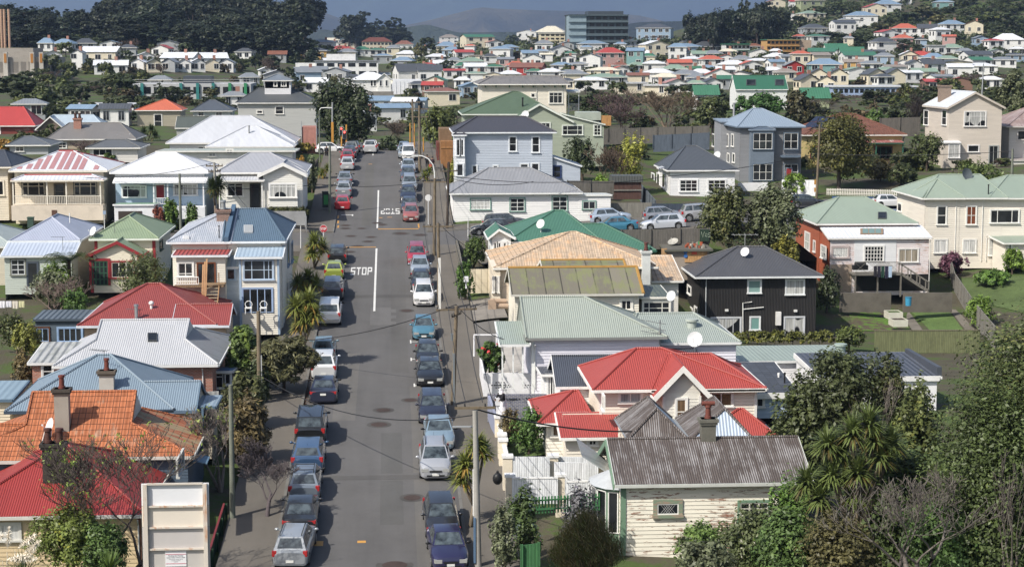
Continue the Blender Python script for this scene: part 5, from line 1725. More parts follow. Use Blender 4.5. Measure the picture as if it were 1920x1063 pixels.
BRB = M('curtain', '8a4a2c', .8, o=.95)
for (x0, y0, x1, y1, kw) in ((1757, 387, 1774, 421, dict(nx=1, ny=2)), (1812, 387, 1830, 421, dict(nx=2, ny=2, glass=BRB)), (1857, 394, 1910, 418, dict(split=[.24, .76])), (1752, 450, 1775, 474, dict(nx=2, glass=NET())), (1806, 450, 1829, 474, dict(nx=2, glass=NET())), (1854, 449, 1874, 479, dict(nx=2, ny=2, glass=CUR(.8)))):
 h.win(x0, y0, x1, y1, -.02, **kw)
h.winx(1684, 381, 1691, 395, b.X0, -1)
h.dish(Vector((on_y(1809, 340, b.Y0 + 5).x, b.Y0 + 4.4, b.zr - .4)), .65, (.3, -.8, .3), mat=M('plain', '5d666b', .8), stand=.5)
h.pipe(h.on(b2, 1853, 365, 'front'), .9, .06, M('plain', '555', .8) if False else BLACK)
h.downpipe(1793, 375, 490); h.downpipe(1843, 375, 490); h.downpipe(1850, 440, 490)
lt = h.block(1886, 1960, 498, 455, 4, CM, SG, 'mono', ridge=442, dy=-4.2, ov=.3, wname='porch_wall')
h.win(1891, 458, 1896, 478, -4.2, nx=1)
h = House('bungalow', 'white corner bungalow with grey hipped roof and green window surrounds', 845, 425, 190, trim='f2f4f1')
b = h.block(850, 1085, 426, 362, 9.5, B_('f4f3f1', pitch=.19), I_('9b9da2', pitch=.22, var=.04), 'hip', ridge=315.5, rx=(916, 994), ov=.4)
GT = M('paint', '86b0a2')
GW = M('plain', 'e8e6e4', .8, rough=.2)
h.win(883, 373, 919, 393, 0, split=[.3, .7], hsplit=[.33, .66], trimm=GT, glass=NET()); h.win(957, 372, 983, 396, 0, nx=2, ny=3, trimm=GT); h.win(1036, 369, 1063, 395, 0, nx=2, hsplit=[.3, .65], trimm=GT);
b2 = h.block(1085, 1145, 428, 365, 6, B_('f3f2f0', pitch=.19), M('paint', 'd5dad6'), 'mono', ridge=362, dy=-.03, ov=.1, wname='annex_wall')
h.win(1093, 378, 1116, 392, -.03, nx=2, trimm=GT); m_ = MB().use(GT);
for x in (862, 880, 910, 960, 1000, 1030, 1060):
 q_ = h.L(on_y(x, 364, h.Y - .2)); m_.box(q_ - Vector((.06, .1, .12)), q_ + Vector((.06, .15, .02)))
h.part('eave_bracket', m_)
h = House('two_storey_house', 'pale blue two storey house with charcoal roof and white corner bay', 858, 335, 207, trim='eef2f6')
LB = B_('c4cedc', pitch=.18)
b = h.block(856, 1036, 345, 248, 11, LB, I_('4b4a51', pitch=.22, var=.02), 'hip', ridge=219, rx=(895, 985), ov=.4)
for (x0, y0, x1, y1, kw) in ((955, 257, 968, 284, dict(nx=1, ny=2)), (998, 257, 1011, 286, dict(nx=1, ny=2)), (976, 308, 990, 322, dict(nx=1)), (997, 307, 1010, 322, dict(nx=1)), (886, 311, 894, 328, dict(nx=1)), (925, 311, 933, 320, dict(nx=1))):
 h.win(x0, y0, x1, y1, **kw)
bw = h.block(852, 872, 345, 253, 2.4, B_('f0f3f6'), M('paint', '4b4a51'), 'hip', ridge=246, rx=(860, 864), dy=-1.0, ov=.15, wname='bay_wall')
h.win(856, 262, 862, 292, -1.0, nx=1); h.win(864, 262, 869, 292, -1.0, nx=1); h.win(857, 308, 868, 330, -1.0, nx=1)
lt = h.block(1036, 1088, 345, 311, 7, LB, I_('a9b6c2', pitch=.3), 'mono', ridge=290, dy=.4, ov=.15, high='W', rise=1.1, wname='lean_to_wall')
h.win(1038, 312, 1051, 333, .4, nx=1, ny=2, frame=M('paint', '33487a'))
h = House('house', 'sage green gabled house with dark green roof and picture window', 872, 285, 235, trim='e6ebe0')
SGW = B_('b3bda6', pitch=.18); DG = I_('5c7257', pitch=.22, var=.04)
b = h.block(872, 1040, 290, 214, 12, SGW, DG, 'hip', ridge=172, rx=(962, 972), ov=.4, dy=3)
b2 = h.block(960, 1070, 290, 228, 8, SGW, DG, 'gy', ridge=195, rx=(1012,), ov=.35, dy=-.5, wname='gable_wall', trimw=.2)
b3 = h.block(1064, 1132, 290, 233, 8, SGW, DG, 'mono', ridge=228, ov=.15, dy=-.52, high='W', rise=1.2, wname='annex_wall')
h.win(1055, 236, 1092, 253, -.53, split=[.24, .76], hsplit=[.5]); h.win(1114, 235, 1126, 254, -.53, nx=2, ny=3); h.win(1008, 231, 1031, 241, -.5, nx=3)
h.box('parapet', 1083, 211, 1127, 226, 2, 4, M('paint', 'b9c2b4')); h.box('timber_screen', 1128, 217, 1146, 236, 1, .2, M('planks', 'd39a55', .8))
h.dish(h.on(b2, 985, 220, 'left'), .5, (-.5, -.8, .3), stand=.3); h.pipe(h.on(b, 980, 200), 1.0, .1, BLACK)
h = House('two_storey_house', 'cream two storey house with flat hipped grey brown roof and three part window', 903, 215, 262, trim='f4f2e8')
b = h.block(903, 1062, 240, 158, 12, B_('eee6d3', pitch=.2), I_('8f8983', pitch=.22, var=.05, fade='7d7a76', f0=.5), 'hip', ridge=143, rx=(925, 1050), ov=.5)
h.win(1030, 174, 1054, 194, 0, nx=3, hsplit=[.7]); h.win(996, 176, 1003, 183, 0, nx=1); h.downpipe(1006, 162, 230)
m_ = MB().use(M('paint', '4d7a5c'))
for x in (910, 930, 955, 980, 1000, 1020, 1040, 1055):
 q_ = h.L(on_y(x, 161, h.Y - .2)); m_.box(q_ - Vector((.08, .2, .25)), q_ + Vector((.08, .1, .02)))
h.part('eave_bracket', m_)
v = h.block(1064, 1086, 240, 172, 4, B_('d8d4c8'), I_('9aa6b0', pitch=.3), 'mono', ridge=168, dy=2, ov=.1, nowall=True)
h.posts([1066, 1085], 173, 215, 2.1, .12); h.rail(1066, 1086, 195, 208, 2.1)
h = House('cottage', 'bright white cottage with slate grey hipped roof behind the dark blue fence', 1255, 384, 219, trim='f6f6f6')
b = h.block(1257, 1378, 386, 319, 10, B_('f3f3f3', pitch=.18), I_('535961', pitch=.22, var=.02), 'hip', ridge=274, rx=(1286, 1306), ov=.42)
h.win(1275, 338, 1307, 359, 0, nx=3, ny=3, trim=.14); h.win(1328, 338, 1360, 358, 0, nx=3, ny=3, trim=.14)
for x in (1222, 1232, 1242):
 h.winx(x, 325, x + 5, 350, b.X0, -1)
p_ = h.block(1240, 1258, 386, 316, 2.2, B_('f0f0f0'), I_('c6cacd', pitch=.3), 'mono', ridge=312, dy=3, ov=.15, high='E', rise=.4, nowall=True)
h.dish(Vector((on_y(1345, 300, b.Y0 + 3).x, b.Y0 + 3, on_y(1345, 296, b.Y0 + 3).z)), .5, (-.7, -.6, .3), stand=.3)
h = House('two_storey_house', 'grey two storey bay house with powder blue hipped roof and blue trim', 1388, 342, 237, trim='8fa0b3')
GT2 = M('paint', '6d7f92')
b = h.block(1388, 1503, 345, 238, 12, B_('94969a', pitch=.18), I_('94a6b8', pitch=.3, var=.02), 'hip', ridge=204, rx=(1412, 1428), ov=.45, gut=GT2)
for (x0, x1, dd) in ((1408, 1452, -1.1), (1466, 1500, -.2)):
 if dd < -.5:
  bw = h.block(x0, x1, 345, 243, 1.2, M('paint', '7c8b9c'), M('paint', '5b6b7d'), 'hip', ridge=238, rx=((x0 + x1) / 2 - 8, (x0 + x1) / 2 + 8), dy=dd, ov=.12, wname='bay_wall')
 for yy in ((250, 280), (308, 338)):
  h.win(x0 + 4, yy[0], x1 - 4, yy[1], dd, nx=3 if dd < -.5 else 2, hsplit=[.5], frame=WHITE(), trimm=GT2)
h.rail(1470, 1496, 278, 292, -1.2, M('paint', '55657a')); h.box('balcony', 1466, 292, 1502, 296, -1.3, 1.3, GT2)
h.door(1474, 316, 1484, 340, -.25, mat=M('paint', 'b03238'))
for x in (1336, 1346, 1354, 1362, 1372):
 h.winx(x, 252, x + 4, 274, b.X0, -1, frame=WHITE())
for x in (1352, 1364, 1374):
 h.winx(x, 288, x + 4, 304, b.X0, -1, frame=WHITE())
bk = h.block(1352, 1380, 345, 228, 5, B_('a3a6ac'), I_('94a6b8', pitch=.3), 'mono', ridge=222, dy=9, ov=.1, wname='rear_wall'); h.pipe(Vector((b.X0 + 1, b.Y1 - 2, b.Z1 + 1)), 1.6, .14)
h = House('house', 'yellow house with chocolate tile roof carrying solar panels, behind the round olive tree', 1508, 312, 252, trim='2f6e58')
b = h.block(1512, 1692, 318, 253, 12, B_('d3bb78', pitch=.18), M('tiles', '8a5742', .8, tw=.35, th=.4), 'hip', ridge=213, rx=(1575, 1600), ov=.5, gut=M('paint', 'e6e2da'))
h.win(1640, 276, 1672, 298, 0, nx=3, trimm=M('paint', '8a3a2c')); h.win(1520, 276, 1548, 296, 0, nx=2, trimm=M('paint', '8a3a2c'))
v = h.block(1628, 1694, 318, 268, 1.8, B_('d3bb78'), I_('a5605a', pitch=.5, fade='d8cfc8', f0=.5), 'mono', ridge=262, dy=-1.8, ov=.1, nowall=True); h.posts([1642, 1692], 269, 310, -1.7, .14)
sp = MB().use(M('plain', '2a3550', .8, rough=.15));
for i in range(6):
 t = i / 6
 q = [h.on(b, 1508 + 13 * (i % 3) + (0 if i < 3 else 10), 243 - (0 if i < 3 else 10)) for _ in (0,)]
P4 = [h.on(b, x, y) for x, y in ((1506, 240), (1548, 243), (1570, 222), (1530, 220))]
nn = pnormal(b.faces['front']); nn = nn if nn.z > 0 else -nn
for i in range(4):
 for j in range(2):
  f = lambda u, v_: P4[0].lerp(P4[1], u).lerp(P4[3].lerp(P4[2], u), v_)
  sp.prism([h.L(f(i / 4 + .01, j / 2 + .02)) + nn * .1, h.L(f((i + 1) / 4 - .01, j / 2 + .02)) + nn * .1, h.L(f((i + 1) / 4 - .01, (j + 1) / 2 - .02)) + nn * .1, h.L(f(i / 4 + .01, (j + 1) / 2 - .02)) + nn * .1], nn * .04)
h.part('solar_panels', sp)
h = House('two_storey_house', 'tall pinkish cream gabled house with pale iron roof and brick chimney', 1779, 312, 248, trim='f1efec')
b = h.block(1780, 1879, 318, 202, 11, B_('dcd0c1', pitch=.18), I_('d6dbe0', pitch=.22, var=.03), 'gy', ridge=173, rx=(1830,), ov=.35, gut=M('paint', 'd9cdbf'), trimw=.22)
h.win(1808, 210, 1848, 237, 0, split=[.24, .76], hsplit=[.68], glass=CUR(.55)); h.win(1815, 273, 1835, 285, 0, nx=1); h.door(1854, 274, 1871, 308, 0, mat=M('paint', 'b9bcb8'), glazed=True, nx=2)
bw = h.block(1769, 1800, 318, 267, 1.0, B_('dcd0c1'), M('paint', 'dfe3e6'), 'mono', ridge=264, dy=-1.0, ov=.1, wname='bay_wall')
h.win(1779, 271, 1799, 296, -1.0, nx=2, hsplit=[.7], glass=CUR(.7))
for (x0, x1) in ((1733, 1741), (1767, 1775)):
 h.winx(x0, 207, x1, 234, b.X0, -1, ny=2)
h.chimney(Vector((b.X0 + 1.4, b.Y0 + 7, b.Z1 + 1.2)), 1.6, .9, 1.6, M('brick', '8a6a52'), 0)
gb_ = MB().use(B_('d9cdbe'));
h = House('house', 'off white house with streaky rust red iron roof at the picture edge', 1885, 312, 252, trim='dcd6d0')
b = h.block(1893, 2010, 320, 237, 10, B_('ddd6cd'), I_('a08882', pitch=.22, fade='c2b2ae', f0=.5), 'hip', ridge=198, rx=(1935, 1960), ov=.5)
h.win(1908, 246, 1930, 262, 0, nx=1); h.block(1900, 2010, 330, 300, 3, B_('e6e0d8'), I_('b4a9a4'), 'mono', ridge=296, dy=-3, ov=.1, wname='porch_wall')
h = House('flat_roofed_building', 'white plastered building with charcoal low sloped roof and parapets behind the dark tree', 1540, 770, 120, 'building', trim='eceae6')
b = h.block(1541, 1757, 775, 706, 7.5, M('plaster', 'efeff0', .8), I_('565b66', pitch=.35, rib=.03), 'mono', ridge=661, ov=.12, gut=M('paint', 'f0efec'), trimw=.34)
h.box('parapet', 1757, 688, 1766, 706, -.1, 7.6, M('paint', '4f5560'))
h.box('cornice', 1538, 706, 1767, 713, -.16, .3, M('paint', 'f3f2ee')); h.win(1707, 728, 1724, 752, 0, nx=1)
h = House('shed', 'long low shed with pale green iron roof and round vent', 1390, 708, 128, 'shed', trim='e6e8e6')
b = h.block(1392, 1594, 715, 676, 6, B_('efeef0'), I_('a3b2a8', pitch=.3), 'mono', ridge=648, ov=.2)
h.pipe(h.on(b, 1576, 660), .45, .34, M('plain', 'a9bab0', .8))
h = House('bungalow', 'pale blue boarded house with dark slate flat roof and broad white fascia', 1376, 770, 110, trim='f0efe9')
b = h.block(1376, 1486, 775, 735, 6.5, B_('bdd0e6', pitch=.24), M('tiles', '4b515c', .8, tw=.5, th=.5, gap=.01, wave=0), 'mono', ridge=679, ov=.3, trimw=.36)
h.win(1419, 739, 1431, 762, 0, nx=1); h.pipe(h.on(b, 1471, 718), .5, .05, BLACK); h.pipe(h.on(b, 1460, 707), .12, .06, WHITE())
h = House('garage', 'flat roofed garage of raw plywood with pots and rubble on top', 1240, 492, 167, 'garage', trim='6a6a5c')
b = h.block(1252, 1330, 494, 468, 5.0, M('plaster', 'b2a494', .75), M('concrete', '77746a', .6), 'mono', ridge=452, ov=.25)
h.box('timber_door', 1284, 470, 1326, 492, -.06, .08, M('planks', 'd8a566', .85))
h.box('timber_corner', 1240, 466, 1251, 492, -.1, .1, M('planks', 'd6a972', .8))
h.box('warning_sign', 1297, 471.5, 1307, 477, -.09, .03, M('plain', 'e8542a', .9))
sgn = MB().use(M('plain', '2c6fb8', .9))
for yy in (473, 480):
 q_ = h.L(on_y(1285.5, yy, h.Y - .1)); sgn.tube([q_, q_ + Vector((0, -.03, 0))], .17, 14)
h.part('round_sign', sgn)
ex = MB()
rr = random.Random(3)
for (c0, n0) in (('b85a34', 12), ('9a9488', 8), ('c9c2b2', 6), ('4a9a5a', 1)):
 ex.use(M('plain', c0, .8))
 for i in range(n0):
  p = h.L(h.on(b, rr.uniform(1285, 1322), rr.uniform(455, 466))); r = rr.uniform(.07, .16)
  ex.tube([p, p + Vector((0, 0, r * 2))], [r * .8, r], 8)
o_ = ex.build('flower_pots', loc=h.o); tag(o_, 'clay pots and oddments stored on the garage roof', 'pots', kind='stuff')
h.dish(h.on(b, 1262, 460), .5, (-.3, -.4, .8), mat=M('plain', 'b9b6ac'), stand=.3)
def leaf_mesh(name, blobs, n, size, seed, clump=.26, per=26, aspect=1.7, up=.35, hole=.0, bottom=-.6):
 """n leaf faces in clumps over the shells of the blobs (cx,cy,cz,rx,ry,rz)"""
 g = np.random.default_rng(seed)
 B = np.array(blobs, float)
 area = (B[:, 3] * B[:, 4] + B[:, 3] * B[:, 5] + B[:, 4] * B[:, 5])
 nc = max(4, int(n / per))
 bi = g.choice(len(B), nc, p=area / area.sum())
 d = g.normal(size=(nc, 3)); d /= np.linalg.norm(d, axis=1)[:, None]
 d[:, 2] = np.where(d[:, 2] < bottom, -d[:, 2], d[:, 2])
 rad = 1 - np.abs(g.normal(0, .16, nc)); rad = rad * (.78 + .3 * g.random(nc))
 cc = B[bi, :3] + d * B[bi, 3:] * rad[:, None]
 ctone = g.random(nc)
 k = g.integers(0, nc, n)
 off = g.normal(size=(n, 3)) * .5
 p = cc[k] + off * B[bi[k], 3:] * clump
 nor = d[k] * .7 + off * .5 + g.normal(size=(n, 3)) * .45; nor[:, 2] += up
 nor /= np.linalg.norm(nor, axis=1)[:, None]
 t = np.cross(nor, g.normal(size=(n, 3))); t /= np.linalg.norm(t, axis=1)[:, None] + 1e-9
 b = np.cross(nor, t)
 s = size * (.55 + .9 * g.random(n))[:, None]
 a, c = t * s * aspect * .5, b * s * .5
 bend = nor * s * .12
 V = np.stack([p - a, p - c * .9 + bend, p + a, p + c * .9 + bend], 1).reshape(-1, 3)
 F_ = np.arange(4 * n).reshape(-1, 4)
 me = bpy.data.meshes.new(name)
 me.vertices.add(4 * n); me.vertices.foreach_set('co', V.ravel())
 me.loops.add(4 * n); me.loops.foreach_set('vertex_index', F_.ravel())
 me.polygons.add(n); me.polygons.foreach_set('loop_start', np.arange(0, 4 * n, 4)); me.polygons.foreach_set('loop_total', np.full(n, 4))
 at = me.attributes.new('tone', 'FLOAT', 'FACE')
 at.data.foreach_set('value', np.clip(ctone[k] * .6 + g.random(n) * .4, 0, 1))
 me.update(); me.validate()
 return me
def blob_set(kind, h, w, rn):
 """crown lumps for a plant of height h and width w standing on the origin"""
 out = []
 r = w / 2
 if kind == 'shrub':
  for i in range(9):
   a = rn.random() * 6.28; q = rn.random() ** .5 * r * .55; s = rn.uniform(.42, .62)
   z = h * rn.uniform(.3, .62)
   out.append((q * math.cos(a), q * math.sin(a), z, r * s, r * s, min(h * .4, z)))
  out.append((0, 0, h * .55, r * .6, r * .6, h * .45))
 elif kind == 'round':
  for i in range(12):
   a = rn.random() * 6.28; u = rn.uniform(-.75, .8); q = math.sqrt(1 - u * u) * r * rn.uniform(.45, .68); s = rn.uniform(.32, .5)
   out.append((q * math.cos(a), q * math.sin(a), h * .54 + u * h * .34, r * s, r * s, h * .17))
  out.append((0, 0, h * .56, r * .62, r * .62, h * .36))
 elif kind == 'pine':
  for i in range(16):
   z = h * (.22 + .74 * i / 16); k = (1 - (i / 16) ** 2.2) * .75 + .2
   a = rn.random() * 6.28; q = r * k * rn.uniform(.25, .62)
   out.append((q * math.cos(a), q * math.sin(a), z, r * rn.uniform(.3, .48) * (k + .2), r * rn.uniform(.3, .48) * (k + .2), h * .07))
 elif kind == 'cone':
  for i in range(12):
   z = h * (.12 + .85 * i / 12); k = (1 - i / 12.5)
   a = rn.random() * 6.28
   out.append((r * k * .3 * math.cos(a), r * k * .3 * math.sin(a), z, r * k * .75 + .05 * r, r * k * .75 + .05 * r, h * .07))
 elif kind == 'flat':
  for i in range(14):
   a = rn.random() * 6.28; q = rn.random() ** .5 * r * .75
   out.append((q * math.cos(a), q * math.sin(a), h * (.88 - .35 * (q / r) ** 2 * rn.uniform(.6, 1.3)), r * rn.uniform(.24, .4), r * rn.uniform(.24, .4), h * .09))
 elif kind == 'hedge':
  out.append((0, 0, h * .5, r, h * .45, h * .5))
 return out
def trunk_mesh(h, w, blobs, rn, mat, r0=None, n=5):
 mb = MB().use(mat)
 r0 = r0 or max(.08, h * .028)
 top = Vector((rn.uniform(-.05, .05) * w, rn.uniform(-.05, .05) * w, h * .45))
 mb.tube([(0, 0, -.4), (0, 0, .02), Vector((0, 0, h * .22)) + top * .1, top], [r0 * 1.3, r0 * 1.1, r0 * .85, r0 * .6], 8)
 for b in rn.sample(blobs, min(len(blobs), n)):
  e = Vector(b[:3]); m = top.lerp(e, .5) + Vector((0, 0, -.03 * h))
  s = Vector((0, 0, h * rn.uniform(.2, .42)))
  mb.tube([s, m, e], [r0 * .5, r0 * .32, r0 * .12], 5)
 return mb
def plant(name, label, cat, kind, loc, h, w, leafm, bark=None, n=3000, leaf=.2, seed=0, group=None, extra=None, clump=.26, per=26, aspect=1.7, bottom=-.6, d=None):
 rn = random.Random(seed * 7 + int(abs(loc[0]) * 13) + int(loc[1]))
 bl = blob_set(kind, h, w, rn)
 if d: bl = [(x, y * d / w, z, a, b * d / w, c) for x, y, z, a, b, c in bl]
 root = thing(name, label, cat, loc, 0, group)
 me = leaf_mesh('crown', bl, n, leaf, seed + 11, clump, per, aspect, bottom=bottom)
 me.materials.append(leafm)
 link('crown' if kind not in ('shrub', 'hedge') else 'foliage', me, root)
 trunk_mesh(h, w, bl, rn, bark or M('bark', '6b5a4a', .6)).build('trunk' if kind not in ('shrub', 'hedge') else 'stem', root, smooth=180)
 if extra:
  m2 = leaf_mesh('flowers', bl, extra[1], extra[2], seed + 5, clump, 3, 1.0)
  m2.materials.append(extra[0]); link('flowers', m2, root)
 return root
def TP(name, label, cat, kind, cx, ytop, wpx, D, leafm, base=None, **k):
 gz = ground_pd(cx, D) if base is None else U(cx, base, D).z
 p = U(cx, 300, D)
 if base is None: gz = terrain_z(p.x, p.y)
 top = U(cx, ytop, D).z
 return plant(name, label, cat, kind, (p.x, p.y, gz), max(top - gz, .4), wpx * D / F, leafm, **k)
def bare_tree(name, label, loc, h, w, mat, seed=0, depth=6, budget=2600, r0=None, lean=0.0, multi=1, up=.25, leaves=None, cat='tree', spread=.62, group=None, first=.22, minr=.006):
 rn = random.Random(seed)
 root = thing(name, label, cat, loc, 0, group)
 segs, tips = [], []
 r0 = r0 or h * .028
 def grow(p, d, L, r, lev):
  if len(segs) > budget: return
  pts, rs = [p], [r]; q = p
  ns = 3 if lev < 2 else 2
  for i in range(ns):
   d = (d + Vector((rn.gauss(0, .14), rn.gauss(0, .14), rn.gauss(0, .08) + up * .06))).normalized()
   q = q + d * L / ns
   pts.append(q); rs.append(r * (1 - .4 * (i + 1) / ns))
  segs.append((pts, rs, lev))
  if lev >= depth:
   tips.append(q); return
  for i in range(rn.choice((2, 3)) if lev < 2 else 3):
   a = rn.random() * 6.28
   nd = (d * (1 - spread * .5) + Vector((math.cos(a), math.sin(a), 0)) * spread * rn.uniform(.5, 1.1) + Vector((0, 0, up))).normalized()
   queue.append((pts[-1] if i == 0 or rn.random() < .6 else pts[-2], nd, L * rn.uniform(.62, .86), max(rs[-1] * rn.uniform(.55, .78), minr / 2), lev + 1))
 queue = []
 for m_ in range(multi):
  a = 6.28 * m_ / multi + .5
  queue.append((Vector((0, 0, -.02)), Vector((lean + (.4 * math.cos(a) if multi > 1 else 0), .4 * math.sin(a) if multi > 1 else 0, 1)).normalized(), first, r0, 0))
 while queue and len(segs) <= budget:
  grow(*queue.pop(0))
 A = np.array([tuple(p) for s in segs for p in s[0]])
 sz = h / A[:, 2].max(); xr = np.percentile(np.abs(A[:, 0]), 97); sx = (w / 2) / xr
 mb = MB().use(mat)
 for pts, rs, lev in segs:
  mb.tube([(p.x * sx, p.y * sx, p.z * sz) for p in pts], [max(r, minr) for r in rs], 7 if lev == 0 else (5 if lev < 3 else 3), cap=False)
 mb.build('trunk', root, smooth=180)
 if leaves:
  lm, n, size = leaves
  tp = [(t.x * sx, t.y * sx, t.z * sz) for t in (tips or [s[0][-1] for s in segs[-400:]])]
  st = max(1, len(tp) // 400)
  me = leaf_mesh('leaves', [(x, y, z, .2, .2, .2) for x, y, z in tp[::st]], n, size, seed, .8, 3); me.materials.append(lm)
  link('leaves', me, root)
 return root
def BT(name, label, cx, ytop, wpx, D, mat, base=None, **k):
 p = U(cx, 300, D)
 gz = terrain_z(p.x, p.y) if base is None else U(cx, base, D).z
 return bare_tree(name, label, (p.x, p.y, gz), max(U(cx, ytop, D).z - gz, .5), wpx * D / F, mat, **k)
def blade_head(mb, c, L, n, rn, w=.05, droop=.5, mats=None, cone=1.0):
 for i in range(n):
  a = rn.random() * 6.28; el = rn.uniform(-.55, 1.45) * cone
  d = Vector((math.cos(a) * math.cos(el), math.sin(a) * math.cos(el), math.sin(el)))
  l = L * rn.uniform(.7, 1.1)
  s = d.cross(Vector((0, 0, 1)))
  s = s.normalized() if s.length > .05 else Vector((1, 0, 0))
  p1 = c + d * l * .5; p2 = p1 + (d + Vector((0, 0, -droop * rn.uniform(.4, 1.3)))).normalized() * l * .5
  if mats: mb.use(mats[0] if el > -.1 or rn.random() < .5 else mats[1])
  i0 = len(mb.v)
  mb.v += [tuple(c - s * w * .5), tuple(c + s * w * .5), tuple(p1 + s * w * .55), tuple(p1 - s * w * .55), tuple(p2)]
  mb.f += [(i0, i0 + 1, i0 + 2, i0 + 3), (i0 + 3, i0 + 2, i0 + 4)]; mb.m += [mb.mi, mb.mi]
CABG = M('leaf', '98a048', .95, scale=.6, hi='d8bc50', h0=.66)
CABD = M('leaf', 'd0a448', .9, scale=.8)
CABG2 = M('leaf', '5d6f34', .7, scale=.6)
CABD2 = M('leaf', '8a7a3c', .6)
def cabbage(label, base, heads, L=.85, n=110, seed=0, mats=(None, None), group='cabbage trees', r=.11, cat='cabbage tree', w=.055):
 """heads: offsets of the leaf heads from the base"""
 rn = random.Random(seed)
 root = thing('cabbage_tree', label, cat, base, 0, group)
 t = MB().use(M('bark', '9a8a72', .6))
 fork = Vector((heads[0][0] * .3, heads[0][1] * .3, min(h_[2] for h_ in heads) * .5))
 t.tube([(0, 0, -.3), fork * .5, fork], [r * 1.2, r, r * .9], 7)
 for h_ in heads:
  e = Vector(h_)
  t.tube([fork, fork.lerp(e, .5) + Vector((0, 0, -.1)), e], [r * .85, r * .7, r * .6], 6)
  c = MB()
  blade_head(c, e, L * 1.3, int(n * 1.7), rn, w * 1.7, .6, (mats[0] or CABG, mats[1] or CABD))
  c.build('leaf_head', root)
 t.build('trunk', root, smooth=180)
 return root
def CB(label, bpx, bpy, D, heads_px, **k):
 b = U(bpx, bpy, D)
 hs = []
 rn = random.Random(bpx)
 for (x, y) in heads_px:
  q = U(x, y, D); hs.append((q.x - b.x, rn.uniform(-.4, .4), q.z - b.z))
 return cabbage(label, b, hs, seed=int(bpx), **k)
LF = lambda c, **k: M('leaf', c, k.pop('k', .75), **k)
OLIVE, DKG, MID, BRT, GRY, BRNG = LF('565f36', hi='8f8a4a'), LF('3f4b2c', hi='66703c'), LF('55692f', hi='8a9a48'), LF('6f8a2e', hi='9ab83c'), LF('6f755c', hi='a9ac94'), LF('6d5c3c', hi='9a8658')
YEL = LF('9a9a3c', hi='c8bc4c')
BK1, BK2, BK3 = M('bark', '8a7d72', .6, moss='a9a99a'), M('bark', '6f625a', .6, moss='8f8a78'), M('bark', '9c8f86', .65, moss='b9b8a8')
BT('budding_tree', 'spreading bare tree just coming into leaf before the red iron roof', 192, 792, 285, 81, BK2, seed=5, depth=6, budget=2400, r0=.17, multi=4, first=.3, spread=.6, leaves=(LF('7a8f38', hi='9ab04a'), 700, .08), up=.3, minr=.012)
TP('bush', 'yellow green broadleaf bush under the budding tree', 'bush', 'shrub', 105, 965, 170, 80, LF('6d7a30', hi='a8a848', h0=.66), n=14000, leaf=.09, seed=2, base=1100)
TP('bush', 'deep green bush between the big sign and the yellow green bush', 'bush', 'shrub', 165, 1000, 120, 79, LF('567034', hi='8aa04a'), n=9000, leaf=.085, seed=3, base=1110)
rn = random.Random(1)
fl = thing('flax', 'spiky green flax fountain beside the base of the sign', 'flax', U(205, 1075, 76)); c = MB(); blade_head(c, Vector((0, 0, .1)), 1.0, 90, rn, .06, .2, (BRT, MID), .9); c.build('leaves', fl)
pg = thing('pampas_grass', 'clump of pampas grass with feathery cream plumes at the picture corner', 'pampas grass', U(45, 1110, 75))
c = MB(); rn = random.Random(2); blade_head(c, Vector((0, 0, .4)), 1.7, 500, rn, .02, .9, (LF('8a9a5c', hi='b9b988'), LF('a89a6c'))); c.build('leaves', pg)
c = MB().use(M('plain', 'ece2d0', .9, rough=.95))
for (x, y, dx, dy) in ((78, 1012, 38, 28), (70, 1000, 42, 32), (60, 1040, 55, 10), (18, 985, 5, 50), (8, 1002, 22, 12), (72, 1046, 60, 4), (2, 1050, 50, 22), (66, 1020, 20, 34)):
 a, b = U(x, y, 74.8) - Vector(pg.location), U(x - dx, y + dy, 75) - Vector(pg.location)
 for k in range(160):
  t = k / 160; q = a.lerp(b, t); r = .24 * math.sin(math.pi * min(t * 1.1 + .08, 1))
  dv = Vector((rn.gauss(0, 1), rn.gauss(0, 1), rn.gauss(0, 1))).normalized() * r
  c.poly([q - dv * .3, q + dv + (b - a) * .04, q + (b - a) * .05])
 c.tube([b, b + Vector((.05, 0, -.9))], .012, 4)
c.build('plumes', pg)
BT('pollard_tree', 'leafless pruned street tree with a dense ball of twigs on the footpath', 490, 838, 108, 92.5, M('bark', '75696c', .6, moss='9a9294'), base=996, seed=8, depth=7, budget=6000, r0=.13, first=.5, spread=.8, up=.12, minr=.011)
BT('bare_tree', 'pale grey many stemmed bare tree behind the tall pole', 402, 768, 110, 97.5, BK3, seed=11, depth=6, budget=1600, r0=.12, multi=3, first=.45, up=.35, minr=.012, leaves=(LF('7f8a48'), 300, .1))
TP('scrub', 'tawny scrub sprawling on the footpath edge behind the pruned street tree', 'scrub', 'shrub', 452, 755, 120, 102, BRNG, n=6500, leaf=.12, seed=4, aspect=3)
TP('scrub', 'green and tawny scrub in front of the awning of the blue roofed house', 'scrub', 'shrub', 447, 706, 95, 109, LF('5f6238', hi='8f8a4c'), n=5000, leaf=.13, seed=5, aspect=2.5)
TP('round_tree', 'dense rounded green tree by the brick house porch', 'tree', 'round', 452, 612, 86, 119, LF('5c7032', hi='93a84a'), n=6000, leaf=.15, seed=6)
TP('drooping_tree', 'loose drooping brown green tree overhanging the footpath', 'tree', 'round', 526, 628, 128, 118.5, LF('686544', hi='8f8a58'), n=6500, leaf=.12, seed=7, aspect=4, bark=BK2)
TP('bush', 'small dark bush at the foot of the wooden pole beyond the drooping tree', 'bush', 'shrub', 470, 690, 70, 116, DKG, n=2500, leaf=.13, seed=9)
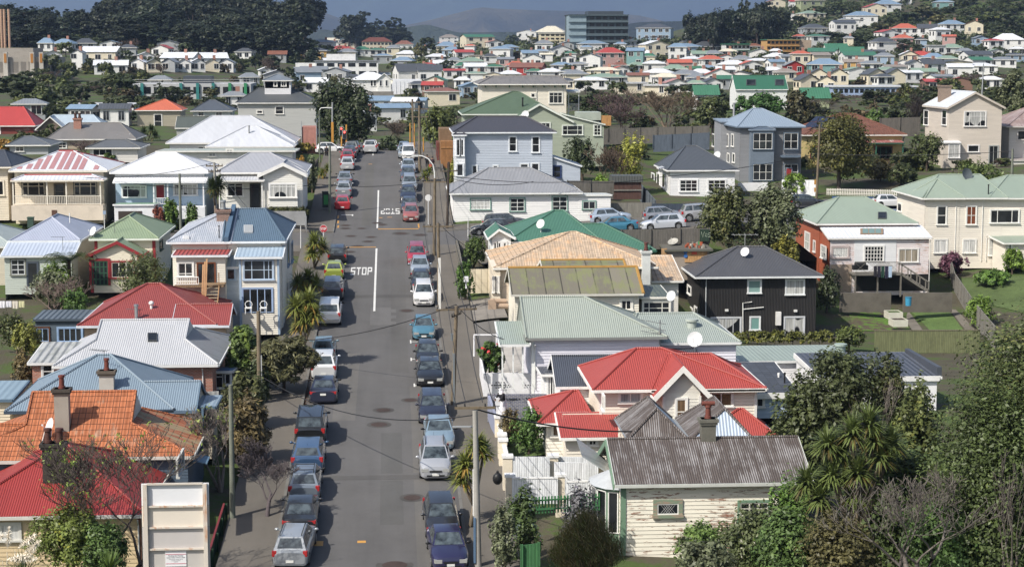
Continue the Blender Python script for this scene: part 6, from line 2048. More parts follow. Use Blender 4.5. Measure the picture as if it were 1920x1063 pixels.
CB('cabbage tree with golden skirts standing nearest on the kerb, behind the drooping tree', 570, 682, 128, ((572, 596), (556, 575), (590, 588), (562, 612), (580, 565)), n=130, L=1.0, group='cabbage trees along the kerb')
CB('cabbage tree group in front of the dark grey crossover wagon', 584, 600, 147, ((575, 540), (560, 530), (592, 533), (578, 522), (565, 552)), n=120, L=.95, group='cabbage trees along the kerb')
CB('twin headed cabbage tree beside the lime green hatchback', 592, 527, 163, ((586, 476), (604, 468), (590, 455)), n=120, L=1.05, group='cabbage trees along the kerb')
CB('small cabbage tree on the footpath downhill of the bright silver hatchback', 607, 345, 212, ((604, 327), (614, 318)), n=80, L=.75, group='cabbage trees along the kerb')
CB('slim cabbage tree by the kerb opposite, next to the light pole uphill', 797, 369, 210, ((796, 332), (804, 324)), n=80, L=.8, group='cabbage trees along the kerb')
CB('cabbage tree with three heads beside the concrete power pole', 881, 993, 93.5, ((906, 848), (872, 868), (893, 832), (868, 900)), n=110, L=.75, group='cabbage trees along the kerb')
CB('cabbage tree beside the wooden pole in front of the white bay villa', 405, 408, 179, ((400, 352), (410, 346), (405, 362)), n=120, L=1.0, mats=(CABG2, CABD2))
CB('cabbage trees below the orange roofed house', 277, 285, 268, ((270, 250), (284, 245), (262, 258), (292, 256)), n=90, L=1.0, mats=(CABG2, CABD2))
for i, (cx, yt, w, D, m, lab) in enumerate((
 (318, 374, 42, 180.5, LF('5f7a2c', hi='95a83c'), 'bright green shrub before the pale blue villa'),
 (357, 378, 36, 180, LF('557030', hi='88a040'), 'second bright green shrub beside the round pole and pale blue villa'),
 (296, 388, 26, 180, LF('8a4a3c', hi='b06a4c'), 'red leaved shrub next to the garage of the pale blue villa'),
 (265, 474, 128, 147, OLIVE, 'large olive bush before the green french doors cottage'),
 (105, 490, 90, 148.5, BRT, 'bright green bush beneath the tree fern'),
 (84, 506, 66, 147, GRY, 'clipped grey green round bush beside the tree fern'),
 (135, 545, 60, 141, LF('4c6a26'), 'fresh green shrub above the dark blue studio'),
 (35, 608, 70, 128, LF('7d7f34', hi='a8a040'), 'yellowish shrubs left of the grey ribbed lean-to'),
 (20, 590, 70, 131, OLIVE, 'dull green hedge plants at the picture edge beside the dark blue studio'),
 (30, 660, 60, 119, LF('6a5a3a', hi='8a7a50'), 'brown dry shrubs below the grey ribbed lean-to'),
 (415, 284, 42, 222, LF('6b7a34'), 'yellow green bush peeping over the white parapet house'),
 (205, 288, 26, 226, MID, 'small green bush behind the striped roof villa'),
 (14, 262, 44, 245, LF('b98a2c', hi='d8a83c'), 'orange flowering gorse at the picture edge'),
 (52, 250, 60, 250, OLIVE, 'olive tree crown beside the orange gorse'),
 (574, 268, 44, 240, LF('8f7f34', hi='c09a3c'), 'orange and green shrub behind the white bay villa'),
 (566, 296, 26, 200, LF('c09030', hi='d8a840'), 'golden shrub above the block wall of the white bay villa'),
 (585, 292, 24, 205, GRY, 'pale shrub next to the golden shrub on the footpath edge'),
 (888, 444, 52, 163, MID, 'leafy shrub in the fenced front yard of the green roofed cottage'),
 (872, 496, 40, 149, LF('54742c', hi='86a848'), 'green shrub by the letterbox of the peach house'),
 (992, 772, 70, 104, LF('50702c', hi='8fa848'), 'green shrubs under the wall of the red roofed house'),
 (955, 780, 50, 106, LF('7a6a48', hi='9a8858'), 'brown shrubs inside the white street wall'),
 (850, 300, 18, 208, YEL, 'narrow yellow conifer at the corner of the pale blue house'),
 (1092, 252, 66, 226, DKG, 'dark ivy covered bank beside the sage gabled house'),
 (1186, 246, 62, 219, YEL, 'yellow green bush between bare shrub and white cottage'),
 (1128, 330, 46, 212, BRT, 'bright green vine on the paling fence'),
 (1490, 326, 66, 222, BRT, 'bright green hedge on the white fence below the grey bay house'),
 (1652, 300, 70, 232, LF('6b5f34', hi='9a8a44'), 'russet shrub below the yellow house'),
 (1690, 308, 70, 228, OLIVE, 'grey green shrub right of the russet shrub'),
 (1738, 246, 66, 243, OLIVE, 'olive bush between the yellow house and the tall pinkish house'),
 (1830, 302, 120, 214, LF('5f6f34', hi='8a9448'), 'broad green hedge above the sage hipped roof'),
 (1556, 505, 56, 170, DKG, 'dark bush at the corner of the black house'),
 (1794, 474, 62, 186, LF('6f3f5c', hi='9a5a80'), 'purple leaved bush by the diagonal paling fence'),
 (1872, 508, 84, 180, LF('5f7f30', hi='88a848'), 'bright green mound beyond the diagonal fence'),
 (1905, 470, 50, 184, BRT, 'yellow green yucca like shrub by the cream house porch'),
 (1600, 614, 70, 152, LF('5f6a30', hi='8a8f44'), 'yellow green shrub at the end of the green paling fence'),
 (985, 930, 95, 86, LF('4d6030', hi='7f8f9a'), 'blue flecked rosemary mound at the footpath edge'),
 (945, 960, 60, 84, GRY, 'grey green lavender at the street corner of the weathered cottage'),
 (1092, 930, 72, 86, LF('6d6a78', hi='8f8aa0'), 'purple grey lavender bush before the round bay window'),
 (1476, 440, 60, 169, LF('8a8434', hi='b8a844'), 'yellow green bush beside the terracotta side wall'),
 (1405, 440, 130, 167, DKG, 'dark bushes behind the black house roof'),
 (1840, 560, 70, 166, BRT, 'bright green clump along the diagonal fence'),
 (540, 560, 20, 150, DKG, 'low dark shrub by the joined cottages wall'),
 )):
 TP('shrub', lab, 'shrub', 'shrub', cx, yt, w, D, m, n=int(1500 + w * 24), leaf=max(.1, .0016 * D * .55), seed=20 + i, group='garden shrubs', extra=None)
TP('camellia', 'round camellia dotted with red flowers beside the white block wall', 'shrub', 'round', 917, 640, 60, 122, LF('4f6a2c', hi='7f9a44'), n=3500, leaf=.14, seed=3, extra=(M('plain', 'd4202c', .9), 70, .2))
fr = thing('tree_fern', 'dark tree fern with arching fronds before the lavender grey roof', 'tree fern', U(131, 545, 149.5))
t = MB().use(M('bark', '4a3a2c', .6)); top = Vector((0, 0, U(131, 487, 149.5).z - fr.location.z)); t.tube([(0, 0, -.3), top], [.16, .13], 8); t.build('trunk', fr)
c = MB(); rn = random.Random(7)
for i in range(26):
 a = 6.28 * i / 26 + rn.random() * .2; L = rn.uniform(1.7, 2.5); d = Vector((math.cos(a), math.sin(a), 0)); s = Vector((-d.y, d.x, 0))
 pts = [top + d * L * t + Vector((0, 0, .75 * math.sin(t * 2.2) * rn.uniform(.6, 1.2) - .5 * t * t)) for t in (0, .2, .4, .6, .8, 1)]
 c.use(LF('5f6a2c', hi='98a04a'))
 for j in range(5):
  for q in range(5):
   p = pts[j].lerp(pts[j + 1], q / 5); tt = (j + q / 5) / 5; wd = .42 * math.sin(math.pi * (tt * .8 + .18))
   for sg in (1, -1):
    c.poly([p, p + s * sg * wd + d * .1 - Vector((0, 0, .1)), p + d * .09])
c.build('fronds', fr)
BT('bare_shrub', 'pinkish twiggy bare shrub above the dark blue studio', 95, 520, 120, 144, M('bark', 'a08a80', .62), seed=21, depth=6, budget=900, multi=4, first=.3, cat='shrub', minr=.014, r0=.06)
BT('bare_shrub', 'purple brown bare shrub before the brown gabled bungalow', 165, 262, 80, 235, M('bark', '7d6a66', .62), seed=22, depth=6, budget=800, multi=4, first=.3, cat='shrub', minr=.022, r0=.08)
BT('bare_shrub', 'tan bare shrub right of the ivy bank', 1132, 268, 76, 217, M('bark', '86705c', .62), seed=23, depth=6, budget=1500, multi=4, first=.3, cat='shrub', minr=.022, r0=.1)
BT('bare_tree', 'plum coloured bare tree left of the larger tan bare tree', 1168, 168, 92, 270, M('bark', '7d6664', .62), seed=24, depth=7, budget=2200, first=.5, minr=.028, r0=.2, multi=2)
BT('bare_tree', 'broad tan bare tree above the paling fence', 1254, 166, 120, 264, M('bark', '94806a', .62), seed=25, depth=7, budget=2800, first=.4, minr=.028, r0=.24, multi=3, base=256)
BT('bare_tree', 'dark bare tree left of the tall pinkish house', 1690, 162, 90, 275, M('bark', '4f4440', .62), seed=26, depth=7, budget=1600, first=.6, minr=.025, r0=.2)
BT('bare_tree', 'small leafless tree above the end of the street', 735, 222, 46, 275, M('bark', '857566', .62), seed=27, depth=6, budget=1100, first=.4, minr=.025, r0=.12, multi=2)
BT('bare_tree', 'thin grey bare tree in the red bricked rear yards past the bay house', 1548, 184, 80, 330, M('bark', '75695e', .62), seed=28, depth=6, budget=900, first=.4, minr=.03, r0=.15)
for (nm, lab, kind, cx, yt, w, D, m, n, lf) in (
 ('evergreen_tree', 'huge dark evergreen tree beside the traffic lights', 'shrub', 645, 150, 122, 268, DKG, 13000, .3),
 ('broadleaf_tree', 'olive tree on the right verge at the crest', 'shrub', 822, 200, 92, 266, LF('626b34', hi='8f9448'), 4500, .28),
 ('broadleaf_tree', 'low dark tree clump at the end of the street', 'shrub', 738, 258, 70, 262, DKG, 2500, .28),
 ('bushy_tree', 'bushy olive tree left of a paler twin by the black house', 'shrub', 1366, 352, 112, 172, LF('53582f', hi='86804a'), 8500, .2),
 ('bushy_tree', 'greyer bushy tree right of its olive twin', 'shrub', 1450, 347, 104, 171.5, LF('5d6448', hi='8f907a'), 8500, .19),
 ('round_tree', 'large rounded golden olive tree before the yellow house', 'shrub', 1574, 212, 146, 226, LF('605e2a', hi='8f8438'), 13000, .22),
 ('broadleaf_tree', 'deep green tree right of the green roof with skylights', 'round', 1425, 165, 105, 300, LF('3f6426', hi='5f8a34'), 4500, .32),
 ('broadleaf_tree', 'olive tree left of the powder blue roof', 'round', 1335, 176, 66, 300, OLIVE, 3500, .3),
 ('broadleaf_tree', 'dark tree behind the cream upper house', 'round', 1106, 168, 60, 290, DKG, 3000, .3),
 ('broadleaf_tree', 'brown green tree right of the powder blue roof', 'round', 1498, 165, 70, 300, LF('4d4a34', hi='7a6a44'), 3500, .3),
 ('gum_tree', 'grey green gum tree at the picture edge above the rust red roof', 'round', 1895, 122, 80, 300, LF('6b7052', hi='94967a'), 4500, .3),
 ('broadleaf_tree', 'shadowy tree below the gum tree', 'round', 1912, 186, 50, 290, OLIVE, 2500, .3),
 ('broadleaf_tree', 'bright green tree between the brown tile roof and bare tree', 'round', 1640, 200, 60, 280, LF('5f7a34', hi='84a04a'), 2800, .3),
 ('evergreen_tree', 'dark evergreen behind the broad tan bare tree', 'shrub', 1205, 212, 60, 276, DKG, 2500, .3)):
 TP(nm, lab, 'tree', kind, cx, yt, w, D, m, n=n, leaf=lf, seed=int(cx), bark=BK2, base=486 if nm == 'bushy_tree' else None)
TP('dark_tree', 'loose dark tree with grey limbs before the flat roofed white building', 'tree', 'round', 1615, 648, 250, 93, LF('4e5632', hi='86864c'), n=17000, leaf=.12, seed=31, bark=BK3, base=1010, clump=.2)
BT('bare_branches', 'grey branched half bare tree within the loose dark tree', 1640, 690, 190, 92, BK3, base=1000, seed=32, depth=6, budget=1200, r0=.14, multi=3, first=.4, minr=.012, leaves=(LF('5d6038', hi='8a8450'), 2500, .12))
TP('coastal_tree', 'massive dark coastal evergreen tree filling the picture corner', 'tree', 'shrub', 1975, 565, 400, 80, LF('525c30', hi='8c9054', h0=.68), n=60000, leaf=.1, seed=33, base=1200, clump=.2, per=40)
TP('coastal_tree', 'lower dark leafy tree under the massive coastal tree', 'tree', 'shrub', 1865, 715, 290, 77, LF('4f5e2e', hi='86954c'), n=32000, leaf=.1, seed=34, base=1200)
CB('many headed green cabbage tree before the loose dark tree', 1610, 1060, 81, ((1588, 806), (1545, 830), (1630, 820), (1510, 905), (1555, 890), (1600, 880), (1640, 850), (1575, 850), (1545, 985), (1598, 930), (1665, 830), (1620, 790), (1530, 930)), n=130, L=.85, mats=(LF('8a9c54', hi='bcbc64', h0=.66), CABD2), r=.12, w=.05)
TP('dark_tree', 'dark loose tree left of its larger neighbour, beside the pale blue boarded house', 'tree', 'shrub', 1520, 700, 150, 94, LF('4f5832', hi='80844c'), n=8000, leaf=.15, seed=51, bark=BK3, base=1000, clump=.2)
TP('dark_tree', 'dull olive tree between the loose dark tree and the massive coastal tree', 'tree', 'shrub', 1735, 720, 170, 89, LF('58602f', hi='8e904c'), n=9000, leaf=.15, seed=52, bark=BK3, base=1060, clump=.2)
TP('large_shrub', 'tangled green undergrowth below the dull olive tree', 'shrub', 'shrub', 1700, 860, 240, 80, LF('47582a', hi='7f9048'), n=13000, leaf=.12, seed=53, base=1130, group='shrubs before the weathered cottage')
TP('large_shrub', 'brown green undergrowth at the foot of the cabbage tree trunk', 'shrub', 'shrub', 1590, 985, 170, 75, LF('5a5432', hi='8a8450'), n=9000, leaf=.11, seed=54, base=1150, group='shrubs before the weathered cottage')
BT('lichen_tree', 'grey lichen covered leafless tree in the picture corner', 1740, 890, 300, 73, M('bark', '877d74', .6, moss='a3a898'), base=1150, seed=41, depth=6, budget=1100, r0=.16, multi=4, first=.4, spread=.75, minr=.012)
BT('lichen_tree', 'second leafless grey tree at the picture edge', 1915, 860, 130, 74, M('bark', '877d74', .6, moss='a3a898'), base=1150, seed=43, depth=5, budget=500, r0=.1, multi=3, first=.4, minr=.012)
for (lab, cx, yt, w, D, m, n) in (
 ('glossy green shrub against the weathered cottage wall', 1335, 1005, 120, 83, LF('5c7434', hi='90a850'), 6000),
 ('white flowering grey green shrub before the weathered cottage', 1425, 968, 180, 81, LF('566038', hi='c9c8b4', h0=.72), 12000),
 ('leafy green shrub below the weathered cottage window', 1490, 915, 110, 82, LF('55742c', hi='86a042'), 6500),
 ('deep green undergrowth shrub below the cabbage tree', 1500, 980, 160, 77, LF('4e6630', hi='83984a'), 9000),
 ('green laurel shrub under the lichen trees', 1790, 960, 200, 76, LF('4c6830', hi='7f9c4a'), 9000),
 ('grey leaved shrub at the bottom edge beside the white flowering shrub', 1330, 1035, 120, 77, GRY, 4500)):
 TP('large_shrub', lab, 'shrub', 'shrub', cx, yt, w, D, m, n=n, leaf=.11, seed=int(cx), base=1130, group='shrubs before the weathered cottage')
br = thing('broom_bush', 'wiry green and brown broom bush before the weathered cottage', 'bush', U(1100, 1090, 82))
c = MB(); rn = random.Random(9)
for i in range(2600):
 a = rn.random() * 6.28; q = rn.random() ** .6; top = Vector((1.9 * q * math.cos(a), 1.3 * q * math.sin(a), 3.6 * (1 - .55 * q * q) * rn.uniform(.55, 1)))
 b = Vector((top.x * .35, top.y * .35, top.z * rn.uniform(.2, .6)))
 c.use(LF('5c6434', hi='8a8a50') if rn.random() < .6 else LF('75664a', hi='94835c'))
 s = Vector((.016, .01, 0)); c.poly([b - s, b + s, top]);
 for k in range(3):
  m_ = b.lerp(top, .4 + .2 * k); e = m_ + Vector((rn.gauss(0, .16), rn.gauss(0, .16), rn.uniform(.15, .4))); c.poly([m_ - s * .8, m_ + s * .8, e])
c.build('foliage', br)
def hedge(label, px0, px1, D, hgt, m, dep=.7, n=3000, leaf=.12, base=None, dD=0):
 a, b = U(px0, 300, D), U(px1, 300, D + dD)
 z = terrain_z((a.x + b.x) / 2, a.y) if base is None else U(px0, base, D).z
 L = (b - a).length; k = max(3, int(L / .7))
 root = thing('hedge', label, 'hedge', (a.x, a.y, z))
 bl = [((b.x - a.x) * i / k, (b.y - a.y) * i / k, hgt * .5, .55, dep / 2, hgt * .52) for i in range(k + 1)]
 me = leaf_mesh('foliage', bl, n, leaf, int(px0), .3); me.materials.append(m); link('foliage', me, root)
 for i in range(k):
  c = MB().use(M('bark', '5a4a3c', .6)); c.tube([((b.x - a.x) * i / k, (b.y - a.y) * i / k, -.2), ((b.x - a.x) * i / k, (b.y - a.y) * i / k, hgt * .6)], .03, 5); c.build('stem', root)
hedge('clipped hedge on top of the grey block wall at the corner villa', 505, 566, 183.3, 1.1, LF('5a5c34', hi='7f7c44'), base=411)
hedge('yellow green hedge in front of the black house', 1392, 1560, 153, 1.1, LF('6a6c2c', hi='a09a3c'), base=652, n=5000)
WC = {'W': ('ecebe7', 'white'), 'C': ('e8dcc0', 'cream'), 'G': ('b4b8ba', 'grey'), 'B': ('a4bdd4', 'pale blue'), 'P': ('d6aaa2', 'pink'), 'Y': ('dcae5c', 'yellow'), 'R': ('b8302c', 'red'), 'K': ('4c4540', 'dark brown'), 'T': ('86b4b0', 'teal'), 'U': ('4a62ac', 'blue'), 'S': ('b4bd92', 'sage'), 'N': ('8c6a58', 'brick')}
RCOL = {'r': ('c4463c', 'red'), 'o': ('d6694a', 'orange'), 'g': ('8e949a', 'grey'), 'd': ('55595f', 'charcoal'), 'w': ('e2e4e8', 'white'), 'n': ('3f8060', 'green'), 's': ('93ad96', 'sage'), 'b': ('86a2bc', 'blue grey'), 't': ('95604c', 'brown'), 'p': ('c58f88', 'pink'), 'k': ('a2968a', 'taupe'), 'c': ('e8dfc4', 'cream')}
FARH = []; PLACED = []
ORD = ['', 'leftmost such', 'second from left', 'third from left', 'fourth from left', 'fifth from left', 'sixth from left', 'seventh from left', 'eighth from left', 'ninth from left', 'tenth from left', 'eleventh from left', 'twelfth from left', 'thirteenth from left', 'fourteenth from left', 'fifteenth from left', 'sixteenth from left', 'seventeenth from left', 'eighteenth from left']
def far_house(cx, w, ye, yb, yr, wall, roof, typ=None, D=None, yaw=None, dep=.85, cat='house', label=None):
 D = D or hit_ground(cx, yb, 245)
 s = F / D
 rn = random.Random(int(cx * 31 + yb * 7))
 p = U(cx, yb, D)
 if cx > 1440 and yb < 103: p.z += 1.8
 W = max(w / s, 3); H = max((yb - ye) / s * (1.25 if cx > 1440 and yb < 103 else 1.14), 3); rise = max(min((ye - yr) / s * .9, W * .42), .7)
 yaw = yaw if yaw is not None else rn.choice((-.25, -.12, 0, .1, .22))
 W *= .98; dp = W * dep if typ != 'f' else min(W * .5, 14)
 typ = typ or rn.choice(('h', 'h', 'h', 'g', 'y'))
 st = 2 if H > 4.7 else 1
 zone = ('on the bushy hillside' if cx > 1440 and yb < 103 else 'below the dark wood' if cx < 480 and yb < 142 else 'on the far right flat' if cx > 1200 and yb > 103 else 'in the valley mid town' if cx > 880 else 'on the rise left of centre' if cx < 640 else 'in the dip past the crest')
 form = {'h': 'hipped', 'g': 'gabled', 'y': 'front gabled', 'f': 'flat'}[typ]
 key = '%s %s house, %s %s roof, %s' % (WC[wall][1], 'tall' if H > 6.5 else 'low' if H < 4 else 'mid height', RCOL[roof][1], form, zone)
 root = thing('far_house' if cat == 'house' else 'far_building', label or key, cat, p, yaw, 'houses of the far town')
 FARH.append((key if not label else None, cx, root))
 wm = M('paint', WC[wall][0]); rm = M('iron', RCOL[roof][0], pitch=.5, var=.05)
 x, y = W / 2, dp
 m = MB().use(wm)
 Zb = -5
 c4 = [(-x, 0), (x, 0), (x, y), (-x, y)]
 for k in range(4):
  a, b = c4[k], c4[(k + 1) % 4]
  m.poly([(a[0], a[1], Zb), (b[0], b[1], Zb), (b[0], b[1], H), (a[0], a[1], H)])
 ov = .4
 A, B, C_, D_ = (-x - ov, -ov, H), (x + ov, -ov, H), (x + ov, y + ov, H), (-x - ov, y + ov, H)
 r = MB().use(rm)
 if typ == 'f':
  r.poly([A, B, C_, D_][::1]); r.box((-x - ov, -ov, H - .3), (x + ov, y + ov, H + .1))
 elif typ == 'y':
  R0, R1 = (0, -ov, H + rise), (0, y + ov, H + rise)
  r.poly([A, R0, R1, D_]); r.poly([B, C_, R1, R0])
  m.poly([(-x, 0, H), (x, 0, H), (0, 0, H + rise - .1)]); m.poly([(-x, y, H), (x, y, H), (0, y, H + rise - .1)])
 else:
  i = 0 if typ == 'g' else min(y / 2, x * .75)
  R0, R1 = (-x - ov + i, y / 2, H + rise), (x + ov - i, y / 2, H + rise)
  r.poly([A, B, R1, R0]); r.poly([C_, D_, R0, R1])
  if typ == 'h':
   r.poly([B, C_, R1]); r.poly([D_, A, R0])
  else:
   for sx in (-x, x): m.poly([(sx, 0, H), (sx, y, H), (sx, y / 2, H + rise - .1)])
 r.use(M('paint', 'dddbd4'))
 for k in range(4 if typ in 'hf' else 0):
  a, b = Vector([A, B, C_, D_][k]), Vector([A, B, C_, D_][(k + 1) % 4])
  r.poly([a, b, b - Vector((0, 0, .22)), a - Vector((0, 0, .22))])
 m.build('wall', root); r.build('roof', root)
 n = 2 if W < 9 else 3 if W < 16 else 5
 fl = H / st
 fm = M('paint', 'e6e4de') if wall not in 'W' else M('paint', 'c9ccce')
 for f in range(st):
  for i in range(n):
   if rn.random() < .12: continue
   cxw = -x + W * (i + .5) / n + rn.uniform(-.2, .2)
   ww, hh = rn.choice((.9, 1.3, 1.7)), min(1.5, fl * .5)
   z0 = f * fl + fl * .38
   if W * F / D < 26 and i % 2: continue
   q = MB().use(fm); q.box((cxw - ww / 2 - .14, -.07, z0 - .14), (cxw + ww / 2 + .14, .02, z0 + hh + .14))
   q.use(DARK()); q.box((cxw - ww / 2, -.10, z0), (cxw - .05, -.06, z0 + hh)); q.box((cxw + .05, -.10, z0), (cxw + ww / 2, -.06, z0 + hh))
   q.build('window', root)
 sx = -x if cx > 732 else x
 for i in range(2):
  q = MB().use(DARK()); yy = y * (.25 + .45 * i); q.box((sx - .06, yy, fl * .4), (sx + .06, yy + 1, fl * .8)); q.build('window', root)
 if rn.random() < .35:
  q = MB().use(BRICK); q.box((x * .3 - .45, y * .45, H), (x * .3 + .45, y * .45 + .6, H + rise + 1.0)); q.build('chimney', root)
 return root
for t in '''215 54 224 238 213 W d|150 46 226 238 217 G b|300 40 160 172 151 W g|55 60 212 226 202 G g|440 44 196 206 187 W g|100 34 108 120 100 W g|300 34 98 108 90 W r|240 30 98 106 91 G d|85 28 89 97 78 W b|116 38 90 98 80 W b|160 40 87 97 77 G d|206 38 92 97 86 W b|184 68 101 120 89 C w|145 22 104 132 97 W g y|208 62 127 142 116 W w g|331 64 113 127 101 W w g|398 60 113 127 101 W w g
258 25 125 136 117 W w y|290 27 126 137 117 C g y|316 26 126 136 117 G g y|345 27 126 137 117 W w y|372 27 125 136 116 W w y|398 27 125 136 116 C g y|424 28 125 136 116 W g y|275 30 116 122 109 W w|315 42 91 97 84 G g|345 30 87 93 80 W d|376 38 88 95 79 W d|430 64 90 100 83 C c|418 28 92 99 87 W n|432 28 98 104 92 W r|456 32 106 113 98 W d|470 34 152 164 143 G g
492 20 88 106 82 W n|550 44 88 99 77 C r|558 34 92 107 83 C s|578 26 86 93 79 W g|602 46 82 97 76 W g|624 22 83 94 78 W b|648 34 82 90 75 C k|624 24 77 84 72 W c g|665 24 76 82 70 N t|676 24 87 93 80 W g|588 50 98 115 92 Y d|642 50 98 105 91 W r|680 30 100 106 93 W n|712 38 98 106 94 W n|737 24 92 105 86 C g|760 36 106 114 99 W w|718 36 107 121 103 G b|752 40 118 128 110 G b|776 60 138 157 121 W d|806 46 136 157 124 W d g|663 32 155 164 147 W d|588 50 137 148 130 G g g|591 44 158 175 147 W w|500 26 142 150 135 W w|520 34 112 118 104 G t
810 38 165 179 157 N r g|832 62 175 199 168 C t|885 38 165 182 157 B b|712 46 203 213 193 W b g|756 44 207 216 198 W w|740 62 222 231 213 W b g|780 34 204 214 198 W b g|690 34 238 246 229 W w y|842 36 72 82 66 W k|840 28 82 88 78 N r|838 40 90 99 81 C b|845 34 98 107 91 B b|872 36 104 112 98 W r|901 56 73 92 67 C n|930 30 86 92 81 W p|937 40 95 113 89 W b|820 44 110 120 104 W w|896 34 106 120 104 C k f|920 24 112 120 106 W d|948 30 118 126 113 P g|868 30 131 139 124 W n|893 42 133 141 125 W w|930 32 133 141 128 W n|852 40 142 149 138 W r g|890 44 147 155 143 W s|925 40 150 158 144 C w|866 30 158 168 152 W w|852 26 120 128 113 W g|786 30 166 176 160 W d
987 38 64 82 59 W w|1079 42 68 77 60 W n|1150 44 72 86 66 W k|1225 66 56 77 47 B d|1115 52 84 95 77 W b|1053 40 96 107 87 W d|994 30 104 114 97 W b|1014 30 98 110 94 W b|1106 40 111 133 103 W g|1084 36 124 136 120 W g|1052 40 128 138 122 W b|1147 48 103 126 92 P r|1190 32 100 126 93 T b|1208 32 103 119 96 C w|1234 50 88 112 79 C w|1270 34 92 115 84 W b|1294 52 90 104 83 B b|1330 46 92 101 81 K d|1286 36 106 114 100 W g|1316 36 107 116 100 W s|1340 30 107 115 100 W g|1228 40 122 139 116 W w|1262 50 120 132 112 W n|1302 36 114 126 109 W w|1336 40 117 127 109 W o|1362 34 114 123 108 W o|1380 50 130 138 121 W w|1410 42 130 138 122 W o|1425 36 122 130 117 C w|985 62 135 143 125 R t|968 34 131 138 123 W o|1036 42 145 152 138 W w|1066 38 143 152 139 W g|1130 62 141 149 135 C c|1165 32 139 147 133 W o|1142 72 153 164 146 G s|1108 62 158 170 152 W w|1196 40 151 161 145 C t|1232 56 147 155 139 W w|1290 50 149 158 140 W g|1320 40 147 156 138 W w|1350 54 152 160 138 W o|1385 44 150 158 144 W d y|1182 64 166 177 160 C w f|1270 42 169 178 160 W p|1312 40 166 176 157 W d y|1338 36 168 177 158 W d y|1230 44 172 182 165 C w f|1010 44 155 164 150 W g|960 36 147 156 140 W w|1425 40 104 112 97 W s|1320 18 70 81 65 W w|1418 54 80 93 70 C t|1300 30 60 68 55 W s|1305 30 168 178 162 W s|1215 26 112 120 106 C n
1457 32 11 19 5 C p|1498 36 12 21 7 W r|1524 50 10 20 5 S c f|1452 36 36 54 30 B b|1485 30 38 46 34 W s|1528 44 38 43 32 C s|1643 40 24 36 16 C r|1690 40 5 14 -1 W b|1668 46 18 26 8 W b|1616 60 40 53 31 W b|1600 42 47 55 41 W g|1585 42 54 68 48 W d|1530 46 64 72 55 G d|1770 36 14 26 9 T b|1700 42 66 74 56 W o|1671 40 72 84 66 W r|1738 36 64 74 55 W d|1790 42 60 66 51 W b|1826 34 58 74 50 C r|1768 32 68 83 63 W w|1662 42 92 102 82 W d|1757 34 88 106 83 W w f|1788 40 94 104 86 W s|1808 34 99 114 92 W g|1838 50 107 118 99 W d|1890 60 92 97 79 W w|1868 32 94 99 90 W r|1908 30 97 106 93 W w|1870 24 102 110 98 W s
1538 38 79 89 75 W n|1570 42 98 108 85 W n g|1598 44 104 114 92 W n g|1614 62 114 120 106 W n g|1540 50 105 112 97 W n g|1503 34 104 124 98 C o|1484 38 114 122 109 W g|1490 36 127 141 117 R g y|1548 62 129 138 117 T b|1578 28 137 148 131 U d f|1600 36 125 134 118 Y k|1634 36 122 138 116 W g|1610 40 142 150 136 W s|1692 26 127 135 120 W d y|1716 26 129 137 121 W d y|1752 44 128 138 117 W d|1705 32 109 119 100 C w|1722 46 112 120 103 W t|1727 34 113 120 104 C r|1750 44 116 124 107 W b|1795 60 120 139 116 C d|1776 40 116 126 110 W s|1842 42 118 129 111 W n|1880 50 116 128 110 W g|1905 34 108 118 106 B d|1665 36 144 150 138 W s|1735 46 144 154 136 C s|1712 40 146 156 141 W w|1770 40 156 164 151 W g|1760 50 170 176 164 N r g|1800 46 164 172 158 N r|1840 60 133 141 127 W w|1680 40 136 144 131 W k|1640 36 106 114 100 W d|1458 30 125 133 119 W b|1452 36 142 150 135 W w|1476 36 146 154 139 C k|1660 30 156 164 150 W d|1460 40 112 122 104 W w'''.replace('\n', '|').split('|'):
 q = t.split()
 PLACED.append((float(q[0]), float(q[3]), float(q[1])))
 far_house(*[float(v) for v in q[:5]], q[5], q[6], q[7] if len(q) > 7 else None)
rf = random.Random(12)
for i in range(420):
 cx, yb = rf.choice(((790, 1920), (900, 1900), (480, 800), (1450, 1900)))[0] + rf.random() * 900, rf.uniform(88, 184)
 if cx > 1930 or (cx < 790 and (yb < 96 or yb > 175)) or (yb > 150 and 1370 < cx < 1730) or (1440 < cx and yb < 88): continue
 ww = rf.uniform(24, 44) * (.7 + .6 * (yb - 88) / 96)
 if any(abs(cx - a) < (ww + c_) * .42 and abs(yb - b_) < 6.5 for a, b_, c_ in PLACED): continue
 PLACED.append((cx, yb, ww)); hh = ww * rf.uniform(.3, .46)
 far_house(cx, ww, yb - hh, yb, yb - hh - ww * rf.uniform(.16, .24), rf.choice('WWWWWCCGBCP'), rf.choice('wwwgggdddrobskntc'))
 if len(PLACED) > 278: break
by = {}
for k, cx, o in FARH:
 if k: by.setdefault(k, []).append((cx, o))
for k, v in by.items():
 v.sort(key=lambda t: t[0])
 for i, (cx, o) in enumerate(v):
  o['label'] = k if len(v) == 1 else '%s, %s' % (k.replace(' house,', ',').replace(' roof,', ' roofed house'), ORD[min(i + 1, 18)])
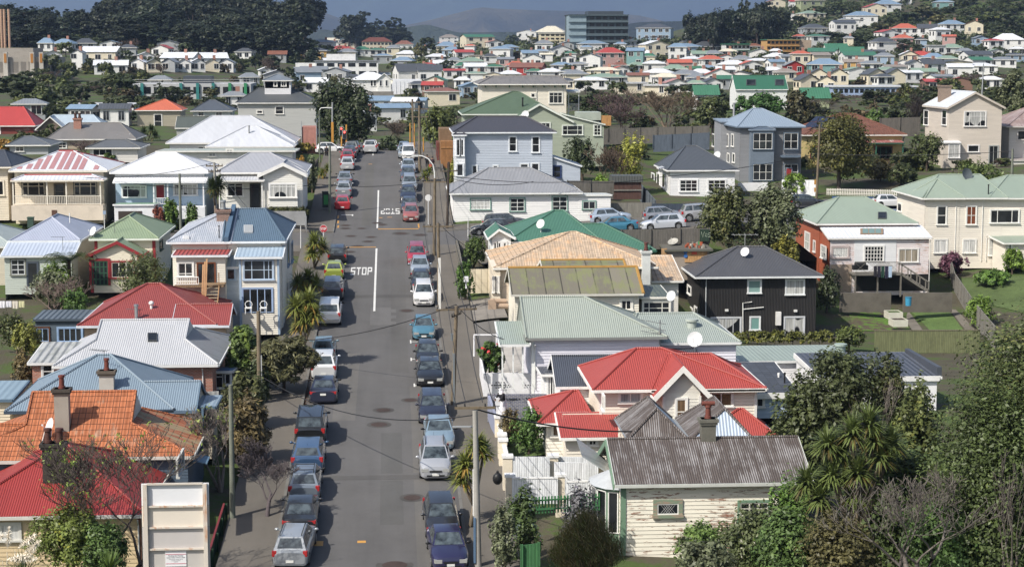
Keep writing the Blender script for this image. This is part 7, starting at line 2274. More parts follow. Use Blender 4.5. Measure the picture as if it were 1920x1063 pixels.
def slab(name, label, cx, w, yt, yb, wall, D=None, depth=12, rows=2, cols=6, roofc=None, cat='building', extra=None, yaw=0, win=None, band=False, flat=True):
 D = D or hit_ground(cx, yb, 245); s = F / D
 p = U(cx, yb, D); root = thing(name, label, cat, p, yaw)
 W, H = w / s, (yb - yt) / s
 m = MB().use(wall); m.box((-W / 2, 0, -6), (W / 2, depth, H)); m.build('wall', root)
 if roofc is not None:
  m = MB().use(roofc); m.box((-W / 2 - .4, -.4, H + .005), (W / 2 + .4, depth + .4, H + .35)); m.build('roof', root)
 fl = H / rows
 for r in range(rows):
  for c in range(cols):
   x0, x1 = -W / 2 + W * (c + .16) / cols, -W / 2 + W * (c + .84) / cols
   q = MB().use(win or DARK()); q.box((x0, -.06, fl * (r + .35)), (x1, .05, fl * (r + .8))); q.build('window', root)
  if band:
   q = MB().use(band); q.box((-W / 2 - .02, -1.2, fl * r + fl - .15), (W / 2 + .02, -.02, fl * r + fl + .12)); q.build('balcony', root)
 return root, W, H, s
CONC = M('plaster', 'b3ab9f', .75)
o, W, H, s = slab('concrete_building', 'brutalist grey concrete block with slotted tower vents at the picture edge', 30, 130, 108, 152, CONC, depth=25, rows=1, cols=9, win=M('plaster', '8d867c', .7))
for px_ in (13, 62, 79):
 q = MB().use(M('plaster', 'cfc8bb', .75)); x = (px_ - 30) / s; q.box((x - .6, -1.2, -4), (x + .6, -.02, H + 1.4)); q.build('pier', o)
 q = MB().use(M('paint', 'c9852c')); q.box((x - .35, -1.3, H - 1.6), (x + .35, -1.2, H + 1)); q.build('window', o)
q = MB().use(CONC); q.box((-W / 2, 6, H), (26 / s, 22, H + 2.6)); q.build('plant_room', o)
q = MB().use(M('paint', 'e6e6e4')); q.box((-W / 2, -4, -6), (70 / s, -.03, .8)); q.build('annex', o)
for i, px_ in enumerate((4, 10, 18.5)):
 D = 560; p = U(px_, 92, D); c = thing('flue_stack', ('leftmost', 'middle', 'right hand')[i] + ' of three tall tan flue stacks at the picture edge', 'chimney', p, 0, 'tan flue stacks')
 q = MB().use(M('paint', 'c9a284')); q.tube([(0, 0, -4), (0, 0, U(px_, 18, D).z - p.z)], .38, 10); q.build('stack', c); q = MB().use(CONC); q.box((-.7, -.7, -6), (.7, .7, 0)); q.build('base', c)
o, W, H, s = slab('commercial_building', 'long low grey commercial building with teal and green columns', 360, 220, 158, 186, M('plaster', 'c4c5c6', .8), depth=20, rows=1, cols=12)
for i, px_ in enumerate((268, 340, 371, 400, 431, 460)):
 q = MB().use(M('paint', '2f8f8c' if i < 4 else '2c9a62')); x = (px_ - 360) / s; q.box((x - .35, -.5, -3), (x + .35, -.07, H + .2)); q.build('column', o)
q = MB().use(M('paint', '4d535b')); q.box(((340 - 360) / s, 5, H), ((393 - 360) / s, 12, H + 1.8)); q.build('plant_room', o)
q = MB().use(M('paint', 'dadcdd'));
for k in range(2): q.box((-W / 2, .2, H + .5 + .5 * k), (W / 2, .25, H + .56 + .5 * k))
q.build('roof_rail', o)
o, W, H, s = slab('hospital_block', 'large blue grey flat roofed block with rows of balconies on the skyline', 1122, 112, 30, 92, M('plaster', '5f7076', .7), depth=18, rows=5, cols=9, roofc=M('paint', '4a555c'), band=M('paint', '76898f', .7))
q = MB().use(M('plaster', '9cb3bd', .8)); q.box((-W / 2 - .1, -.4, -4), (-W / 2 + 8, 10, H + .4)); q.build('stair_tower', o); q = MB().use(M('paint', '49545c')); q.box((-W / 2 + 9, 2, H + .3), (W / 2 - 2, 16, H + 1.9)); q.build('roof_storey', o)
slab('apartment_block', 'cream four storey block with square windows below the blue grey hospital', 1036, 46, 64, 90, M('plaster', 'e4d8b4', .8), depth=10, rows=4, cols=5, roofc=M('paint', 'd9d4c4'), cat='apartments')
far_house(1030, 56, 62, 70, 49, 'C', 'c', 'h', label='tan gabled house with broad cream roof above the cream four storey block')
o, W, H, s = slab('apartment_block', 'stepped white modern apartments with recessed balconies', 650, 118, 116, 146, M('plaster', 'eeeeec', .82), depth=12, rows=2, cols=6, roofc=M('paint', '8d9096'), cat='apartments')
q = MB().use(M('plaster', 'eeeeec', .82)); q.box((-W / 2 + 4, 2, H), (W / 2 - 8, 10, H + 2.6)); q.build('upper_storey', o); q = MB().use(M('plaster', 'efefed', .82)); q.box((-W / 2 - 7, 3, -5), (-W / 2 - .02, 11, H * .9)); q.build('end_wing', o)
o, W, H, s = slab('hostel', 'long cream building under a red brown tiled hipped roof before the far pines', 707, 56, 79, 97, M('paint', 'e0d4b8'), depth=12, rows=2, cols=8, cat='building')
q = MB().use(M('tiles', '96503c', .8)); a = W / 2 + .6
q.poly([(-a, -.6, H), (a, -.6, H), (a - 6, 6, H + 3.2), (-a + 6, 6, H + 3.2)]); q.poly([(a, -.6, H), (a, 12.6, H), (a - 6, 6, H + 3.2)]); q.poly([(-a, 12.6, H), (-a, -.6, H), (-a + 6, 6, H + 3.2)]); q.poly([(a, 12.6, H), (-a, 12.6, H), (-a + 6, 6, H + 3.2), (a - 6, 6, H + 3.2)]); q.build('roof', o)
o, W, H, s = slab('apartment_block', 'yellow tiered apartment block with green roofs on the right', 1468, 62, 76, 108, M('plaster', 'd9a860', .8), depth=12, rows=3, cols=8, roofc=M('paint', '2f7356'), band=M('paint', 'c79a58'), cat='apartments')
q = MB().use(M('plaster', 'c2ab92', .75)); q.box((W / 2, .5, -4), (W / 2 + 5, 10, H)); q.build('stair_tower', o)
o, W, H, s = slab('town_houses', 'white end walled terrace with green roof frames at the foot of the wood', 1383, 46, 84, 106, M('paint', 'eceae6'), depth=10, rows=2, cols=6, roofc=M('paint', '2f7356'), band=M('paint', '2f7356'), cat='terrace')
o, W, H, s = slab('terrace_row', 'long periwinkle blue flat roofed terrace with square windows', 1640, 158, 164, 180, M('paint', 'a9bfe4'), depth=9, rows=1, cols=16, roofc=M('paint', 'd6d8dc'), cat='terrace')
for i, (px_, yb_) in enumerate(((1518, 172), (1548, 176), (1535, 160), (1572, 160), (1645, 160), (1680, 160))):
 far_house(px_, 38, yb_ - 14, yb_, yb_ - 27, 'C', 'd', 'y', label=('cream steep gabled town house, %s of six among the terraces' % ORD[i + 1]) if i else 'cream steep gabled town house, leftmost of six among the terraces')
h = House('bay_villa', 'white villa with white hipped roof on a grey retaining wall past the dark evergreen', 660, 172, 560, trim='f4f4f2')
b = h.block(662, 733, 172, 150, 11, B_('f1f0ec', pitch=.3), I_('e6e8ec', pitch=.5), 'hip', ridge=136, rx=(685, 700), ov=.5)
h.block(708, 733, 172, 150, 3, B_('f1f0ec', pitch=.3), I_('e6e8ec', pitch=.5), 'gy', ridge=138, dy=-1.5, ov=.4, wname='bay_wall')
for x in (697, 703, 714, 725): h.win(x - 2, 151, x + 2, 162, -1.52 if x > 707 else -.02, nx=1)
h.box('retaining_wall', 690, 172, 738, 196, -1.8, .6, M('concrete', '9a948c', .7))
p = U(766, 196, 590); ww = thing('scaffolded_house', 'house shrouded in white scaffold sheeting on blue props', 'house', p); s = F / 590; x = 31 / s; H = 46 / s
q = MB().use(M('paint', 'eef0f4'));
prof = [(-x, 2.0), (-x, H * .8), (-x * .86, H), (x * .7, H), (x, H * .75), (x, 2.0)]
q.prism([(a, 0, c) for a, c in prof], (0, 9, 0))
for i in range(9): xx = -x + 2 * x * i / 8; q.box((xx - .05, -.12, 2.0), (xx + .05, -.005, H * (.74 if i in (0, 8) else .93)))
q.build('sheeting', ww); q = MB().use(M('paint', '34598f')); q.box((-x * .8, .5, -4), (x * .9, 8, .9)); q.box((-x * .85, -.3, 1.6), (x, 0, 1.95)); q.build('props', ww)
h = House('house', 'house with steep deep green roof holding two skylights and white gable ends', 1372, 186, 330, trim='eef0ee')
b = h.block(1380, 1476, 190, 168, 6.0, B_('eceeea'), I_('2f7358', pitch=.25, var=.03), 'gx', ridge=142, ov=.2, ovs=.15)
h.skylight(b, 1399, 161, 1417, 150); h.skylight(b, 1453, 161, 1470, 150)
far_house(1325, 44, 200, 206, 178, 'W', 'n', 'g', label='house with deep green roof behind the olive tree left of the powder blue roof')
far_house(1530, 50, 206, 214, 184, 'S', 'n', 'g', label='dark green roofed shed like house right of the green skylight roof')
rn = random.Random(77)
FT = {}
def proto(kind, m, n, lf, hh, ww, nm):
 r = plant(nm, None, 'tree', kind, (0, 0, 0), hh, ww, m, bark=BK2, n=n, leaf=lf, seed=len(FT) + 60)
 FT[nm + m.name] = r
 return r
P_PINE = [proto('pine', LF(c, hi='4d563a', rnd=.3), 3000, .75, 20, 15, 'pine_tree') for c in ('2c3a28', '343b2a')] + [proto('round', LF(c, hi='4d563a', rnd=.3), 3200, .75, 20, 15, 'pine_tree') for c in ('2b3626', '353c2b', '30392a')]
P_RND = [proto('round', LF(c, hi=h_, rnd=.3), 1300, .62, 9, 9, 'round_tree') for c, h_ in (('454f2e', '77774a'), ('4f5a2c', '85884a'), ('5b5a34', '948a52'), ('3b4628', '66703e'))]
P_GAR, P_HIL = [[proto('round', LF(c, hi=h_, rnd=.3), 1300, .62, 9, 9, nm_) for c, h_ in (('454f2e', '77774a'), ('525a30', '85884a'))] for nm_ in ('garden_tree', 'hillside_tree')]
P_SHR = [proto('shrub', LF(c, hi=h_, rnd=.3), 700, .55, 4, 6.5, 'far_bush') for c, h_ in (('4c552e', '7a7a48'), ('57602c', '8a8a48'), ('5d5038', '877352'))]
P_BARE = [bare_tree('far_bare_tree', None, (0, 0, 0), 8, 8, M('bark', '7d6a5e', .62), seed=90 + i, depth=6, budget=700, r0=.3, multi=2, minr=.05, first=.4) for i in range(2)]
P_CONE = [proto('cone', LF('3c4a2e', hi='5f6a40', rnd=.3), 1100, .5, 14, 7, 'norfolk_pine')]
used = set()
def put(P, cx, yb, ytop, w, label, group, D=None, kw=None):
 P0 = rn.choice(P)
 D = D or hit_ground(cx, yb, 245)
 p = U(cx, yb, D)
 base_h, base_w = {'pine_tree': (20, 15), 'round_tree': (9, 9), 'garden_tree': (9, 9), 'hillside_tree': (9, 9), 'far_bush': (4, 6.5), 'far_bare_tree': (8, 8), 'norfolk_pine': (14, 7)}[P0.name.split('.')[0]]
 o = P0 if P0.name not in used else copy_tree(P0)
 used.add(P0.name); used.add(o.name)
 o.location = (p.x, p.y, terrain_z(p.x, p.y) - .3)
 if kw: yb = proj((p.x, p.y, terrain_z(p.x, p.y)))[1]
 hh = max((yb - ytop) * D / F, 1.5); ww = w * D / F
 o.scale = (ww / base_w, ww / base_w, hh / base_h)
 o.rotation_euler = (0, 0, rn.random() * 6.28)
 tag(o, label, 'tree' if base_h != 4 else 'bush', group)
 return o
for i in range(150):
 cx = rn.uniform(-60, 572); row = i % 4
 dens = (cx > 170) or rn.random() < .75
 D = (700, 740, 790, 850)[row]
 yb = (88, 83, 80, 77)[row] + rn.uniform(-2, 2)
 top = {0: rn.uniform(38, 60), 1: rn.uniform(14, 40), 2: rn.uniform(-10, 22), 3: rn.uniform(-40, 5)}[row]
 if cx < 185: top = max(top, rn.uniform(14, 30) if cx > 105 else rn.uniform(4, 20))
 if 120 < cx < 200 and row < 2: continue
 put(P_PINE, cx, yb, top, rn.uniform(60, 105), 'tall dark pine in the wood behind the left of the town', 'pines of the dark wood', D, 1)
for cx, top, w in ((655, 22, 60), (678, 18, 62), (706, 34, 56), (738, 29, 66), (752, 40, 50), (668, 40, 70), (690, 50, 70), (722, 48, 70)):
 put(P_PINE, cx, 94, top, w * 1.15, 'dark spreading pine in the clump over the red brown roofed hostel', 'pines over the hostel')
for i in range(34):
 cx = rn.uniform(1290, 1470); D = rn.uniform(800, 860); yb = 100 - (cx - 1290) * .1 - rn.uniform(0, 30)
 put(P_PINE, cx, yb, yb - rn.uniform(45, 75) - (20 if cx > 1320 else 0), rn.uniform(36, 60), 'dark pine on the spur above the right of the town', 'pines of the right spur', D)
for cx, yb, top, w in ((812, 70, 38, 16), (880, 60, 40, 16), (778, 152, 140, 14), (958, 72, 44, 34), (1120, 78, 48, 22), (300, 186, 142, 44), (1690, 110, 84, 16)):
 put(P_CONE, cx, yb, top, w, 'pointed norfolk pine rising among the far roofs', 'norfolk pines')
for cx, yb, top, w in ((516, 112, 80, 62), (512, 138, 102, 40), (240, 120, 94, 34), (128, 190, 128, 62), (40, 200, 138, 110), (85, 205, 145, 80), (232, 190, 142, 60), (270, 150, 130, 30), (345, 192, 166, 44), (395, 190, 160, 40), (160, 140, 118, 28), (100, 135, 105, 30), (545, 170, 125, 40), (560, 172, 136, 36), (625, 165, 138, 26), (30, 230, 200, 60), (150, 222, 204, 34), (205, 226, 206, 36),
  (836, 138, 112, 36), (880, 72, 48, 34), (905, 66, 44, 30), (860, 66, 50, 28), (930, 60, 40, 26), (960, 64, 36, 40), (1000, 62, 32, 44), (800, 100, 70, 40), (790, 118, 80, 30), (798, 150, 135, 22), (1125, 78, 48, 24), (1172, 100, 86, 50), (1215, 106, 84, 36), (1264, 150, 128, 26), (1290, 142, 124, 40), (1325, 150, 124, 40), (995, 122, 108, 26), (1150, 160, 138, 30), (1185, 140, 120, 22), (1398, 152, 126, 44), (1430, 150, 124, 30), (1450, 172, 152, 60), (1395, 170, 150, 40), (1350, 190, 172, 60),
  (1535, 180, 160, 30), (1620, 136, 122, 28), (1730, 128, 110, 36), (1655, 110, 92, 40), (1700, 100, 74, 50), (1715, 108, 82, 40), (1790, 84, 64, 44), (1810, 92, 76, 40), (1850, 90, 66, 40), (1860, 80, 60, 30), (1650, 66, 40, 50), (1600, 90, 62, 70), (1630, 92, 66, 60), (1560, 84, 60, 50), (1500, 60, 30, 40), (1470, 66, 38, 50), (1490, 80, 52, 40), (1540, 40, 14, 40), (1580, 30, 0, 60), (1610, 30, 2, 40), (1700, 50, 24, 60), (1730, 40, 10, 60), (1760, 52, 26, 50), (1720, 66, 44, 50), (1800, 50, 24, 44), (1850, 46, 16, 60), (1890, 60, 24, 60), (1915, 80, 50, 40), (1680, 60, 40, 30), (1420, 60, 30, 40), (1400, 100, 76, 30), (1350, 92, 60, 60), (1300, 96, 70, 40), (1320, 104, 82, 30)):
 put(P_RND, cx, yb, top, w, 'rounded dark green tree standing among the far houses', 'trees among the far houses')
for i in range(240):
 cx, yb = (rn.uniform(0, 1920) if i < 150 else rn.uniform(760, 1920)), rn.uniform(100, 200)
 if cx < 480 and yb < 120: continue
 put(P_SHR if i % 3 else P_RND, cx, yb, yb - rn.uniform(8, 19), rn.uniform(18, 38), 'small green garden tree between the far roofs', 'garden trees of the far town')
for (x0, x1, y0, y1, n, k) in ((80, 330, 196, 236, 26, 1.2), (1095, 1210, 258, 300, 14, .9), (1500, 1740, 296, 345, 14, 1.1), (1700, 1900, 318, 345, 8, 1), (20, 300, 130, 180, 22, 1), (330, 460, 196, 222, 10, 1), (100, 330, 108, 150, 16, .9), (430, 700, 104, 150, 18, .9),(0, 260, 150, 215, 26, 1.5), (255, 600, 188, 206, 16, 1.1), (880, 1330, 176, 215, 34, 1.2), (1080, 1340, 218, 262, 24, 1.2), (1330, 1720, 184, 215, 34, 1.2), (1480, 1740, 214, 250, 18, 1.3), (660, 860, 228, 262, 16, 1.2), (0, 110, 255, 300, 10, 1.3), (1640, 1920, 176, 200, 14, 1.2), (1560, 1740, 300, 345, 12, 1.4)):
 for i in range(n):
  cx, yb = rn.uniform(x0, x1), rn.uniform(y0, y1); u = rn.random()
  put(P_BARE if u < .12 else P_SHR if u < .5 else P_GAR, cx, yb, yb - rn.uniform(12, 28) * k * (.7 if u < .55 else 1.3), rn.uniform(24, 52) * k, 'leafy garden tree in the belt of gardens past the near houses' if u >= .12 else 'leafless garden tree in the belt of gardens past the near houses', 'trees of the garden belt' if u >= .12 else 'leafless trees of the garden belt')
for i in range(110):
 cx, yb = (rn.uniform(1430, 1960), rn.uniform(-8, 100)) if i < 44 else (rn.uniform(1720, 1960), rn.uniform(-20, 62))
 put(P_HIL, cx, yb + 4, yb - rn.uniform(6, 15), rn.uniform(20, 40), 'bushy tree on the hillside to the right', 'trees of the right hillside')
for cx, yb, top, w in ((508, 150, 104, 48), (700, 150, 132, 30), (560, 104, 92, 30), (246, 104, 72, 36), (305, 150, 118, 30), (330, 105, 92, 20), (1230, 78, 66, 34), (1840, 158, 136, 60), (1875, 156, 138, 60), (1905, 154, 136, 40), (1810, 158, 140, 40), (1370, 132, 112, 30), (1650, 190, 172, 60), (1600, 194, 174, 50)):
 put(P_BARE, cx, yb, top, w, 'brownish leafless tree standing among the far houses', 'leafless trees of the far town')
g = np.random.default_rng(5)
bl = []
for i in range(4600):
 cx, D = g.uniform(1380, 2300), g.uniform(700, 1200)
 p = U(cx, 60, D)
 z = terrain_z(p.x, p.y)
 r = g.uniform(1.0, 2.6)
 bl.append((p.x, p.y, z + r * .25, r, r, r * .75))
for i in range(700):
 cx, D = g.uniform(-150, 640), g.uniform(690, 860)
 if 120 < cx < 200 and D < 740: continue
 p = U(cx, 60, D); r = g.uniform(1.5, 4)
 bl.append((p.x, p.y, terrain_z(p.x, p.y) + r * .2, r, r, r * .7))
for i in range(500):
 cx, D = g.uniform(750, 1400), g.uniform(760, 960)
 p = U(cx, 60, D); r = g.uniform(1.2, 3)
 bl.append((p.x, p.y, terrain_z(p.x, p.y) + r * .2, r, r, r * .7))
me = leaf_mesh('hillside_scrub', bl, 170000, .8, 3, .5, 14)
me.materials.append(M('leaf', '4a5430', .7, hi='7a8048', scale=.02))
tag(link('hillside_scrub', me), kind='stuff')
def ridge(name, pts, D, dep, col, k, fold, seed):
 """pts: (photo column, photo row of the crest)"""
 g = np.random.default_rng(seed)
 xs = np.linspace(pts[0][0], pts[-1][0], 200)
 ys = np.interp(xs, [p[0] for p in pts], [p[1] for p in pts])
 mb = MB(); rows = 26
 ph = g.random(8) * 6
 for j in range(rows):
  t = j / (rows - 1)
  for x, y in zip(xs, ys):
   d = D + dep * t
   top = U(x, y, D + dep)
   f = sum(math.sin(x * fq * .02 + ph[i] + t * 2.2) * a for i, (fq, a) in enumerate(((1, .5), (2.3, .3), (4.9, .18), (9.7, .1), (19, .05))))
   zz = -260 + (top.z + 260) * (t ** (1.15 - .3 * f * fold))
   zz += f * fold * 260 * math.sin(math.pi * t) * .5
   q = U(x, y, d)
   mb.v.append((q.x, q.y, min(zz, top.z) if j < rows - 1 else top.z))
 n = len(xs)
 for j in range(rows - 1):
  for i in range(n - 1):
   mb.f.append((j * n + i, j * n + i + 1, (j + 1) * n + i + 1, (j + 1) * n + i)); mb.m.append(0)
 return tag(mb.build(name, mat=M('hill', col, k), smooth=180), kind='structure')
ridge('mountains', [(-1500, -150), (-400, -90), (0, -40), (200, -60), (420, -30), (600, -55), (800, -120), (1000, -60), (1150, -30), (1300, -70), (1700, -120), (3000, -160)], 16000, 4500, '4a5a48', .7, .7, 1)
ridge('hills', [(-600, 60), (100, 62), (500, 50), (590, 18), (640, 36), (700, 60), (800, 40), (900, 14), (930, 17), (1010, 20), (1110, 22), (1200, 30), (1330, 60), (1500, 70), (2200, 80)], 8200, 1800, '776a4e', .8, .6, 2)
ridge('hills', [(-600, 80), (560, 78), (600, 54), (660, 66), (760, 52), (800, 46), (860, 62), (1100, 58), (1200, 42), (1290, 40), (1400, 60), (2200, 84)], 3600, 700, '4a5648', .7, .5, 3)
HZB = MB(); HZB.box((-11000, -300, -420), (13000, 25500, 2600))
hm = bpy.data.materials.new('haze'); hm.use_nodes = True; n_ = hm.node_tree.nodes; n_.clear()
ho = n_.new('ShaderNodeOutputMaterial'); hv = n_.new('ShaderNodeVolumePrincipled'); hm.node_tree.links.new(hv.outputs[0], ho.inputs['Volume'])
hv.inputs['Color'].default_value = (.48, .66, 1, 1); hv.inputs['Density'].default_value = 0.00009; hv.inputs['Anisotropy'].default_value = .2
tag(HZB.build('haze', mat=hm), kind='stuff')
WOOD, WOODG, CONP = M('bark', '8f7f66', .65), M('bark', '8a9080', .65), M('concrete', 'b5b2aa', .7)
STEEL, YELP, DWIRE = M('plain', 'a9adaf', .8), M('paint', 'd99a2a'), M('plain', '2a2a2c', .8, rough=.6)
TOPS = {}
def pole(key, label, bx, by, D, tx, ty, r=.14, mat=None, arms=(), name='power_pole', cat='power pole', lamp=None, extra=()):
 b, t = U(bx, by, D), U(tx, ty, D)
 root = thing(name, label, cat, b)
 v = t - b; v.y = 0
 m = MB().use(mat or WOOD); m.tube([(0, 0, -.6), v], [r, r * .72], 10); m.build('post', root, smooth=50)
 TOPS[key] = t
 for (dz, w, yaw) in arms:
  c = v + Vector((0, 0, -dz)); d = Vector((math.cos(yaw), math.sin(yaw), 0)) * w / 2
  m = MB().use(WOOD); m.obox(c - d - Vector((0, .06, .06)), d * 2, (0, .1, 0), (0, 0, .12)); arm = m.build('crossarm', root)
  m = MB().use(DWIRE)
  for k in (-.92, -.5, .5, .92):
   q = c + d * k; m.tube([q, q + Vector((0, 0, .2))], [.05, .035], 6)
  m.build('insulators', arm)
 if lamp:
  m = MB().use(M('paint', 'e2e3e0')); m.tube([U(x, y, D) - b for x, y in lamp], .055, 8); m.build('lamp_arm', root, smooth=60)
  q = U(*lamp[-1], D) - b; m = MB().use(M('paint', 'd5d7d6')); m.box(q - Vector((.45, .12, .1)), q + Vector((.1, .12, .05))); m.build('lamp_head', root)
 for (nm, x0, y0, x1, y1, mt, dd) in extra:
  p, q = U(x0, y0, D) - b, U(x1, y1, D) - b; m = MB().use(mt); m.box(p + Vector((0, -dd - .18, 0)), q + Vector((0, -.16, 0))); m.build(nm, root)
 return root
GBOX = M('plain', '8a9296', .7)
pole('A', 'pale green grey wooden pole beside the pruned street tree', 436, 958, 94.5, 435, 716, .15, WOODG, extra=(('meter_box', 432, 836, 439, 848, M('paint', 'b9bcb4'), .1),))
pole('B', 'brown wooden pole rising from the scrub by the drooping tree', 487, 760, 117, 486, 580, .17, WOOD, extra=(('cable_guard', 489, 664, 492, 740, M('paint', 'd9d9d4'), .05), ('meter_box', 483, 664, 488, 673, M('paint', 'c9cac6'), .1)))
pole('C', 'slim grey green pole before the pale blue villa', 339, 421, 178, 338, 325, .15, WOODG)
pole('D', 'crossarmed wooden pole between the pale blue villa and the white bay villa', 405, 405, 179, 403, 305, .17, CONP, ((.3, 1.6, 0), (.8, 1.2, .3)))
pole('E', 'tall green grey pole on the footpath near the bright red hatchback', 618, 399, 192, 619, 273, .16, WOODG)
pole('F', 'green street lamp post with a short arm by the traffic lights', 600, 312, 228, 599, 207, .1, WOODG, name='street_lamp', cat='street lamp', lamp=((599, 207), (602, 203), (621, 202)))
pole('G', 'grey and yellow traffic mast near the tree by the lights', 623, 284, 243, 623.5, 192, .13, STEEL, name='traffic_mast', cat='mast', extra=(('yellow_sleeve', 621.5, 273, 625.5, 229, YELP, .16),))
pole('H', 'wooden power pole with crossarms at the crest on the far kerb', 787, 321, 218, 786, 198, .2, WOOD, ((.4, 2.2, 0), (1.3, 2.0, 0)))
pole('I', 'grey power pole beyond the crest, behind a nearer one', 776, 285, 243, 773, 186, .18, WOOD, ((.4, 2.0, 0),))
pole('J', 'pole with a white curved street lamp arm at the uphill corner', 814, 480, 169, 815, 334, .17, WOOD, ((.3, 2.0, 0),), lamp=((815, 334), (814.5, 322), (812, 309), (803, 298), (792, 293), (782, 292)))
pole('K', 'white footed power pole beside the white people mover', 824, 582, 146.5, 821, 417, .16, WOOD, ((.25, 2.4, 0),), extra=(('white_band', 821.5, 580, 826, 482, M('paint', 'e6e4dd'), .02),))
pole('L', 'dark wooden pole with a rusty transformer at the white corner bungalow', 838, 432, 184, 841, 303, .15, M('bark', '5a4d42', .6), ((.9, 1.8, .3),), extra=(('transformer', 838, 316, 843.5, 306, M('plain', '6a4438'), .2),))
pole('N', 'leaning wooden power pole on the footpath before the white block wall', 848, 766, 117, 855, 571, .16, WOOD, ((.2, 2.6, .15), (.55, 1.8, 1.2)), extra=(('switch_box', 845, 637, 850, 624, GBOX, .2), ('cable_guard', 849, 762, 852, 660, GBOX, .02)))
pole('O', 'square concrete power pole with a long timber crossarm, nearest the camera', 897, 1056, 87.7, 889, 762, .17, CONP, ((-.12, 1.9, 0),), extra=(('white_strip', 886.5, 965, 889.5, 878, M('paint', 'eeeeea'), .03), ('blue_strip', 888, 1053, 891, 966, M('paint', '5f7fa0'), .03), ('steel_arm', 848, 800, 889, 797.5, STEEL, -.1)))
pole('P', 'wooden pole with yellow warning signs before the golden olive tree', 1530, 386, 219, 1533, 233, .16, WOOD, ((.5, 1.6, 0),), extra=(('yellow_sign', 1526, 346, 1533, 337, YELP, .03), ('yellow_sign', 1526, 360, 1531, 352, YELP, .03)))
pole('Q', 'mossy wooden pole before the rust red roofed house', 1897, 346, 212, 1896, 279, .17, WOODG)
pole('R', 'thin radio mast above the tall pinkish house', 1840, 200, 300, 1841, 120, .12, STEEL, name='radio_mast', cat='mast')
for i, (x, y0, y1, D) in enumerate(((769, 274, 231, 238), (777, 276, 231, 236), (794, 276, 258, 236))):
 pole('Y%d' % i, ('first', 'second', 'third')[i] + ' yellow signal post from the street, at the crest on the far kerb', x, y0, D, x, y1, .1, YELP, name='signal_post', cat='signal post')
REDLAMP = M('lamp', 'ff2a1a', 1, e=5)
for i, (x, y0, y1, hx, hy, lab) in enumerate(((640.5, 286, 238, 640, 246, 'nearer of two traffic lights showing red on yellow posts'), (649.5, 284, 234, 646, 252.5, 'second traffic light showing red, lower and further right'))):
 D = 241; b = U(x, y0, D); root = thing('traffic_light', lab, 'traffic light', b, 0, 'traffic lights')
 m = MB().use(YELP); m.tube([(0, 0, -.3), U(x, y1, D) - b], .1, 8); m.build('post', root, smooth=50)
 q = U(hx, hy, D) - b; m = MB().use(M('plain', '1b1c1e', .8)); m.box(q + Vector((-.22, -.32, -.5)), q + Vector((.22, -.1, .5))); hd = m.build('signal_head', root)
 m = MB().use(M('paint', 'c9cbc8')); m.box(q + Vector((-.27, -.25, -.55)), q + Vector((.27, -.2, .55))); m.build('backing_board', hd)
 m = MB().use(REDLAMP); m.tube([q + Vector((0, -.345, .3)), q + Vector((0, -.325, .3))], .13, 12); m.build('lens', hd)
def octo(label, px, py, D, r, base, face, red=True):
 c = U(px, py, D); b = U(px, base, D); root = thing('stop_sign', label, 'stop sign', b)
 m = MB().use(M('paint', 'd9dadb')); m.tube([(0, 0, -.2), c - b + Vector((0, .05, 0))], .04, 8); m.build('post', root)
 q = c - b
 def oc(rr, y, mat):
  m = MB().use(mat); m.prism([(q.x + rr * math.cos(math.pi / 8 + k * math.pi / 4), q.y + y, q.z + rr * math.sin(math.pi / 8 + k * math.pi / 4)) for k in range(8)], (0, .01, 0)); return m
 pl = oc(r, -.01, M('paint', 'e9e8e6')).build('plate', root)
 if red:
  oc(r * .92, -.023, M('plain', 'c3202c', .9)).build('red_face', pl)
  t = MB().use(M('plain', 'f0f0ee', .85)); lw = r * .3
  for i, ch in enumerate('STOP'):
   for g in GLY[ch]:
    x = q.x + (i - 2) * lw * 1.22 + lw * .1
    t.box((x + g[0] * lw, q.y - .034, q.z + (g[1] - .5) * r * .62), (x + g[2] * lw, q.y - .024, q.z + (g[3] - .5) * r * .62))
  t.build('lettering', pl)
octo('red octagonal stop sign facing the camera', 606.5, 429, 171.5, .37, 462, -1)
octo('plain pale back of a stop sign at the uphill corner', 803, 371, 185, .34, 417, 1, False)
for i, (x, y0, y1, D, lab) in enumerate(((564, 466, 423, 172, 'white post left of the red stop sign'), (877.5, 448, 408, 178, 'white post in front of the white corner bungalow'), (196, 425, 395, 177, 'parking sign post with a small blue and white plate'))):
 pole('S%d' % i, lab, x, y0, D, x, y1, .05, M('paint', 'e6e6e2'), name='sign_post', cat='sign post', extra=(('sign_plate', x - 2.5, y1 + 7, x + 3, y1, M('paint', '9fb6d0'), .02),) if i == 2 else ())
def wire(label, pts, r=.02, sag=.6):
 m = MB().use(DWIRE)
 o = pts[0]
 for a, b in zip(pts[:-1], pts[1:]):
  m.tube([a.lerp(b, k / 14) - Vector((0, 0, sag * 4 * (k / 14) * (1 - k / 14))) - o for k in range(15)], r, 5)
 tag(m.build('power_cable', loc=o), label, 'cable', 'overhead cables')
T_ = TOPS; V3 = Vector
wire('thick black cable from the concrete pole across the red roofed house', [T_['O'] + V3((0, 0, -.1)), U(1215, 808, 96), U(1500, 822, 98)], .04, .35)
wire('cable across the street from the brown wooden pole to the concrete pole', [T_['B'] - V3((0, 0, 4.2)), T_['O'] - V3((0, 0, .4))], .028, 1.2)
wire('cable across the street from the leaning pole to the joined cottages', [T_['N'], U(540, 640, 128)], .03, .5)
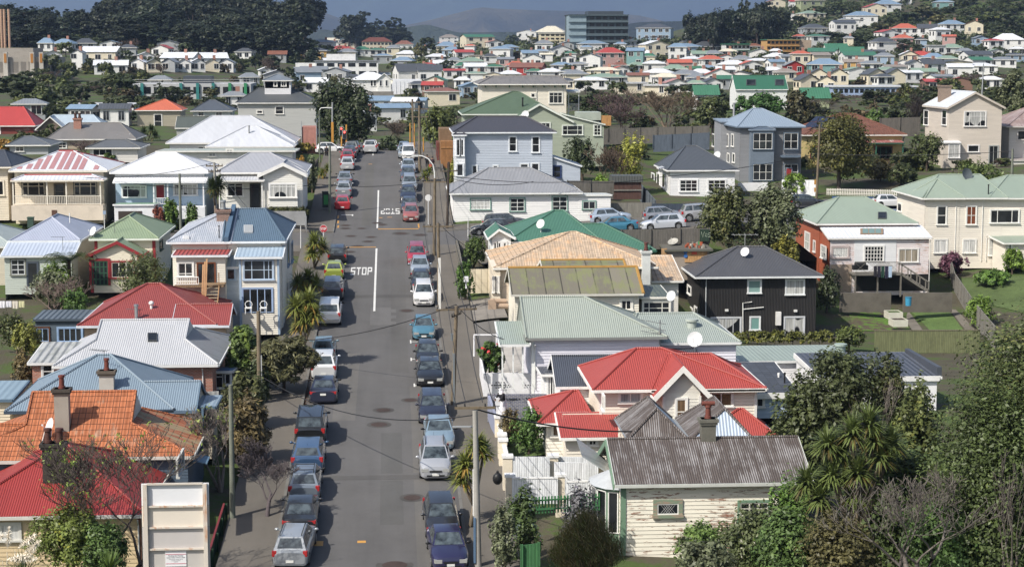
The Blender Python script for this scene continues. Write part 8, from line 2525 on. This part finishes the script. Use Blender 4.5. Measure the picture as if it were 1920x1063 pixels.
for k, dx in enumerate((-1.1, -.5, .5, 1.1)):
 wire('street line running between the crossarms of the leaning pole and white footed pole, wire %s' % 'abcd'[k], [T_['O'] + V3((dx * .8, 0, .2)), T_['N'] + V3((dx, 0, -.1)), T_['K'] + V3((dx, 0, -.1)), T_['J'] + V3((dx * .8, 0, -.2)), T_['H'] + V3((dx, 0, -.3))], .02, .5)
wire('dark cable crossing the road from the white bungalow pole to the far left row', [U(1000, 341, 187), T_['L'] - V3((0, 0, 1.6)), U(600, 346, 187), U(250, 345, 184)], .032, .5)
wire('cable from the transformer pole over the white bungalow to the yellow signed pole', [T_['L'] - V3((0, 0, 1.4)), U(1080, 341, 190), U(1240, 332, 205), T_['P'] - V3((0, 0, 3.5)), T_['Q'] - V3((0, 0, .3))], .032, .3)
wire('thin cable from the crossarmed pole over the pale blue villa roof', [T_['D'], U(220, 332, 184), U(20, 322, 186)], .024, .3)
wire('thin cable from the crossarmed pole to the joined cottages', [T_['D'] - V3((0, 0, .3)), U(520, 447, 150)], .024, .4)
wire('thin cable from the white footed pole to the green roofed cottage', [T_['K'], U(915, 480, 150)], .024, .4)
wire('thin cable from the leaning pole to the pale green porch roof', [T_['N'], U(975, 640, 118)], .024, .6)
def fence(label, pts, h, mat, name='fence', cat='fence', posts=True, cap=None, th=.05, gap=0, rail=False, drop=.5, group=None):
 """pts: (photo column, photo row of the top, distance); h in metres"""
 P = [U(*p) for p in pts]; o = P[0].copy(); root = thing(name, label, cat, o, 0, group)
 m = MB().use(mat); pm = MB().use(mat); cm = MB().use(cap or mat)
 for a, b in zip(P[:-1], P[1:]):
  d = b - a; n = Vector((-d.y, d.x, 0)).normalized() * th
  if gap:
   k = max(2, int(d.length / gap))
   for i in range(k + 1):
    q = a + d * (i / k) - o; e = Vector((d.x, d.y, 0)).normalized() * gap * .55
    m.obox(q - Vector((0, 0, h)), e, n, (0, 0, h - .02))
   for z in (.15, h - .25): pm.obox(a - o - Vector((0, 0, z + .08)) - n, d, n * .9, (0, 0, .08))
  else:
   m.obox(a - o - Vector((0, 0, h + drop)), d, n, (0, 0, h + drop))
  if cap: cm.obox(a - o - n * .5 + Vector((0, 0, .003)), d, n * 2, (0, 0, .09))
  if posts:
   k = max(1, int(d.length / 2.2))
   for i in range(k + 1):
    q = a + d * (i / k) - o - n * 1.6; qm = MB().use(mat); qm.box(q - Vector((.06, .06, h)), q + Vector((.06, .06, .06))); qm.build('post', root)
 m.build('palings' if gap or posts else 'panel', root); pm.build('rails', root);
 if cap: cm.build('capping', root)
 return root
PAL = M('planks', '9a968c', .7); PALD = M('planks', '7d7870', .65); GRP = M('planks', '8a9060', .65); WP = M('planks', 'eceff2', .8, pitch=.12)
CRW = M('plaster', 'ecdfc6', .8); WBL = M('plaster', 'e9e9ec', .8)
fence('low green paling fence with red capping beside the footpath and big sign', ((385, 1062, 86.5), (421, 946, 95.3)), 1.3, M('planks', '355c38', .7), cap=M('paint', '8a2f34'))
for i, (x, y, D, w) in enumerate(((951.5, 857, 99, .5), (943, 826, 103.5, .45), (941, 816, 105, .45), (935, 783, 109.5, .45), (1037, 856, 99.3, .5), (956, 893, 95.4, .45), (1050, 892, 95.4, .45))):
 p = U(x, y, D); root = thing('gate_pier', 'cream pier with a white cap, %s, by the red roofed house' % ('at the footpath corner', 'third up the footpath', 'second up the footpath', 'furthest up the footpath', 'beside the white sheet fence', 'lower row at the footpath', 'next to the braced gate')[i], 'pier', p, 0, 'cream piers')
 m = MB().use(CRW); m.box((-w / 2, -w / 2, -2.2), (w / 2, w / 2, 0)); m.build('shaft', root); m = MB().use(M('paint', 'f2f2f0')); m.box((-w / 2 - .05, -w / 2 - .05, .001), (w / 2 + .05, w / 2 + .05, .14)); m.build('cap', root)
fence('cream garden wall with white sides along the footpath by the red roofed house', ((934, 796, 109.5), (950, 866, 99.2)), 1.1, M('plaster', 'e9e4d8', .8), 'garden_wall', 'wall', False, M('paint', 'f2f2f0'), .12)
fence('white ribbed sheet fence between cream piers', ((958, 856, 98.8), (1031, 856, 98.8)), 1.0, WP, posts=False); fence('white ribbed sheet screen leaning behind the white gate', ((1039, 866, 97), (1102, 867, 97)), 1.3, WP, posts=False)
fence('long white ribbed fence running to the weathered cottage', ((1043, 856, 99.5), (1122, 857, 99.5)), 1.3, WP, posts=False)
fence('lower white panel fence above the green pickets', ((960, 898, 95), (1046, 897, 95)), .8, WP, posts=False, cap=M('paint', 'f2f2f0')); fence('white braced double gate beside the weathered cottage', ((1062, 905, 94.5), (1118, 903, 94.5)), 1.1, WP, 'gate', 'gate', posts=False, cap=M('paint', 'f4f4f2'))
fence('green picket fence before the white gate', ((980, 932, 91), (1122, 924, 91)), .85, M('paint', '3f7f4c'), 'picket_fence', posts=False, gap=.15)
fence('dark green board fence at the bottom edge below the rosemary', ((978, 1022, 81), (1010, 1018, 81)), 1.0, M('planks', '3f7f48', .7))
def blockwall(label, x0, y0, x1, y1, D, mat, holes, dark):
 a, b = U(x0, y0, D), U(x1, y1, D); root = thing('block_wall', label, 'wall', a)
 m = MB().use(mat); m.obox((0, 0, -1.7), b - a - Vector((0, 0, (b - a).z)), (0, .18, 0), (0, 0, 1.7)); m.build('wall', root)
 m = MB().use(dark)
 for (hx, hy) in holes:
  q = U(hx, hy, D) - a
  for i in range(4): m.tube([q + Vector((i * .17 - .26, -.012, 0)), q + Vector((i * .17 - .26, .0, 0))], .055, 6)
 m.build('pierced_blocks', root)
blockwall('white block wall with a cross of pierced blocks before the pale green porch', 906, 700, 998, 700, 119, WBL, ((938, 717), (938, 722), (930, 722), (946, 722), (938, 727), (988, 722)), M('plain', '5a5c60'))
blockwall('blue grey block wall with pierced blocks below the white one', 914, 739, 1025, 737, 112.5, M('brick', '6d7690', .8), ((958, 748), (966, 748), (995, 746), (1000, 752)), M('plain', '33363c'))
fence('low blue and white wall along the footpath below the block wall', ((914, 740, 112.6), (928, 782, 109.7)), .9, M('plaster', '9aa0b8', .8), 'garden_wall', 'wall', False, None, .15)
fence('low white kerb wall beside the camellia', ((899, 668, 124.5), (906, 703, 119.2)), .8, WBL, 'garden_wall', 'wall', False, None, .12)
m_ = thing('pipe_railing', 'white peeling pipe railing beside the camellia', 'railing', U(888, 665, 124.5)); m = MB().use(WBL)
for x in (889, 931): m.tube([U(x, 668, 124.5) - m_.location, U(x, 629, 124.5) - m_.location], .06, 6)
m.tube([U(888, 628, 124.5) - m_.location, U(938, 628, 124.5) - m_.location], .06, 6); m.build('rail', m_)
fence('weathered grey paling fence on the footpath beside the green roofed cottage', ((857, 452, 171.5), (863, 478, 162), (867, 500, 155)), 1.3, PAL)
fence('weathered fence facing the side street beside the green roofed cottage', ((857, 452, 171.5), (917, 450, 171.5)), 1.2, PAL)
fence('pale board fence below the leafy yard of the green cottage', ((868, 505, 153), (925, 504, 153)), 1.5, M('planks', 'e0d4b8', .8, pitch=.5))
fence('grey paling fence behind the white corner bungalow', ((1064, 339, 203), (1150, 340, 203)), 1.5, PALD)
fence('tall paling fence beside the pale blue hatchback', ((1145, 381, 192.5), (1222, 380, 192.5)), 1.6, PAL, posts=False)
fence('dark blue board fence before the bright white cottage', ((1222, 382, 195), (1312, 382, 195)), 1.35, M('planks', '49566a', .7), posts=False)
fence('blue grey paling fence climbing beside the bright white cottage', ((1199, 342, 212), (1229, 376, 198)), 1.5, M('planks', '76808a', .7))
r_ = fence('weathered fence with dark green panels behind the plywood garage', ((1165, 431, 170), (1330, 428, 170)), 1.35, PALD)
m = MB().use(M('planks', '2f4a38', .7)); p = U(1312, 430, 169.8); q = U(1330, 453, 169.8); m.box(p - r_.location, q - r_.location + V3((0, .04, 0))); pn = m.build('green_panel', r_)
m = MB().use(M('plain', 'b9c9b0', .8)); c0 = U(1315, 441, 169.72) - r_.location
for st in (((0, .5), (.14, 0), (.28, .5)), ((.36, .1), (.5, .05), (.54, .3), (.42, .36), (.36, .1)), ((.84, .4), (.66, .36), (.66, .22), (.82, .16), (.8, .02), (.62, .02))):
 m.tube([c0 + V3((x, 0, z - .2)) for x, z in st], .025, 5)
m.build('graffiti', r_)
m_ = thing('handrail', 'long white handrail sloping beside the teal sedan', 'railing', U(1140, 433, 176)); m = MB().use(WBL); m.tube([V3((0, 0, 0)), U(1215, 427, 176) - m_.location], .07, 6)
for x in (1144, 1165, 1190, 1210): q = U(x, 432.5 - (x - 1140) * .075, 176) - m_.location; m.tube([q, q - V3((0, 0, .9))], .04, 6)
m.build('rail', m_)
fence('white board fence under the bright green hedge', ((1466, 337, 223), (1530, 338, 221)), 1.9, M('planks', 'e9ebef', .8), posts=False)
fence('white balustrade wall below the bay windows', ((1384, 343, 226), (1440, 342, 226)), 1.0, WBL, 'garden_wall', 'wall', False)
fence('white picket fence below the golden olive tree', ((1550, 353, 219), (1640, 355, 217), (1700, 357, 216)), .8, M('paint', 'ddd8cc'), 'picket_fence', posts=False, gap=.2)
r_ = fence('blue mural wall painted with colourful patterns beneath the picket fence', ((1560, 368, 215), (1682, 370, 213)), 1.4, M('paint', '3a5a8a'), 'mural_wall', 'wall', False)
m = MB(); rr = random.Random(6)
for i in range(70):
 m.use(M('plain', rr.choice(('3f8a80', 'c99a3a', '6a4a8a', 'b8503c', '5a9ac0', '86a83c')), .8)); q = U(1562 + 118 * rr.random(), 371 + 16 * rr.random(), 214) - r_.location; m.tube([q - V3((0, .9, 0)), q - V3((0, .88, 0))], rr.uniform(.08, .28), 7)
m.build('painting', r_)
fence('grey paling fence running diagonally down past the lawn', ((1778, 470, 192), (1790, 512, 181), (1830, 570, 167), (1866, 612, 157)), 1.5, PAL)
fence('yellow green stained paling fence below the lawn', ((1640, 621, 154.5), (1838, 620, 154.5)), 1.35, GRP, posts=False, cap=M('planks', '8a8468', .7))
for a, b in ((1575, 1671), (1694, 1786)):
 fence('dark stained concrete retaining wall %s of the garden steps' % ('left' if a < 1600 else 'right'), ((a, 549, 171), (b, 549, 171)), 1.3, M('concrete', '7d766a', .6), 'retaining_wall', 'wall', False, None, .25, group='garden retaining walls')
fence('low timber fence on the terrace before the green paling fence', ((1390, 655, 151), (1530, 652, 151)), .7, M('planks', '55604a'), posts=False)
fence('grey fence behind the bare trees', ((1080, 243, 258), (1200, 240, 258), (1330, 236, 256)), 1.7, PALD); fence('slate blue fence above the bright white cottage', ((1225, 254, 243), (1330, 249, 241)), 1.7, M('planks', '5f6c7c', .7))
fence('grey paling fence beside the tall pinkish house', ((1650, 222, 262), (1725, 220, 262)), 2.2, PALD)
fence('grey block wall under the clipped hedge of the corner villa', ((498, 396, 183.5), (571, 396, 182.3), (574, 408, 178)), .9, M('concrete', '9a9c9e', .7), 'garden_wall', 'wall', False)
fence('long grey fence beside the uphill footpath', ((573, 330, 205), (597, 296, 232)), 1.4, PALD); fence('corrugated fence panel below the brick house', ((380, 735, 108), (410, 733, 108)), 1.3, M('iron', 'b0b2b0', pitch=.3), posts=False)
def patch(name, quad, mat, dz=.06, kind='structure', n=6):
 P = []
 for x, y in quad:
  D = 80.0
  while D < 220 and U(x, y, D).z > ground_pd(x, D): D += .2
  P.append(U(x, y, D))
 mb = MB()
 for j in range(n + 1):
  for i in range(n + 1):
   q = P[0].lerp(P[1], i / n).lerp(P[3].lerp(P[2], i / n), j / n); mb.v.append((q.x, q.y, terrain_z(q.x, q.y) + dz))
 for j in range(n):
  for i in range(n): k = j * (n + 1) + i; mb.f.append((k, k + 1, k + n + 2, k + n + 1)); mb.m.append(0)
 return tag(mb.build(name, mat=mat), kind=kind)
patch('lawn', ((1745, 620), (1808, 620), (1778, 582), (1706, 583)), M('grass', '66843a', .65)); patch('garden_path', ((1712, 621), (1732, 621), (1698, 575), (1684, 575)), M('concrete', '8d8578', .6)); patch('garden_path', ((1812, 620), (1830, 619), (1792, 580), (1778, 580)), M('concrete', '8d8578', .6)); patch('garden_soil', ((1600, 618), (1708, 620), (1682, 578), (1590, 580)), M('earth', '6b5a48', .6, scale=1.2, grass='5a7a30'), .05)
patch('lawn', ((1815, 560), (1960, 600), (1960, 520), (1800, 525)), M('grass', '647a3a', .6)); patch('lawn', ((945, 856), (1022, 856), (1020, 832), (945, 832)), M('grass', '647f3a', .65), .25)
patch('driveway', ((884, 600), (952, 600), (938, 562), (876, 562)), M('concrete', 'a39c92', .6), .3); patch('driveway', ((890, 664), (945, 664), (936, 604), (886, 604)), M('asphalt', '85827e', .55), .3); patch('patio', ((908, 706), (1000, 704), (992, 655), (930, 655)), M('concrete', 'c9c3ba', .65), .3); patch('driveway', ((905, 500), (950, 500), (945, 470), (868, 470)), M('concrete', '948d82', .55), .3)
def crate(name, label, cat, x, y, D, w, d, hgt, m1, m2):
 r = thing(name, label, cat, U(x, y, D)); m = MB().use(m1)
 for a in ((-w / 2, -d / 2, w / 2, -d / 2 + .05), (-w / 2, d / 2 - .05, w / 2, d / 2), (-w / 2, -d / 2 + .05, -w / 2 + .05, d / 2 - .05), (w / 2 - .05, -d / 2 + .05, w / 2, d / 2 - .05)): m.box((a[0], a[1], -.2), (a[2], a[3], hgt))
 m.build('box', r); m = MB().use(m2); m.box((-w / 2 + .06, -d / 2 + .06, 0), (w / 2 - .06, d / 2 - .06, hgt - .06)); m.build('soil', r)
crate('raised_bed', 'pale raised bed full of greens, upper of two beside the path', 'planter', 1675, 592, 166, 1.3, 1.6, .4, M('paint', 'd9d6c4'), BRT); crate('raised_bed', 'pale raised bed of bare soil, lower of two beside the path', 'planter', 1684, 606, 162, 1.3, 1.6, .4, M('paint', 'd9d6c4'), M('earth', '5a4a3c', .6))
r_ = thing('bucket', 'bright blue bin at the foot of the garden steps', 'bin', U(1703, 573, 169.5)); m = MB().use(M('plain', '2a9ac4', .85)); m.tube([(0, 0, 0), (0, 0, .75)], [.26, .3], 12); m.build('tub', r_); m = MB().use(M('plain', '1f7fa4', .85)); m.tube([(0, 0, .75), (0, 0, .79)], .32, 12); m.build('rim', r_)
def cloth_line(label, x0, x1, y, D, cols, h=.8):
 a, b = U(x0, y, D), U(x1, y, D); r = thing('washing_line', label, 'laundry', a); m = MB().use(DWIRE); m.tube([(0, 0, 0), b - a], .012, 4); m.build('line', r)
 k = len(cols); rr = random.Random(k)
 for i, c in enumerate(cols):
  m = MB().use(M('plain', c, .8, rough=.9)); p = (b - a) * ((i + .05) / k); q = (b - a) * ((i + .95) / k); hh = h * rr.uniform(.6, 1.1)
  n = 6
  for j in range(n):
   u0, u1 = p.lerp(q, j / n), p.lerp(q, (j + 1) / n); w0, w1 = V3((0, .05 * math.sin(j * 2.1), -hh)), V3((0, .05 * math.sin((j + 1) * 2.1), -hh)); m.poly([u0, u1, u1 + w1, u0 + w0])
  m.build('garment', r)
cloth_line('dark and pale washing hung along the raised deck rail', 1638, 1673, 499, 175.6, ('2a2833', '2c2a3c', '1f4a3c', '2a2a48', 'b9d0e8'), 1.1); cloth_line('white washing on a line at the picture edge', -2, 46, 564, 141, ('ecebf0', 'e6e6ee', 'e0d8c8', 'dcd9a8'), .75); cloth_line('dark clothes on the rack beside the joined cottages', 424, 446, 545, 139, ('2f3038', '8a8c94', '24242c', 'c9ccd4'), .9)
for i, x in enumerate((466, 494)):
 r_ = thing('plastic_chair', 'white plastic chair outside the lower french doors, %s one' % ('left', 'right')[i], 'chair', U(x, 588, 136.5), 0, 'white plastic chairs')
 W_ = M('plain', 'f0f0ee', .85); m = MB().use(W_); m.box((-.25, -.25, .4), (.25, .25, .45)); m.build('seat', r_); m = MB().use(W_); m.tube([(.25 * math.cos(t), .25, .65 + .25 * math.sin(t)) for t in np.linspace(-.9, 4.04, 12)], .03, 5); m.build('backrest', r_)
 for sx in (-.22, .22):
  for sy in (-.22, .22): m = MB().use(W_); m.tube([(sx, sy, 0), (sx, sy, .4)], .025, 5); m.build('leg', r_)
def bits(name, label, cat, x, y, D, parts):
 r = thing(name, label, cat, U(x, y, D))
 for nm, kind, a, b, mat in parts:
  m = MB().use(mat)
  if kind == 'b': m.box(a, b)
  elif kind == 't': m.tube([a, b[:3]], b[3], 9)
  else: m.ball(a, b, 10, 7)
  m.build(nm, r, smooth=60 if kind == 's' else 0)
bits('rubbish_bag', 'tied black rubbish bag on the footpath by the cream pier', 'rubbish bag', 933, 907, 95.5, (('bag', 's', (0, 0, .28), (.26, .22, .32), BLACK), ('knot', 's', (0, 0, .62), (.07, .06, .1), BLACK)))
bits('letterbox', 'white letterbox on a post in front of the shrub by the peach house', 'letterbox', 874, 541, 147.5, (('post', 'b', (-.06, -.06, 0), (.06, .06, .9), WBL), ('box', 'b', (-.18, -.2, .55), (.18, .2, .95), WBL)))
CARD = M('plain', 'c3a78c', .8, rough=.9)
bits('cardboard_pile', 'heap of rolled brown carpet and cardboard at the peach house drive', 'rubbish', 927, 578, 138.5, (('roll', 't', (-.4, -.3, .2), (1.0, -.3, .2, .2), CARD), ('roll', 't', (-.3, .1, .55), (.9, .1, .5, .2), CARD), ('sheet', 'b', (-.5, -.6, 0), (.1, -.5, .7), CARD)))
bits('utility_box', 'dark utility cabinet painted with green on the uphill footpath', 'cabinet', 611, 389, 194, (('cabinet', 'b', (-.35, -.3, 0), (.35, .3, 1.6), M('plain', '23302a', .8)), ('green_art', 'b', (-.2, -.32, .3), (.25, -.302, 1.3), M('plain', '2f9a4a', .8)), ('lid', 'b', (-.4, -.35, 1.6), (.4, .35, 1.66), BLACK)))
bits('wheelie_bin', 'green wheeled bin on the grass before the striped roof villa', 'bin', 58, 427, 179, (('body', 'b', (-.28, -.28, 0), (.28, .28, .95), M('plain', '3f5a4c', .8)), ('lid', 'b', (-.31, -.32, .951), (.31, .32, 1.03), M('plain', '4a6a5a', .8))))
TM = M('planks', 'b07a42', .8)
bits('timber_enclosure', 'raw timber enclosure stacked above the footpath beside the pale blue house', 'enclosure', 841, 300, 224, (('lower_box', 'b', (-.9, 0, -1.5), (1.0, 3, 2.2), TM), ('upper_box', 'b', (-1.0, 3.01, -1), (.5, 8, 3.6), M('planks', '9a7a58', .75)), ('rail', 'b', (-.95, -.06, 1.4), (1.05, -.002, 1.55), M('planks', 'c98f50', .8)), ('side_panel', 'b', (-1.3, 3, -1.5), (-1.02, 9, 1.9), M('planks', '8a4a3c', .7))))
bits('scaffold_screen', 'pink shade mesh over scaffolding at the end of the white roofed house', 'scaffold', 580, 285, 240, (('mesh', 'b', (-.9, 0, -1), (.9, 4, 3.2), M('planks', 'c98a7a', .8)), ('standard', 't', (-.95, -.1, -1), (-.95, -.1, 3.9, .05), STEEL), ('standard', 't', (.95, -.1, -1), (.95, -.1, 3.9, .05), STEEL)))
bits('garden_shed', 'brown shed with grey iron roof beside the paling fence', 'shed', 1177, 364, 205, (('wall', 'b', (-1.6, 0, -.6), (1.5, 2.4, 1.3), M('planks', '6a4a40', .7)), ('roof', 'b', (-1.75, -.2, 1.301), (1.65, 2.6, 2.0), M('iron', '5d605e', pitch=.3)), ('rail', 'b', (-1.65, -.12, .35), (1.55, -.003, .5), PAL)))
D = 68.0; o = U(331, 1063, D); W_ = 125 * D / F / 2; H_ = (1063 - 903) * D / F
sg = thing('sign_board', 'back of a tall white sign board in a rusty steel frame with a small notice', 'sign', o)
pc = [M('panels', c, .8) for c in ('eef0f4', 'e9dfcf', 'd0cbc8', 'cfcac4', 'cfcac4', 'cfcac4', 'cfcac4')]
RF = M('iron', 'dcd2c4', pitch=9, rib=0, fade='c07a3c', f0=.52);
zs = [H_, H_ - .83, H_ - 1.62, H_ - 2.42, H_ - 3.25, -1.2, -2.5, -4.2]
for i in range(7):
 m = MB().use(pc[i]); m.box((-W_, .1, zs[i + 1] + .008), (W_, .13, zs[i] - .008)); m.build('panel', sg)
for sx in (-1, 1):
 m = MB().use(RF); m.box((sx * (W_ - .14) - .075, -.05, -5), (sx * (W_ - .14) + .075, .095, H_ - .02)); m.build('upright', sg)
for z in zs[:5]:
 m = MB().use(RF); m.box((-W_ + .22, .0, z - .05), (W_ - .22, .09, z + .015)); m.build('crossbar', sg)
c = U(329.5, 1047, D) - o; m = MB().use(M('paint', 'f2f2f4')); m.box(c + V3((-.38, .07 - c.y, -.29)), c + V3((.38, .098 - c.y, .29))); nt_ = m.build('notice', sg)
m = MB().use(M('plain', 'd0486a', .85))
for z in (.165, -.185): m.box((c.x - .37, .062, c.z + z - .008), (c.x + .37, .069, c.z + z + .008))
m.build('rule', nt_)
def text(s, size, x, z, col, parent, y=.066):
 cu = bpy.data.curves.new('lettering', 'FONT'); cu.body = s; cu.size = size; cu.align_x = 'CENTER'; cu.extrude = .001
 t = bpy.data.objects.new('lettering', cu); COL.objects.link(t); bpy.context.view_layer.update()
 me = bpy.data.meshes.new_from_object(t.evaluated_get(bpy.context.evaluated_depsgraph_get())); bpy.data.objects.remove(t)
 me.materials.clear(); me.materials.append(M('plain', col, .8)); q = link('lettering', me, parent, (x, y, z)); q.rotation_euler = (math.pi / 2, 0, 0)
for s_, sz, z, col in (('Parking for Facility', .072, .085, '55565c'), ('Users Only 4 Hour Limit', .066, .02, '55565c'), ('Overstaying vehicles will be', .045, -.035, '9a9ba0'), ('towed at owner\'s', .045, -.085, '9a9ba0'), ('expense', .045, -.13, '9a9ba0')):
 text(s_, sz, c.x, c.z + z, col, nt_)
def person(label, px, py, D, h, top, legs, hair, skirt=False, bag=None, lean=0.0, yaw=0.0, step=.14, arms=(.1, .1), scarf=None):
 root = thing('person', label, 'person', U(px, py, D), yaw)
 k = h / 1.7
 J = {'pel': (0, 0, .92), 'wai': (0, -lean * .25, 1.08), 'che': (0, -lean * .7, 1.3), 'nec': (0, -lean, 1.47), 'hea': (0, -lean * 1.2 - .02, 1.57), 'cro': (0, -lean * 1.2, 1.68)}
 for s, n in ((-1, 'l'), (1, 'r')):
  J['hip' + n] = (s * .1, 0, .88); J['kne' + n] = (s * .11, -step * s * .5 - .02, .48); J['ank' + n] = (s * .11, step * s, .09); J['toe' + n] = (s * .12, step * s - .16, .04)
  J['sho' + n] = (s * .18, -lean * .8, 1.39); J['elb' + n] = (s * .24, -lean * .8 - arms[0] + .02, 1.12); J['wri' + n] = (s * .2, -lean * .8 - arms[0] - arms[1] - .04, .9 + arms[1] * .8); J['han' + n] = (s * .18, -lean * .8 - arms[0] - arms[1] - .1, .84 + arms[1] * .9)
 rad = {'pel': .13, 'wai': .115, 'che': .135, 'nec': .055, 'hea': .088, 'cro': .075, 'hip': .085, 'kne': .058, 'ank': .042, 'toe': .035, 'sho': .06, 'elb': .043, 'wri': .03, 'han': .035}
 E = [('pel', 'wai'), ('wai', 'che'), ('che', 'nec'), ('nec', 'hea'), ('hea', 'cro')]
 for n in 'lr': E += [('pel', 'hip' + n), ('hip' + n, 'kne' + n), ('kne' + n, 'ank' + n), ('ank' + n, 'toe' + n), ('che', 'sho' + n), ('sho' + n, 'elb' + n), ('elb' + n, 'wri' + n), ('wri' + n, 'han' + n)]
 ks = list(J); me = bpy.data.meshes.new('body'); me.from_pydata([tuple(v * k for v in J[a]) for a in ks], [(ks.index(a), ks.index(b)) for a, b in E], [])
 o = link('body', me, root); md = o.modifiers.new('skin', 'SKIN'); o.modifiers.new('sub', 'SUBSURF').levels = 1
 for a, v in zip(ks, me.skin_vertices[0].data): v.radius = (rad[a[:3]] * k,) * 2; v.use_root = a == 'pel'
 me.materials.append(M('plain', 'b98a6c', .8))
 v = lambda n, dz=0: V3(J[n]) * k + V3((0, 0, dz))
 tm = M('plain', top, .8, rough=.9); lm = M('plain', legs, .8, rough=.9)
 m = MB().use(tm); m.tube([v('pel', -.06), v('wai'), v('che'), v('nec', -.03)], [.19 * k, .175 * k, .2 * k, .08 * k], 12)
 for n in 'lr': m.tube([v('sho' + n), v('elb' + n), v('wri' + n)], [.082 * k, .062 * k, .05 * k], 8)
 m.build('jacket', root, smooth=80)
 m = MB().use(lm)
 if skirt: m.tube([v('pel', .04), V3((0, 0, .5 * k)), V3((0, 0, .06))], [.18 * k, .25 * k, .31 * k], 14)
 else:
  for n in 'lr': m.tube([v('hip' + n, .04), v('kne' + n), v('ank' + n)], [.11 * k, .082 * k, .065 * k], 8)
 m.build('skirt' if skirt else 'trousers', root, smooth=80)
 m = MB().use(M('plain', hair, .8, rough=.7)); c = v('hea', .05 * k) + V3((0, .02, 0)); m.ball(c, (.105 * k, .115 * k, .11 * k), 10, 7)
 if scarf: m.tube([c, c + V3((0, .06, -.25 * k))], [.1 * k, .16 * k], 10)
 m.build('headscarf' if scarf else 'hair', root, smooth=80)
 m = MB().use(BLACK)
 for n in 'lr': q = v('ank' + n); m.ball((q.x, q.y - .06, .05), (.055, .13, .05), 8, 5)
 m.build('shoes', root, smooth=80)
 if bag:
  r = thing('bag', 'red shopping bag held by the person in dark clothes', 'bag', V3(root.location) + V3((-.25, -.1, .45))); m = MB().use(M('plain', bag, .85)); m.box((-.17, -.08, 0), (.17, .08, .36)); m.build('sack', r); m = MB().use(BLACK); m.tube([(-.1, 0, .36), (0, 0, .5), (.1, 0, .36)], .015, 5); m.build('handle', r)
person('person in dark clothes standing on the footpath near the traffic lights', 612.5, 299.5, 231, 1.75, '23242c', '1c1c22', '1a1614')
person('person in a black coat walking down the far footpath', 801, 317, 222, 1.7, '22222a', '1d1d24', '16120f', step=.2)
person('person in dark clothes carrying a red bag down the footpath', 811, 321, 220.5, 1.7, '3a2228', '22242e', '14100e', bag='d0343c', step=.2)
person('person in a white headscarf, black jacket and long white skirt leaning over a white box', 943, 778, 109, 1.6, '1d1d22', 'dedde2', 'e4e2e6', True, None, .16, -.9, .05, (.18, .12), True)
bits('letterbox', 'white box on the garden wall in front of the person in the headscarf', 'letterbox', 934, 775, 109, (('post', 'b', (-.12, -.1, -.3), (.12, .1, .5), WBL), ('box', 'b', (-.17, -.16, .5), (.17, .16, .95), WBL)))
